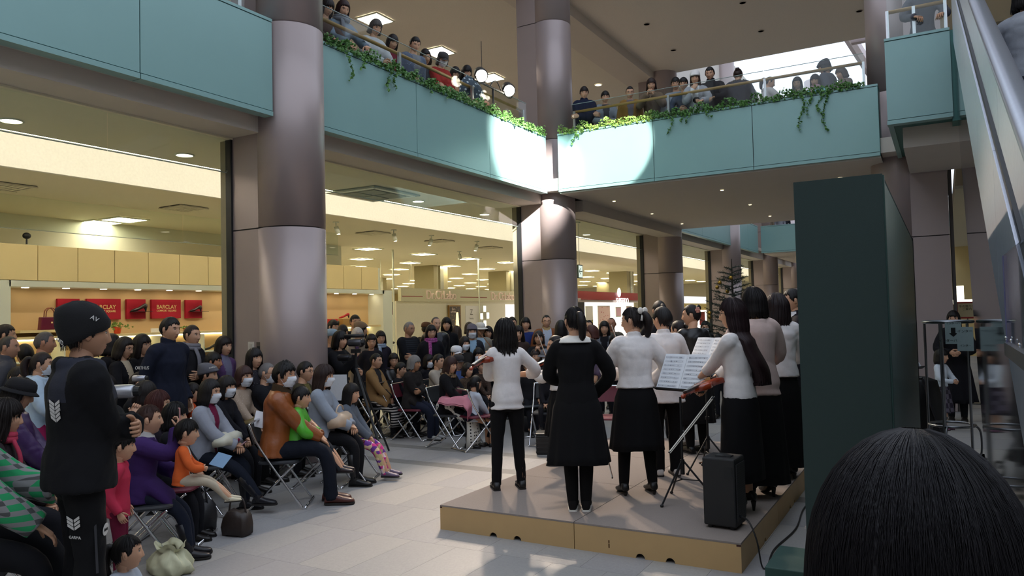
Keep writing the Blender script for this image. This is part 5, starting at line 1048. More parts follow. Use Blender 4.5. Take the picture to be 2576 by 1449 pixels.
P_('woman with black hair mostly hidden behind the beanie man', 280, 843, 8.8, 70, look=85, hair='bob', top=('151418',), bottom=('t', K))
P_('woman in glasses and open black coat looking down to the right', 312, 850, 8.3, 60, look=58, pitch=14, hair='bobpart', top=('121115',), inner='b0a088', hem=-.3, bottom=('t', K), glass=True, arms='front')
P_('woman with fringe and glasses in black top with white lettering', 357, 843, 8.6, 40, look=55, hair='long', top=('121114',), bottom=('t', K), glass=True, arms='down')
P_('man in navy jacket standing tall with parted dark hair', 428, 800, 7.8, 45, look=50, pitch=8, sex='m', hair='short', hc='120e0d', w=1.05, top=('191d2c',), hem=-.16, bulk=.03, collar='high', bottom=('t', '131318'), arms='down', lod=0)
P_('woman with tied back hair and thick grey scarf, arms folded', 483, 819, 8.8, 55, look=52, hair='up', hc='241a18', top=('1b1a1e',), scarf=('77757b',), bulk=.03, bottom=('t', K), arms='cross')
P_('woman in purple polo neck and grey vest beside the bronze pier', 563, 848, 9.0, 45, look=48, pitch=6, hair='shortf', hc='1a1210', top=('5a4068',), inner='6c6a80', collar='turtle', bottom=('t', K), arms='down')
P_('boy with short hair in dark navy top below the purple polo neck woman', 537, 888, 8.7, 75, look=72, hair='boy', hc='120e0d', top=('1a1c26',), bottom=('t', K), skin='b88060')
P_('person in grey knitted beanie seated in front of the boy', 524, 920, 8.5, 70, 'sit', look=70, sex='m', hair='short', top=('20202a',), hat=('beanie', '5a5a62'), arms='lap', chair=True)
P_('child in bright orange jacket squeezed in the left rows', 484, 965, 8.1, 80, 'sit', look=85, hair='boy', top=('d8562a',), arms='lap', s=.65)
P_('smiling woman with pinned up hair in black seated left of centre', 430, 930, 8.0, 60, 'sit', look=52, hair='up', hc='15100f', top=('131216',), collar='turtle', arms='lap', chair=True)
JC = P_('person raising a silver camcorder above the left rows', 352, 938, 7.6, 75, 'sit', look=80, hair='short', top=('141418',), armR=((.02, .26, .05), (.8, 0, -1), 'in', 1.2), armL='lap', chair=True)
JD = P_('woman in glasses filming with a large silver video camera behind the beanie man', 262, 946, 6.9, 80, 'sit', look=78, hair='bob', hc='1c1412', top=('15141a',), armR='cam', armL='cam', glass=True, chair=True)
P_('dark haired woman seated left of the orange jacket child', 366, 961, 7.1, 75, 'sit', look=80, hair='bob', top=('141319',), arms='lap', chair=True)
P_('woman with reddish brown bob and purple scarf, left rows', 398, 986, 6.3, 75, 'sit', look=78, hair='bobpart', hc='4a2420', top=('2c2430',), scarf=('5a3a8a',), arms='lap', chair=True, lod=0)
JE = P_('woman in purple knitted dress holding up a phone with a child on her lap', 374, 1021, 5.55, 82, 'sit', look=86, pitch=0, hair='up', hc='3a221a', w=.98, top=('3a2358',), hem=-.34, bulk=.035, collar='turtle', cc='b8b4b0', bottom=('t', '1a1f2e'), armR=((.03, .30, .15), (.2, .8, -1), 'body', 1.0), armL='front', boot=True, shoe='14131a', chair=True, lod=0, feet=.06)
P_('black haired woman behind the purple dress woman, face hidden', 440, 1016, 6.1, 70, 'sit', look=75, hair='bob', hc='100d0d', top=('131318',), arms='lap', chair=True, lod=0)
P_('small child in orange sleeves on the lap of the purple dress woman', 470, 1058, 5.5, 88, 'sit', look=85, hair='boy', hc='15100e', top=('d2602c',), inner='c8c0b4', bottom=('t', 'b0a490'), shoe=('c8c0a8', 'plain'), arms='front', s=.43, hz=.66, lod=0, feet=.27)
P_('child in pink red top behind the beanie man beside the purple dress', 306, 1088, 5.1, 80, look=85, hair='boy', hc='0f0c0c', top=('b8304a',), hem=-.1, bottom=('t', '6a1a34'), arms='down')
JF = P_('woman in grey jacket, wine red waistcoat and mask using a phone', 528, 957, 7.0, 65, 'sit', look=62, pitch=6, hair='bobpart', hc='120e0e', w=.98, top=('8f929c',), inner='6e1a3c', hem=-.1, bulk=.03, collar='shirt', bottom=('t', '151a26'), arms='lapx', boot=True, shoe='15141a', mask=True, chair=True, lod=0, feet=(.22, .0))
P_('woman in black with mask just behind the grey jacket woman', 570, 948, 7.7, 60, 'sit', look=48, hair='bob', hc='15100f', top=('131218',), arms='lap', mask=True, chair=True, lod=0)
JG = P_('woman with brown hair, mask and beige lace cardigan', 614, 923, 8.3, 50, 'sit', look=42, hair='shortf', hc='3a2420', top=('a4907e', 'flecks', 'c4b4a4', 50), arms='lap', mask=True, bottom=('t', K), chair=True)
P_('young woman with long dark hair standing against the pier under the switch', 640, 878, 8.5, 40, look=38, hair='long', hc='120e0e', top=('2a282e', 'flecks', '6a6a74', 60), bottom=('t', K))
P_('older man with cropped grey hair, mask and black jacket, centre left', 672, 914, 8.5, 75, 'sit', look=68, sex='m', hair='crop', hc='6a6664', top=('16161b',), bulk=.04, arms='lap', mask=True, glass=True, bottom=('t', '1a1a20'), chair=True)
JH = P_('man in tan leather jacket with spiky hair and mask holding a boy', 716, 914, 7.2, 78, 'sit', look=60, pitch=2, sex='m', hair='spiky', hc='0f0c0c', w=1.06, top=('8a4c24', 'leather'), hem=-.05, bulk=.034, collar='high', cc='3a2c1c', bottom=('t', '131722'), loose=.012, armL='lapx', armR=((.04, .38, -.37), (.5, -.4, -1), 'down', .7), mask=True, shoe='4a2018', chair=True, lod=0, feet=(.05, .0), skin='b88a6c')
P_('boy in bright green jacket sitting on the lap of the leather jacket man', 758, 975, 7.2, 80, 'sit', look=75, hair='boy', hc='100c0b', top=('4fa82e', 'shiny'), hem=-.12, bulk=.035, collar='hood', bottom=('t', '262a30'), arms='front', s=.62, hz=.64, shoe='2a1c20', lod=0, feet=.22)
P_('man in olive jacket behind the green jacket boy', 768, 911, 8.8, 70, 'sit', look=62, sex='m', hair='short', hc='120e0c', top=('3a3424',), inner='6a6038', arms='lap', glass=True, bottom=('t', '2a2620'), chair=True)
JI = P_('woman with mask in pale grey coat with a cream bag on her lap', 816, 921, 8.0, 72, 'sit', look=66, hair='wavy', hc='2c1c18', top=('8e96a2',), hem=-.14, bulk=.03, bottom=('t', '121216'), arms='lapx', boot=True, shoe='121215', mask=True, chair=True, lod=0)
P_('girl in grey cardigan and flowered leggings at the end of the row', 884, 966, 8.25, 72, 'sit', look=60, hair='long', hc='15100f', top=('5a606a',), bulk=.022, bottom=('t', ('6a3a8a', 'floral', 'b8a878', 26)), shoe=('6a5a70', 'shiny'), arms='lap', s=.74, chair=True, lod=0, feet=.16, hz=.50)
# ---------------------------------------------------------------- centre rows
JJ = P_('woman in black operating cameras on a tripod beside the big column', 855, 834, 9.9, 55, look=52, pitch=8, hair='bob', hc='0f0c0c', top=('121115',), bulk=.025, bottom=('t', K), armR='cam', armL=((.05, .32, -.24), (.8, -.3, -.5), 'in', 1.0))
P_('person in pale blue cap half hidden by the big column', 834, 830, 10.9, 40, hair='short', hc='6a6664', top=('1c1c24',), hat=('cap', '8aa0b0'), sex='m')
P_('dark haired person behind the cap wearer at the big column', 838, 806, 12.6, 50, hair='boy', top=('17161a',))
P_('person with black hair seen from behind right of the big column', 862, 818, 12.0, 150, hair='short', top=('15141a',))
P_('tall man in glasses beside the lit shelves', 893, 793, 12.9, 30, look=25, sex='m', hair='short', top=('201e24',), glass=True)
P_('person in tan knitted hat with a fur hood', 908, 813, 12.6, 100, hair='shortf', top=('4a3c30',), collar='fur', hat=('beanie', '7a6450'))
P_('white haired older woman in beige coat and purple scarf', 899, 826, 11.8, 20, look=30, hair='shortf', hc='b8b0a8', top=('8a7a68',), hem=-.3, scarf=('3c2a48',), arms='cross')
P_('older woman with dark curly hair and glasses behind the tripod', 934, 842, 11.6, 15, look=5, hair='shortf', hc='1c1514', top=('1c191e',), glass=True)
P_('woman in glasses with striped pale blue scarf', 957, 834, 12.4, 20, look=10, hair='shortf', hc='15100f', top=('2a2430',), scarf=('8a98ac',), glass=True)
P_('seated woman in camel coat with striped top, looking right', 946, 890, 11.2, 60, 'sit', look=62, hair='up', hc='100d0d', top=('8a6a44',), inner='2a2628', hem=-.40, bulk=.025, collar='shirt', bottom=('s', ('1a181a', 'stripes', 'c8c0b8', 160), .3, '121014'), arms='lap', shoe='0e0d0e', chair=True)
P_('seated woman in glasses and dark leather jacket, resting chin forward', 990, 890, 11.8, 35, 'sit', look=5, hair='shortf', hc='1a1312', top=('1c1a1c', 'leather'), arms='lap', glass=True, chair=True)
P_('schoolboy in dark blazer and white socks seated beside the old man', 1008, 913, 11.2, 65, 'sit', look=60, hair='boy', hc='15100e', top=('17171c',), bottom=('t', '1a1a20'), arms='lap', s=.72, chair=True)
P_('seated old man with wavy grey hair, dark jacket and folded arms', 1042, 896, 10.9, 62, 'sit', look=66, sex='m', hair='shortf', hc='77736f', top=('24201f',), hem=-.14, bulk=.035, bottom=('t', '1c2030'), loose=.015, arms='cross', shoe=('9a9a98', 'plain'), chair=True, skin='b08060', lod=0)
P_('standing grey haired man in quilted black waistcoat', 1029, 810, 12.4, 45, look=48, pitch=10, sex='m', hair='crop', hc='7a7674', top=('16171c',), topmats=[('26282e', 'stripes', '17181c', 190)], topfn=lambda r, c: np.where((np.abs(r[:, 0]) < .14) & (r[:, 2] < .5), 1, 0), bulk=.035, bottom=('t', '15151a'), arms='cross', skin='b08468')
P_('person in brown cap turned away left of the tall balding man', 1072, 812, 13.6, 160, sex='m', hair='crop', top=('2a2622',), hat=('cap', '5a3a20'))
P_('tall balding man in black leather coat', 1096, 798, 12.7, 25, look=28, sex='m', hair='thin', hc='4a4644', top=('191a1e', 'leather'), inner='4a4a50', bulk=.04)
P_('older woman in glasses with bright purple dotted scarf', 1084, 819, 12.2, 15, look=18, hair='shortf', hc='120e10', top=('15141a',), scarf=('8a3a78', 'dots', 'c890b8', 60), bulk=.03, glass=True)
P_('woman with thick straight black hair in black coat near the golden poster', 1123, 800, 13.4, 5, look=0, hair='bob', hc='0e0b0c', top=('121115',), collar='turtle')
P_('person with brown hair turned away right of the straight haired woman', 1147, 822, 13.8, 160, hair='wavy', hc='3a2a20', top=('6a5a48',), collar='hood')
P_('person with dark brown hair turned away behind the mask and knit cap', 1180, 812, 14.2, 170, hair='shortf', hc='2c2420', top=('4a4440',))
P_('older woman in grey knit cap, mask and dark waistcoat', 1187, 819, 12.8, 5, look=8, hair='shortf', hc='4a464a', top=('2a2c34',), inner='8aa8c0', hat=('beanie', '5c5660'), mask=True)
P_('older person in white brimmed hat beside the knit cap', 1208, 813, 13.4, 15, sex='m', hair='crop', top=('8a8478',), inner='9cb4c8', hat=('brim', 'd0ccc4'), skin='9a7458')
P_('round faced woman with dark hair behind the white cardigan performer left side', 1228, 822, 13.6, -5, look=-8, hair='bob', hc='15100f', top=('1f1b1f',))
P_('girl with mask and long dark hair in the middle of the centre rows', 1168, 848, 11.9, 30, look=30, hair='long', hc='120e0e', top=('2a2624',), mask=True)
P_('person in white baseball cap, seated', 1148, 872, 11.7, 20, 'sit', sex='m', hair='short', top=('3a3430',), hat=('cap', 'd4d4d8'))
P_('woman in dark cap and blue jacket seated', 1153, 894, 11.3, 30, 'sit', look=25, hair='shortf', hc='1a1412', top=('4a5c8c',), bulk=.03, hat=('cap', '2c282a'), arms='lap', chair=True)
P_('seated person with mask behind the old man and beige jacket woman', 1078, 893, 12.0, 35, 'sit', look=40, hair='bob', hc='15100f', top=('1c1a1f',), mask=True)
P_('smiling short haired woman in pale beige jacket seated', 1103, 892, 11.3, 60, 'sit', look=58, hair='short', hc='15100e', top=('a49a8c',), bulk=.03, arms='lap', chair=True)
JK = P_('seated woman with long brown hair and fur collar, spotted skirt', 1133, 898, 10.2, 62, 'sit', look=50, pitch=10, hair='long', hc='33201c', top=('111013',), hem=-.12, bulk=.03, collar='fur', cc='7a6248', bottom=('s', ('dad6cc', 'dots', '2a2628', 24), .12, '111013', .01), arms='lapx', chair=True, lod=0)
P_('seated woman with mask left of the white cardigan performer', 1203, 877, 12.0, 15, 'sit', look=10, hair='bob', hc='120e0e', top=('1a171b',), mask=True)
P_('tiny girl with pigtails in white blouse seated, seen from behind', 1196, 946, 10.0, 120, 'sit', look=130, hair='tails', hc='0e0b0c', top=('b8c0cc',), bottom=('s', ('1a1c26',), .35, 'b08468'), arms='lap', s=.62, chair=True, shoe='0f0e10')
P_('person in dark brown patterned coat at the left hand of the white cardigan performer', 1212, 905, 11.4, 30, 'sit', look=25, hair='boy', top=('3a2c24', 'flecks', '6a5848', 50), arms='lap')
P_('seated person in dark clothes below the dark capped woman', 1176, 915, 11.0, 40, 'sit', look=45, hair='shortf', top=('4a3c30', 'flecks', '7a6a58', 60))
# behind the performers
P_('man with tousled dark hair right behind the white cardigan performer', 1288, 798, 13.9, 0, look=5, sex='m', hair='short', top=('2c2824',))
P_('woman with dark wavy hair just right of the white cardigan performer', 1304, 822, 12.4, -5, hair='wavy', top=('3a2c28',))
P_('woman with short black hair in a blue dress, centre', 1322, 800, 13.9, 0, look=4, hair='shortf', hc='120e0d', top=('24336a',))
P_('photographer pointing a camera toward the stage', 1355, 834, 12.2, -5, sex='m', hair='shortf', hc='2a2422', top=('16161a',), arms='cam')
P_('man in tan jacket and glasses in front of the middle column', 1374, 793, 13.7, 10, look=8, sex='m', hair='crop', hc='1c1614', top=('7a4a2c',), inner='a8b0c0', bulk=.04, collar='shirt', cc='b09468', glass=True)
P_('woman with dark hair and navy coat left of the black cardigan girl', 1411, 808, 11.4, 170, hair='bob', hc='0f0c0c', top=('1a1f30',))
P_('girl in grey hat and mask seated behind the violin bow', 1373, 880, 11.3, 5, 'sit', hair='long', hc='15100f', top=('2a262a',), hat=('brim', '6a6c74'), mask=True, chair=True)
P_('pale faced older woman seated left of the grey hat girl', 1347, 880, 12.0, 10, 'sit', hair='shortf', hc='3a302c', top=('4a3c30',))
P_('dark haired seated person below the photographer', 1330, 905, 11.0, 20, 'sit', hair='boy', top=('1a191d',), chair=True)
P_('seated person in black with a turquoise pouch, behind the child violinist', 1375, 925, 10.2, -10, 'sit', hair='shortf', top=('15141a',), arms='lap', chair=True)
P_('reddish haired woman in purple jacket looking left', 1488, 820, 11.6, -70, look=-75, hair='shortf', hc='4a2a24', top=('4a3a54', 'shiny'), bulk=.03)
P_('woman with long dark hair in grey coat facing the camera', 1520, 809, 12.9, -5, look=0, hair='long', hc='15100f', top=('6a6e78',), inner='16151a', bulk=.03)
P_('man with thin hair and orange brown face behind the bow', 1538, 800, 13.8, -10, sex='m', hair='thin', hc='5a4c44', top=('5a5448',), skin='a8745a')
P_('person with dark cropped hair far behind the red haired woman', 1482, 806, 14.6, -10, sex='m', hair='crop', top=('1c1a1e',))
P_('woman reading from a red folder between the ponytail girl and the boy', 1627, 810, 12.0, -25, look=-10, pitch=12, hair='long', hc='1a1413', top=('5a2430',), arms='score')
P_('woman in mask standing behind the velvet dress girl', 1774, 809, 13.8, -10, look=-5, hair='bobpart', hc='120e0e', top=('2a2a30',), mask=True)
P_('small girl in mask below the masked standing woman', 1786, 840, 13.0, -10, look=-5, hair='long', hc='120e0e', top=('26304a',), mask=True)
P_('person in dark coat seated behind the music stand', 1808, 842, 12.2, -20, hair='bob', top=('7a8088',))
P_('short haired person between the red folder woman and tall column', 1590, 832, 12.4, -10, hair='short', top=('3a3630',))
for k, (u, v, d, lab) in enumerate(((1545, 842, 12.6, 'dark haired onlooker partly hidden behind the ponytail girl'), (1700, 838, 11.0, 'onlooker in a dark coat hidden behind the white shirt boy'), (1262, 838, 12.8, 'onlooker in dark red partly hidden by the white cardigan performer'))):
    P_(lab, u, v, d, -5, hair=('bob', 'shortf', 'wavy')[k], top=(('2a2a34',), ('1c1b20',), ('4a2026',))[k])
# ---------------------------------------------------------------- left gallery
Z2 = 4.55
def UP(label, u, v, x=-7.55, **k):
    p = atX(u, v, x); d = float(AX[2] @ (p-CAM)); k.setdefault('lod', 1); k.setdefault('pitch', 28); k.setdefault('lean', 12); k.setdefault('arms', 'rail'); k.setdefault('top', ('3a3a42',)); return person(label, u, v, d, z0=Z2, bottom=k.pop('bottom', ('t', '1c1c22')), group=GU, **k)
UP('person at the gallery rail mostly hidden by the big column', 822, -4, face=40, hair='bob', top=('4a3a34',))
UP('woman in grey blue sweater and thick scarf leaning on the gallery rail', 862, -3, face=35, look=30, hair='bobpart', hc='2c1a18', top=('6a7886',), scarf=('6c7078',))
UP('woman in white jacket reading a paper at the gallery rail', 944, 48, face=40, look=35, hair='shortf', hc='4a4440', top=('b8b8ba',), bulk=.03, arms='front')
UP('dark haired woman in wine red blouse at the gallery rail', 986, 77, x=-7.8, face=40, look=30, hair='long', hc='1c1414', top=('6a1a2c', 'flecks', 'a04a5a', 60))
UP('man in grey blue patterned cardigan with a shoulder strap at the rail', 1043, 89, face=38, look=25, sex='m', hair='short', hc='120e0d', top=('5c6478', 'flecks', '9aa4b8', 30), inner='7a7a80', bulk=.03, arms='down')
UP('woman in dark grey coat tilting her head behind the patterned cardigan man', 1070, 118, x=-7.75, face=40, look=20, roll=12, hair='bobpart', hc='1c1413', top=('3a3c44',), arms='rail')
UP('person in grey cap and mask with bright red jacket at the rail', 1113, 131, face=45, look=25, hair='shortf', hc='4a4644', top=('9a2a28',), bulk=.03, hat=('cap', '3c3c3e'), mask=True, arms='cross')
UP('girl with long black hair leaning on the rail beside the red jacket', 1143, 148, x=-7.85, face=40, look=30, hair='long', hc='100d0e', top=('4a444c',))
UP('girl with black fringe in beige coat nearest the spotlights', 1173, 164, face=40, look=28, hair='long', hc='100d0e', top=('8a7868',), inner='d8d8d8', hem=-.3)
# ---------------------------------------------------------------- bridge
def BR_(label, u, v, y=14.25, **k):
    p = atY(u, v, y); d = float(AX[2] @ (p-CAM)); k.setdefault('lod', 1); k.setdefault('pitch', 18); k.setdefault('lean', 6); k.setdefault('arms', 'rail'); k.setdefault('top', ('3a3a42',)); return person(label, u, v, d, z0=Z2, bottom=k.pop('bottom', ('t', '1c1c22')), group=GB, **k)
BR_('boy in navy hooded jacket with folded arms at the left end of the bridge', 1469, 219, face=5, hair='boy', hc='1c1210', top=('1a2036',), bulk=.04, collar='high', arms='cross')
BR_('small child behind the navy jacket boy on the bridge', 1499, 260, y=14.7, face=20, hair='bob', hc='3a2620', top=('8a8478',), s=.6)
BR_('boy in grey zipped jacket beside the child on the bridge', 1522, 230, y=14.5, face=10, look=10, hair='boy', hc='120e0d', top=('7a8088',), inner='3a3a40', bulk=.03, arms='front')
BR_('woman in glasses and mustard brown cardigan on the bridge', 1584, 218, face=5, look=5, hair='up', hc='15100f', top=('8a6430',), inner='6a6068', glass=True, hem=-.2, bulk=.03, arms='down')
BR_('woman in brown coat holding a small camera on the bridge', 1638, 198, y=14.5, face=-5, look=0, hair='shortf', hc='2a1a16', top=('6a5848',), hem=-.3, bulk=.03, arms='cam')
BR_('small child held in front of the grey hooded man on the bridge', 1684, 201, y=14.2, face=-10, hair='bob', hc='241815', top=('b0a8a0',), s=.62)
BR_('man in grey jacket with dark fringe holding the child on the bridge', 1699, 188, y=14.75, face=-5, sex='m', hair='boy', hc='120e0d', top=('8a929c',), arms='front')
BR_('boy in dark jacket between the grey jacket man and white hat girl', 1719, 196, y=14.45, face=-5, hair='boy', hc='120e0d', top=('3a4454',), arms='front')
BR_('girl in white knitted beret and open grey coat, hand at her chin', 1748, 181, face=-5, hair='long', hc='3a2620', top=('9a9aa0',), inner='d4d4d6', hem=-.35, bulk=.03, hat=('beanie', 'd4d0cc'), armR='chin', armL='rail')
BR_('tall man in black sweater leaning on the bridge rail', 1785, 159, y=14.5, face=-15, look=-10, sex='m', hair='short', hc='120e0d', top=('14151a',), collar='turtle', bulk=.025, arms='rail')
BR_('person in fur hooded dark coat with a brown shoulder bag, back turned', 1856, 172, y=14.9, face=175, pitch=5, hair='bun', hc='2a1c18', top=('3c3a42',), bulk=.05, collar='fur', cc='6a6058', hem=-.3, arms='front')
BR_('woman in white hooded jacket turned away on the bridge', 1935, 194, y=14.9, face=120, look=100, hair='pony', hc='1c1413', top=('b4aca8',), bulk=.03, collar='hood')
BR_('dark haired child crouching beside the white hooded jacket', 1962, 208, y=14.7, face=150, hair='short', top=('2c2c34',), s=.7)
BR_('girl in black with fringe looking over the bridge rail', 2005, 195, face=-10, hair='bobpart', hc='120e0d', top=('22232a',))
BR_('girl in pale blue and pink scarf on the bridge', 2050, 188, y=14.6, face=-15, hair='long', hc='1c1413', top=('6aa8b4',), scarf=('c898a8',))
BR_('person in dark beret and grey coat near the right end of the bridge', 2073, 154, y=14.9, face=-110, look=-100, hair='shortf', top=('4a4a52',), hat=('beanie', '3a363a'), bulk=.04, hem=-.3, arms='down')
BR_('person in brown fur trimmed coat at the right end of the bridge', 2116, 170, y=14.7, face=-60, hair='shortf', hc='4a3c34', top=('6a5a50',), collar='fur', bulk=.05)
for k, (u, v, x, y) in enumerate(((1962, 557, 0, 34.9), (1975, 560, 0, 35.2), (1950, 556, 0, 35.6))):
    p = atY(u, v, y); person(['distant person in grey on the far bridge', 'distant person in dark clothes on the far bridge', 'distant person in beige on the far bridge'][k], u, v, float(AX[2] @ (p-CAM)), 0, z0=Z2, hair='short', lod=2, h=1.6, top=((('8a8a92',), ('2a2a30',), ('9a8c7c',))[k]), group='people on the far bridge')
p = atY(2318, -62, 12.1); person('person leaning on the railing of the teal balcony box, head out of frame', 2318, -62, float(AX[2] @ (p-CAM)), 10, z0=Z2, lod=1, arms='rail', top=('55555c',), bottom=('t', '22222a'), lean=8, pitch=20)
person('woman in grey cardigan and dotted skirt riding up the escalator', 2580, -40, 6.35, 168, z0=2.66, hair='bob', hc='120e0d', top=('8d9096',), hem=-.12, bulk=.025, bottom=('s', ('1c1e28', 'dots', '8a8c94', 60), .35, '14141a'), armL=((.34, .30, -.14), (.8, -.2, -.5), 'down', .8), armR='down', lod=0)
# ---------------------------------------------------------------- right gap and foreground
JL = person('woman in long black coat with long black hair behind the round rack', 2398, 783, 11.3, 0, look=-5, hair='long', hc='120e0e', top=('121116',), hem=-.3, bulk=.03, arms='front', bottom=('s', ('121116',), .3, '101014'))
JM = person('little girl in white blouse and dark pinafore behind the rack', 2368, 879, 10.6, 60, look=62, hair='bob', hc='120e0e', top=('c4ccd4',), inner=None, collar='shirt', bottom=('s', ('2a2430', 'checks', '5a5460', 50), .38, None), arms='front', shoe='6a3a58')
JN = person('person in front of the camera with short dark hair, only the crown visible', 2300, 1176, .72, 178, look=176, pitch=6, hair='bobpart', hc='100d12', top=('16161c',), lod=0, arms='down', w=.75, hs=1.06)
JO = person('small girl crouching at the bottom left edge, face turned right', 320, 1350, 4.55, 60, 'sit', look=85, pitch=0, hair='pony', hc='120e0e', top=('a8b0bc',), bulk=.02, arms='lap', s=.62, hz=.06, bottom=('t', '2a2a34'))
# ---------------------------------------------------------------- folding chairs under the seated people
def folding_chair(loc, rz, label, red):
    root = empty('folding_chair', loc, rz, label, 'chair', 'folding chairs'); seatm = mat('5c1226', .55, 0, 'plain', None, 20, .1) if red else mat('2a2c30', .6, 0, 'plain', None, 20, .1)
    if not CHM:
        W = .22
        a = G(); a.tube(smooth_path([(-W, .26, .02), (-W, .22, .03), (-W, -.14, .56), (-W, -.23, .77), (-W+.04, -.245, .80), (W-.04, -.245, .80), (W, -.23, .77), (W, -.14, .56), (W, .22, .03), (W, .26, .02)], 4), .0115, 8)
        b = G(); b.tube(smooth_path([(-W+.03, .16, .41), (-W+.03, .10, .36), (-W+.03, -.24, .03), (-W+.05, -.27, .014), (W-.05, -.27, .014), (W-.03, -.24, .03), (W-.03, .10, .36), (W-.03, .16, .41)], 4), .0105, 8)
        c = G(); c.tube([(-W, .255, .016), (W, .255, .016)], .010, 8)
        CHM.update(front_frame=a.mesh('front_frame', M_CHROME, True), rear_frame=b.mesh('rear_frame', M_CHROME, True), crossbar=c.mesh('crossbar', M_CHROME, True))
        for nm, m in (('r', mat('5c1226', .55, 0, 'plain', None, 20, .1)), ('k', mat('2a2c30', .6, 0, 'plain', None, 20, .1))):
            s_ = G(); s_.grid([[(math.copysign(abs(math.cos(t))**.4, math.cos(t))*r, math.copysign(abs(math.sin(t))**.4, math.sin(t))*r, z) for t in np.linspace(0, 2*PI, 28, endpoint=False)] for r, z in ((.17, .412), (.195, .418), (.195, .432), (.18, .445))]); CHM['seat'+nm] = s_.mesh('seat', m, False)
            s_ = G(); s_.grid([[(u_*.2, -.262+.02*(1-u_*u_)*-1-.10*(.72-z)*0+(.77-z)*.30, z) for u_ in np.linspace(-1, 1, 9)] for z in (.60, .64, .74, .785)], wrap=False); s_.grid([[(u_*.2, -.276+.02*(1-u_*u_)*-1+(.77-z)*.30, z) for u_ in np.linspace(1, -1, 9)] for z in (.60, .64, .74, .785)], wrap=False); CHM['back'+nm] = s_.mesh('backrest', m, False)
    q = 'r' if red else 'k'
    for nm, me in ((('backrest', CHM['back'+q]),) if 'tiny girl' not in label else ())+(('front_frame', CHM['front_frame']), ('rear_frame', CHM['rear_frame']), ('crossbar', CHM['crossbar']), ('seat', CHM['seat'+q])): o = link(bpy.data.objects.new(nm, me)); o.parent = root
    return root
CHM = {}
for k, (mw_, loc, rz, lab, d) in enumerate(CHAIRS):
    folding_chair((loc[0]-.05*math.sin(rz), loc[1]+.05*math.cos(rz), 0), rz, 'chrome folding chair under the '+' '.join(lab.split()[:11]), k % 4 == 2)
for k, (x, y, r) in enumerate(((-3.75, 8.9, .3), (-3.1, 9.7, .1))): folding_chair((x, y, 0), PI+r, ['empty red folding chair behind the white cardigan performer', 'second empty red folding chair behind the black cardigan girl'][k], True)
# ---------------------------------------------------------------- instruments
M_VIOL = mat('8a3216', .22, 0, 'plain', None, 12, 0, .6, var=.25); M_VIOLD = mat('2a1410', .3)
def violin(p, d, n, label, s=1.0):
    """p: scroll end, d: direction from scroll to body, n: front normal"""
    d = nrm(d); n = nrm(n-d*np.dot(n, d)); x = np.cross(d, n); M = np.stack([x, d, n], 1); root = empty('violin', tuple(p), 0, label, 'violin', 'violins of the performers')
    t = np.linspace(0, 1, 26); L = .355; w_ = np.interp(t, [0, .04, .22, .38, .48, .60, .80, .96, 1], [.02, .055, .082, .064, .055, .066, .102, .07, .02])
    pts = [(w_[i], .23+t[i]*L) for i in range(26)]+[(-w_[i], .23+t[i]*L) for i in range(25, -1, -1)]
    P_ = np.array(pts); c = V(0, .41, 0); R_ = []
    for k, z in ((.90, -.020), (1.0, -.017), (1.0, .015), (.93, .021), (.5, .030)): R_.append([(a*k, c[1]+(b-c[1])*(k*.5+.5 if k < 1 else 1), z) for a, b in P_])
    g = G(); g.grid(R_); xform(g, M, V(0, 0, 0), s).build('body', M_VIOL, root, smooth=True)
    g = G(); g.box((-.012, .0, -.005), (.012, .25, .014)); g.ell((0, -.02, .0), (.016, .028, .018), 0, 10, 7); xform(g, M, V(0, 0, 0), s).build('neck', M_VIOL, root)
    g = G(); g.box((-.014, .02, .014), (.014, .40, .030)); g.box((-.02, .49, .026), (.02, .57, .036)); xform(g, M, V(0, 0, 0), s).build('fingerboard', M_VIOLD, root)
    g = G(); g.box((-.022, .445, .025), (.022, .45, .052)); xform(g, M, V(0, 0, 0), s).build('bridge', mat('c8a468', .5), root)
    g = G()
    for k in range(4): g.tube([(-.009+.006*k, .02, .032), (-.012+.008*k, .447, .053), (-.009+.006*k, .50, .038)], .0009, 3)
    xform(g, M, V(0, 0, 0), s).build('strings', M_STEEL, root); g = G()
    for k in range(4): g.tube([(-.035 if k % 2 else .035, .0+.015*k, .002), (0, .0+.015*k, .002)], [.006, .003], 6)
    xform(g, M, V(0, 0, 0), s).build('pegs', M_VIOLD, root); g = G(); g.ell((-.055, .56, .030), (.035, .022, .010)); xform(g, M, V(0, 0, 0), s).build('chin_rest', M_VIOLD, root, smooth=True)
def bow(a, b, label, white=False):
    a, b = np.asarray(a), np.asarray(b); root = empty('violin_bow', tuple(a), 0, label, 'bow', 'violin bows'); d = b-a; u = nrm(np.cross(d, V(.3, .2, 1)))*.016
    g = G(); g.tube([V(0, 0, 0), d*.5-u*.15, d], [.005, .0042, .003], 6); g.build('stick', mat('c9c2b4' if white else '7a4a26', .35), root); g = G(); g.tube([u, d*.5+u*.9, d*.985+u*.9], .0045 if white else .0028, 5, flat=.4); g.build('hair_ribbon', mat('d8d4c8', .6), root)
    g = G(); g.tube([d*.01, d*.045], .012, 8); g.build('frog', M_BLACK, root); g = G(); g.tube([d*.975, d+u*1.1], [.004, .005], 6); g.build('tip', M_BLACK, root)
vdn = nrm(ray(1288, 724))
violin(atd(1722, 996, 5.42), atd(1812, 952, 5.95)-atd(1724, 996, 5.42), V(-.3, -.6, 1), 'violin held low by the very long haired woman')
bow(atd(1797, 998, 5.62), atd(1686, 1140, 5.42), 'pale violin bow hanging down from the very long haired woman', True)
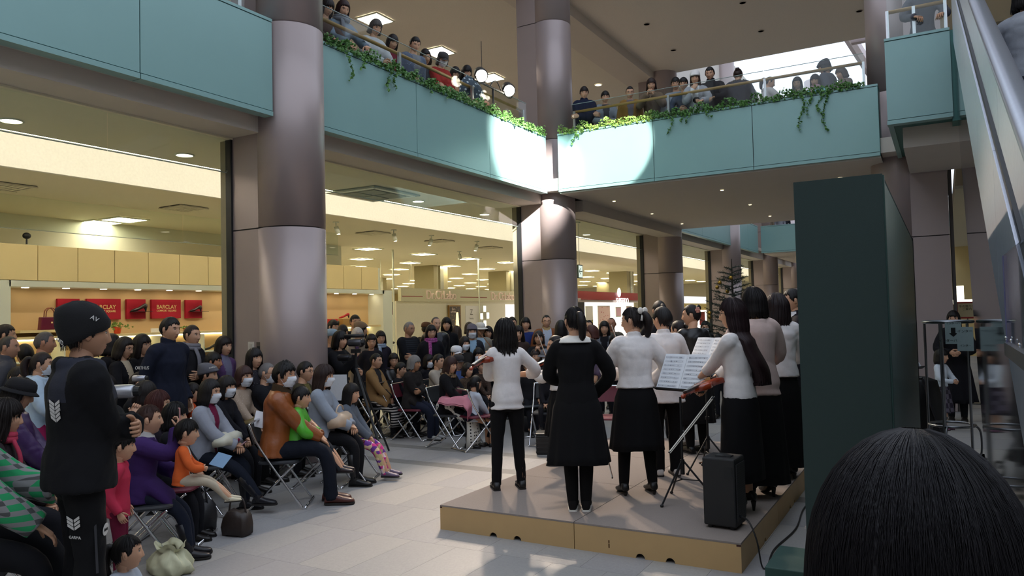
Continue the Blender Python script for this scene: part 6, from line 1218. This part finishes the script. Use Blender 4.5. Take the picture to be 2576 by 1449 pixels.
hA = hand(IA, -1, .03); violin(atd(1188, 926, 6.45), atd(1250, 886, 6.95)-atd(1188, 926, 6.45), V(0, 0, 1), 'violin played by the white cardigan woman')
bow(hand(IA, 1, .03), atd(1203, 832, 6.9), 'violin bow of the white cardigan woman pointing up left')
violin(atd(1345, 925, 7.45), atd(1400, 900, 7.7)-atd(1345, 925, 7.45), V(.1, -.4, 1), 'orange brown violin played by the child behind the black cardigan girl')
bow(atd(1392, 945, 7.4), atd(1350, 838, 7.6), 'violin bow of the child rising steeply in front of the grey hat girl')
violin(hand(IB, 1, .05)+V(0, 0, .04), V(.02, .05, -1), V(.6, -.8, 0), 'violin hanging beside the black cardigan girl on her right'); bow(hand(IB, 1, .04), atd(1542, 1203, 5.95), 'dark violin bow pointing down right of the black cardigan girl')
violin(hand(IC, 1, .05)+V(0, 0, .03), V(.05, .1, -1), V(.6, -.8, 0), 'violin hanging beside the ponytail girl on her right')
bow(atd(1560, 880, 8.2), atd(1535, 815, 8.4), 'thin violin bow seen in front of the grey coat woman')
bow(atd(1690, 1045, 7.3), atd(1702, 1000, 7.4), 'short piece of bow below the front music stand'); bow(atd(1760, 1165, 6.9), atd(1815, 1140, 6.7), 'dark bow lying low beside the loudspeaker')
g = G(); g.box((-.13, -.01, -.10), (0, .01, .12)); g.box((0, -.01, -.10), (.13, .01, .12)); p_ = atd(1640, 862, 11.55); tag(g.build('red_folder', mat('6e1a20', .5), loc=tuple(p_), rot=(.5, 0, .5), bevel=.003), 'dark red music folder held open between the ponytail girl and the boy', 'folder')
# bow ribbon and flower clip
def on_head(I, p): return wpt(I, I['HM'] @ (np.asarray(p, float)*I['hs'])+I['head'])
c = on_head(IC, (0, -.105, .075)); g = G()
for sx in (-1, 1): g.ell((sx*.03, 0, .012), (.034, .014, .030), 0, 12, 8); g.tube([(0, 0, 0), (sx*.02, -.01, -.04), (sx*.03, -.012, -.075)], [.006, .012, .016], 6, flat=.3)
g.ell((0, 0, 0), (.012, .016, .014)); tag(g.build('hair_bow', mat('e2dcd2', .8), loc=tuple(c), rot=(0, 0, IC['rz']+.6), smooth=True), 'white ribbon bow in the ponytail girl hair', 'hair bow')
c = on_head(IE, (-.052, -.085, .055)); g = G()
for k in range(6): g.ell((.02*math.cos(k*1.05), 0, .02*math.sin(k*1.05)), (.015, .010, .015), 0, 8, 6)
g.ell((0, -.006, 0), (.012, .010, .012)); tag(g.build('flower_clip', mat('c48a7a', .7), loc=tuple(c), rot=(0, 0, IE['rz']), smooth=True), 'pink flower clip in the bun of the velvet dress girl', 'hair clip')
# ---------------------------------------------------------------- cameras, phones, bags
def camcorder(p, d, label, c='a8a8b0', s=1.0):
    d = nrm(d); M = frame(d, V(0, 0, 1)); root = empty('camcorder', tuple(p), 0, label, 'camera'); 
    g = G(); g.tube([(0, -.06, 0), (0, -.05, 0), (0, .05, 0), (0, .06, 0)], np.array([.026, .032, .032, .028]), 12); xform(g, M, V(0, 0, 0), s).build('body', mat(c, .3, .6), root, smooth=True)
    g = G(); g.tube([(0, .06, 0), (0, .085, 0)], [.024, .022], 12); xform(g, M, V(0, 0, 0), s).build('lens', M_BLACK, root); g = G(); g.box((-.045, -.04, -.028), (-.037, .05, .028)); xform(g, M, V(0, 0, 0), s).build('screen', M_BLACK, root)
camcorder(atd(350, 952, 7.35), V(.8, .6, 0), 'small silver camcorder held up above the left rows', 'b0b0b8'); camcorder(atd(303, 985, 6.55), V(.8, .6, 0), 'large silver video camera with black grip behind the beanie man', 'b0b2b8', 1.9)
camcorder(atd(893, 862, 9.55), V(.75, .3, 0), 'silver grey video camera on top of the tripod by the big column', '4a4a4e', 1.5); camcorder(atd(865, 900, 9.5), V(.75, .3, 0), 'black camcorder held on the tripod arm by the big column', '202024', 1.3)
g = G(); g.tube([(-.14, 0, 0), (.12, .0, 0)], .022, 10); tag(g.build('microphone', M_BLACK, loc=tuple(atd(893, 845, 9.55)), rot=(0, 0, .4), smooth=True), 'long black microphone above the upper video camera', 'microphone')
def tripod(p, feet, label):
    root = empty('tripod', (p[0], p[1], 0), 0, label, 'tripod'); g = G(); g.tube([(0, 0, p[2]-.6), (0, 0, p[2])], .018, 8); g.build('column', M_BLACK, root); g = G(); g.box((-.04, -.05, p[2]-.05), (.04, .05, p[2])); g.build('head', M_BLACK, root)
    for f in feet: g = G(); f = np.asarray(f)-V(p[0], p[1], 0); g.tube([(0, 0, p[2]-.25), f*.5+V(0, 0, (p[2]-.25)*.5), f], [.020, .016, .012], 8); g.build('leg', M_BLACK, root)
t0 = atd(895, 878, 9.55); tripod(t0, [atd(973, 1130, 8.55)*V(1, 1, 0)+V(0, 0, .01), V(t0[0]-.45, t0[1]+.3, .01), V(t0[0]+.1, t0[1]+.5, .01)], 'black tripod with one long leg reaching toward the aisle')
g = G(); g.box((-.11, -.002, -.16), (.11, .002, .16)); tag(g.build('paper_sheet', mat('d0d4da', .7), loc=tuple(atd(852+0, 975, 9.2)), rot=(.1, 0, .4)), 'white sheet of paper hanging beside the tripod', 'paper')
def phone(p, rz, c, label, tilt=0):
    root = empty('mobile_phone', tuple(p), rz, label, 'phone'); g = G(); g.box((-.024, -.005, -.05), (.024, .005, .05)); g.build('body', mat(c, .3), root, bevel=.003); g = G(); g.box((-.021, -.006, -.04), (.021, -.005, .042)); g.build('screen', M_BLACK, root); root.rotation_euler = (tilt, 0, rz)
hp = hand(JE, 1, .10); phone(hp+V(0, 0, .03), JE['rz']+.3, 'c08a8a', 'pink mobile phone held up by the purple dress woman'); phone(hand(JF, 1, .10)+V(0, 0, .03), JF['rz'], 'c8a0a8', 'pink phone in the hands of the grey jacket woman', -.9)
def bag(p, sx, sy, sz, rz, c, label, strap=True, name='handbag', rough=.5, cat='bag'):
    root = empty(name, tuple(p), rz, label, cat); g = G(); R_ = []
    for z, k in ((0, .80), (.05, .98), (.4, 1.05), (.75, .95), (.95, .72), (1.0, .55)):
        R_.append([(sx*k*math.copysign(abs(math.cos(t))**.6, math.cos(t))*(1+.05*math.sin(5*t+z*4)), sy*k*math.copysign(abs(math.sin(t))**.6, math.sin(t))*(1+.06*math.sin(7*t)), sz*z+.01*math.sin(3*t)) for t in np.linspace(0, 2*PI, 30, endpoint=False)])
    g.grid(R_); g.build('bag_body', mat(c, rough, 0, 'plain', None, 20, .2), root, smooth=True)
    if strap: g = G(); g.tube(smooth_path([(-sx*.7, 0, sz*.9), (-sx*.5, 0, sz*1.4), (0, 0, sz*1.6), (sx*.5, 0, sz*1.4), (sx*.7, 0, sz*.9)], 5), .008, 6); g.build('handle', mat(c, .5), root, smooth=True)
    return root
def lap(I, f=.30, dz=.10): return wpt(I, I['HC']+V(0, f*I['s'], dz))
bag(lap(JF, .28, .09), .19, .09, .10, JF['rz'], 'c4c0ae', 'cream cloth bag on the lap of the grey jacket woman', False)
bag(lap(JI, .26, .09), .20, .10, .14, JI['rz'], 'c0a890', 'soft beige leather handbag on the lap of the pale grey coat woman')
bag(lap(JG, .26, .09), .18, .09, .08, JG['rz'], '6a5a34', 'gold patterned bag on the lap of the beige cardigan woman', False)
bag(lap(JK, .14, .12), .15, .08, .14, JK['rz'], '4a1420', 'dark red handbag held by the fur collar woman')
g = G(); r_ = np.random.default_rng(2); U, W_ = np.meshgrid(np.linspace(-.23, .23, 24), np.linspace(-.06, .50, 28)); Z_ = .135-1.0*np.clip(W_-.33, 0, 1)*1.2-1.3*np.clip(np.abs(U)-.17, 0, 1)+.010*np.sin(U*32+W_*14)+.008*np.sin(W_*30+U*9)
g.grid(np.stack([U+.02*np.sin(W_*18), np.minimum(W_, .40), Z_], -1), wrap=False); g.grid(np.stack([U+.02*np.sin(W_*18), np.minimum(W_, .40), Z_-.02], -1)[::-1], wrap=False); q = wpt(JK, JK['HC']+V(.05, .06, .02)); tag(g.build('folded_coat', mat('c4808e', .95, 0, 'plain', None, 30, .4, .2), loc=tuple(q), rot=(0, 0, JK['rz']), smooth=True), 'fluffy pink coat lying across the lap of the fur collar woman', 'coat')
p_ = atZ(1385, 1140, 0); root = empty('equipment_case', (p_[0], p_[1], 0), .4, 'black ribbed equipment case on the floor left of the stage', 'case'); g = G(); g.box((-.17, -.13, 0), (.17, .13, .25)); g.build('case_body', M_BLACK, root, bevel=.02)
for k in range(4): g = G(); g.box((-.172, -.134, .03+k*.055), (.172, .134, .045+k*.055)); g.build('rib', mat('1c1c1e', .5), root)
g = G(); g.box((-.175, -.135, .245), (.175, .135, .27)); g.build('lid', mat('1a1a1c', .4), root, bevel=.008)
bag(atZ(1330, 1085, 0), .20, .10, .22, .3, '17161a', 'black shoulder bag on the floor behind the white cardigan performer')
bag(V(-5.05, 3.25, 0)+0, .20, .12, .22, .3, '2a2420', 'brown handbag with thin strap on the floor beside the pink shoes', True) if False else None
q = atZ(598, 1345, 0); bag(q, .12, .08, .20, .2, '2c211c', 'small dark brown shoulder bag with thin strap on the floor, left'); q = atZ(500, 1335, 0); bag(q, .14, .11, .26, .1, '121116', 'round black bag on the floor under the purple dress woman', True)
q = atZ(430, 1440, 0)+V(0, 0, .0); root = empty('plastic_bag', tuple(q), .2, 'crumpled cream plastic shopping bag at the bottom left', 'bag'); g = G(); A2 = np.linspace(0, 2*PI, 60, endpoint=False)
g.grid([[(.15*k*math.cos(t)*(1+.12*math.sin(5*t+z*7)+.08*math.sin(11*t+z*3)), .11*k*math.sin(t)*(1+.14*math.sin(7*t+z*9)), z*.18+.02*math.sin(4*t)*z) for t in A2] for z, k in ((0, .9), (.15, 1.1), (.4, 1.08), (.6, .9), (.8, .7), (.9, .45), (1.0, .62), (1.12, .75))], caps=False); g.build('bag_body', mat('c8c6a4', .6), root, smooth=True)
# ---------------------------------------------------------------- Christmas tree
tb = atd(1852, 1000, 12.4); root = empty('christmas_tree', (tb[0], tb[1], 0), 0, 'sparse dark Christmas tree with gold baubles behind the performers', 'tree'); top_ = atd(1862, 650, 12.4)[2]
g = G(); g.tube([(0, 0, 0), (0, 0, top_*.6), (0, 0, top_)], [.05, .03, .006], 8); g.build('trunk', mat('2a2018', .8), root); r_ = np.random.default_rng(8); tips = []
for k in range(64):
    z = .7+(top_-.85)*(k/63)**.95; L = .80*(1-(z-.6)/(top_-.5))+.10; a = k*2.4; d_ = V(math.cos(a), math.sin(a), 0); g = G(); tip = V(0, 0, z)+d_*L+V(0, 0, L*.42-.05); mid = V(0, 0, z)+d_*L*.5+V(0, 0, L*.12)
    pp = smooth_path([V(0, 0, z), mid, tip], 5); g.tube(pp, np.linspace(.010, .004, len(pp)), 4)
    for j in range(int(26+60*L)):
        f = r_.uniform(.12, 1); p = pp[int(f*(len(pp)-1))]; q = nrm(r_.normal(0, 1, 3)+d_*.8)*r_.uniform(.04, .075); n_ = nrm(np.cross(q, r_.normal(0, 1, 3)))*.004; g.add([p-n_, p+n_, p+q], np.array([[0, 1, 2]]))
    for sd in (-1, 1):
        if L < .25: break
        s_ = np.cross(d_, V(0, 0, 1))*sd; p0_ = pp[len(pp)//2]; t2 = p0_+(d_*.6+s_)*L*.35+V(0, 0, .03); g.tube([p0_, t2], [.005, .002], 4)
        for j in range(int(12+30*L)): f = r_.uniform(0, 1); p = p0_*(1-f)+t2*f; q = nrm(r_.normal(0, 1, 3)+d_)*.055; n_ = nrm(np.cross(q, r_.normal(0, 1, 3)))*.004; g.add([p-n_, p+n_, p+q], np.array([[0, 1, 2]]))
    g.build('branch', mat('1d2c20', .7), root); tips.append(mid*.35+tip*.65)
for k in range(6, 60, 3): g = G(); p = tips[k]-V(0, 0, .06); g.ell(p, (.034, .034, .034), 0, 12, 8); g.tube([p+V(0, 0, .03), p+V(0, 0, .07)], .004, 4); g.build('bauble', mat('b08a3a', .25, .8), root, smooth=True)
g = G(); g.grid([[(r*math.cos(a), r*math.sin(a), z) for a in A_[::4]] for z, r in ((0, .18), (.3, .22), (.32, .20))]); g.build('pot', mat('3a2a24', .6), root)
# ---------------------------------------------------------------- round rack, luggage trolley, signs on the right
rc = atd(2440, 1160, 8.2)*V(1, 1, 0); rc = V(.02, 8.25, 0); rc[0] = .03; ZR = atY(2418, 809, 8.25)[2]
root = empty('round_rack', tuple(rc), .3, 'round chrome umbrella rack on wheels in the gap right of the partition', 'rack')
RM = mat('8c8e92', .3, .9)
for r, z in ((.205, ZR), (.19, .12), (.19, .62)): g = G(); t = np.linspace(0, 2*PI, 41); g.tube(np.stack([r*np.cos(t), r*np.sin(t), 0*t+z], -1), .012 if z < 1 else .016, 8); g.build('ring', RM, root, smooth=True)
for k in range(5): a = k*2*PI/5+.3; g = G(); g.tube([(  .195*math.cos(a),   .195*math.sin(a), .06), (  .195*math.cos(a),   .195*math.sin(a), ZR)], .012, 8); g.build('post', RM, root); g = G(); g.ell((  .195*math.cos(a),   .195*math.sin(a), .03), (.03, .015, .03)); g.build('wheel', M_BLACK, root)
for k in range(3): a = k*2*PI/3; g = G(); g.tube(smooth_path([(.19*math.cos(a), .19*math.sin(a), .62), (.24*math.cos(a), .24*math.sin(a), .55), (.24*math.cos(a), .24*math.sin(a), .36), (.19*math.cos(a), .19*math.sin(a), .30)], 4), .010, 6); g.build('hook_rail', RM, root, smooth=True)
for k, (u, v, lab, body) in enumerate(((2398, 838, 'pale green sign card on the rack with a black down arrow', 'インターバーゲン'), (2428, 850, 'second pale green sign card on the rack, right of the arrow card', 'インター'))):
    p = atY(u, v, 8.02); rt = empty('sign_card', tuple(p), .05, lab, 'sign', 'cards on the round rack'); g = G(); g.box((-.065, -.002, -.10-.02*k), (.065, .002, .10)); g.build('card', mat('b4c8c6', .6), rt)
    text('lettering', body if k == 0 else body, .030, mat('20262a', .6), rt, (0, -.003, -.07 if k == 0 else .06), (PI/2, 0, 0), .0005); text('lettering', 'インターバ' if k == 0 else 'インター', .022, mat('20262a', .6), rt, (0, -.003, .09 if k == 0 else -.07), (PI/2, 0, 0), .0005)
    if k == 0: g = G(); g.prism([(-.018, .05), (-.018, .0), (-.034, 0), (0, -.035), (.034, 0), (.018, 0), (.018, .05)], -.004, -.002, 1); g.build('arrow', M_BLACK, rt)
p = atY(2335, 1140, 8.9); root = empty('pushchair', (p[0], p[1], 0), 2.6, 'black folded pushchair standing in the gap right of the partition', 'pushchair')
g = G(); g.grid([[(.16*k*math.cos(t), .20*k*math.sin(t)+oy, z) for t in A_[::3]] for z, k, oy in ((.35, .7, 0), (.45, 1, 0), (.75, 1.05, .03), (.98, .9, .08), (1.02, .4, .1))]); g.build('seat_cover', M_BLACK, root, smooth=True)
for sx in (-.15, .15):
    g = G(); g.tube([(sx, .28, 1.02), (sx, .05, .5), (sx, -.28, .09)], .012, 6); g.tube([(sx, -.1, .6), (sx, .25, .09)], .012, 6); g.build('frame', mat('3a3a40', .4, .6), root)
    for y in (-.28, .25): g = G(); t = np.linspace(0, 2*PI, 17); g.tube(np.stack([0*t+sx, y+.07*np.cos(t), .085+.07*np.sin(t)], -1), .014, 6, flat=1); g.build('wheel', M_BLACK, root, smooth=True)
g = G(); g.tube([(-.15, .28, 1.02), (.15, .28, 1.02)], .014, 6); g.build('handle', M_BLACK, root); g = G(); g.box((-.13, -.2, .18), (.13, .2, .30)); g.build('basket', mat('1c1c20', .8), root, bevel=.02)
p = atY(2433, 780, 15.5); root = empty('framed_notice', tuple(p), 0, 'red framed notice above the woman in the long black coat', 'sign'); g = G(); g.box((-.17, 0, -.15), (.17, .02, .15)); g.build('frame', mat('a02820', .5), root); g = G(); g.tube([(0, .03, -p[2]), (0, .03, 0)], .012, 6); g.box((-.15, -.05, -p[2]), (.15, .12, -p[2]+.02)); g.build('stand', M_STEELD, root); g = G(); g.box((-.14, -.004, -.12), (.14, 0, .12)); g.build('print', mat('c8b890', .6), root)
text('lettering', '冬の贈り物\nご案内', .05, M_BLACK, root, (0, -.006, .04), (PI/2, 0, 0), .0005)
p = atY(2412, 748, 19); g = G(); g.box((-.10, 0, -.40), (.10, .1, .25)); g.box((-.25, 0, -.15), (.25, .1, -.05)); tag(g.build('wall_lamp', emis('fff4d8', 3), loc=tuple(p)), 'white glowing lamp cluster in the right shop above the notice', 'lamp')
g = G(); g.box((.2, 30, 0), (9, 30.2, 3.8)); struct(g.build('wall_right_shop', M_CREAM)); 
for k in range(6): downlight(.75+.15*(k % 2), 17+1.6*k, 3.75, .09, 'round lights in the right shop ceiling', 'round lit downlight in the ceiling beyond the right pier')
q = atY(2450, 810, 17); g = G(); g.box((.55, 16.6, 0), (1.4, 17.3, 1.45)); tag(g.build('display_cabinet', mat('2a1a16', .5), bevel=.01), 'dark display cabinet in the shop beyond the rack', 'cabinet')
# switch plates on the pier
for k, (u, v, w_, h_) in enumerate(((633, 871, .055, .055), (652, 876, .04, .075))):
    p = atY(u, v, CY[1]-.372); root = empty('switch_plate', (p[0], CY[1]-.376, p[2]), 0, ['white square switch plate on the bronze pier', 'bronze narrow switch plate on the pier beside the white one'][k], 'switch'); g = G(); g.box((-w_, -.006, -h_), (w_, 0, h_)); g.build('plate', mat('c8c4bc', .5) if k == 0 else mat('6a6058', .4, .4), root, bevel=.002); g = G(); g.box((-.02, -.012, -.025), (.02, -.006, .025)); g.build('rocker', mat('b8b4ac', .5) if k == 0 else M_DARK, root)
# hedge of light leaflets: booklets held in laps
g = G(); g.box((-.06, -.08, 0), (.06, .08, .004)); tag(g.build('booklet', mat('6a8aa8', .5), loc=tuple(atd(555, 1158, 6.2)), rot=(.5, .3, .5)), 'open blue booklet held in front of the child on the lap', 'booklet')
g = G(); g.box((-.05, -.09, 0), (.05, .09, .002)); tag(g.build('leaflet', mat('d4d4d8', .6), loc=tuple(atd(653, 1055, 7.3)), rot=(.9, .3, .9)), 'small white leaflet held beside the masked older man', 'leaflet')
finish_people()
# ---------------------------------------------------------------- print on clothes, laid on the surface it belongs to
bpy.context.view_layer.update(); DG_ = bpy.context.evaluated_depsgraph_get()
def decal(u, v, draw, name, m, roll=0, off=.004):
    hit, loc, n, i, o, mw_ = scene.ray_cast(DG_, Vector(CAM), Vector(ray(u, v)).normalized())
    if not hit: return
    top_ = o
    up = V(0, 0, 1); n = nrm(np.array(n)); 
    if n @ ray(u, v) > 0: n = -n
    x = nrm(np.cross(up, n)); y = np.cross(n, x); c_, s_ = math.cos(roll), math.sin(roll); M = np.stack([x*c_+y*s_, -x*s_+y*c_, n], 1)
    par = o if o.parent is not None else o; mat4 = Matrix([[*M[0], loc[0]+n[0]*off], [*M[1], loc[1]+n[1]*off], [*M[2], loc[2]+n[2]*off], [0, 0, 0, 1]])
    if isinstance(draw, str):
        b, s2 = draw.split('|'); cu = bpy.data.curves.new(name, 'FONT'); cu.body = b; cu.size = float(s2); cu.align_x = 'CENTER'; cu.align_y = 'CENTER'; cu.extrude = .001; cu.materials.append(m); d = link(bpy.data.objects.new(name, cu)); TEXTS.append(d)
    else: d = draw.build(name, m)
    d.parent = par; d.matrix_parent_inverse = par.matrix_world.inverted(); d.matrix_world = mat4
PW = mat('c8c6c2', .8)
def wings():
    g = G()
    for sx in (-1, 1):
        for k in range(3): g.prism([(sx*.003, -.024+k*.02), (sx*.034, -.004+k*.02), (sx*.034, .011+k*.02), (sx*.003, -.009+k*.02)][::sx], -.001, .001, 2)
    return g
decal(187, 1322, wings(), 'wing_emblem', PW); decal(190, 1352, 'GARMA|.022', 'lettering', PW)
g = G(); t = np.linspace(0, 2*PI, 25)[:-1]; g.prism(np.stack([.032*np.cos(t), .032*np.sin(t)], -1), -.001, .001, 2); decal(264, 1331, g, 'round_emblem', PW); decal(264, 1331, 'BALL|.020', 'lettering', M_BLACK, 0, .007)
g = G(); g.box((-.006, -.18, -.001), (.006, .18, .001)); decal(240, 1350, g, 'side_stripe', mat('2c2c30', .8)); decal(140, 1030, wings(), 'wing_emblem', PW); decal(142, 1050, wings(), 'wing_emblem', PW)
decal(237, 802, 'AV|.034', 'lettering', PW, -.5); decal(152, 858, 'AND|.034', 'lettering', PW, -.4); decal(158, 872, '1|.06', 'lettering', PW, -.9)
decal(358, 926, 'ORTHUS|.045', 'lettering', PW, 0); decal(535, 925, 'AVIREX|.028', 'lettering', PW, .2); decal(1152, 885, 'Fila|.03', 'lettering', M_BLACK, 0)

# lettering becomes plain mesh
bpy.context.view_layer.update(); DG_ = bpy.context.evaluated_depsgraph_get()
for o in TEXTS:
    me = bpy.data.meshes.new_from_object(o.evaluated_get(DG_)); n = link(bpy.data.objects.new(o.name, me)); nm = o.name; n.parent = o.parent; n.matrix_parent_inverse = o.matrix_parent_inverse; n.matrix_basis = o.matrix_basis
    bpy.data.objects.remove(o); n.name = nm
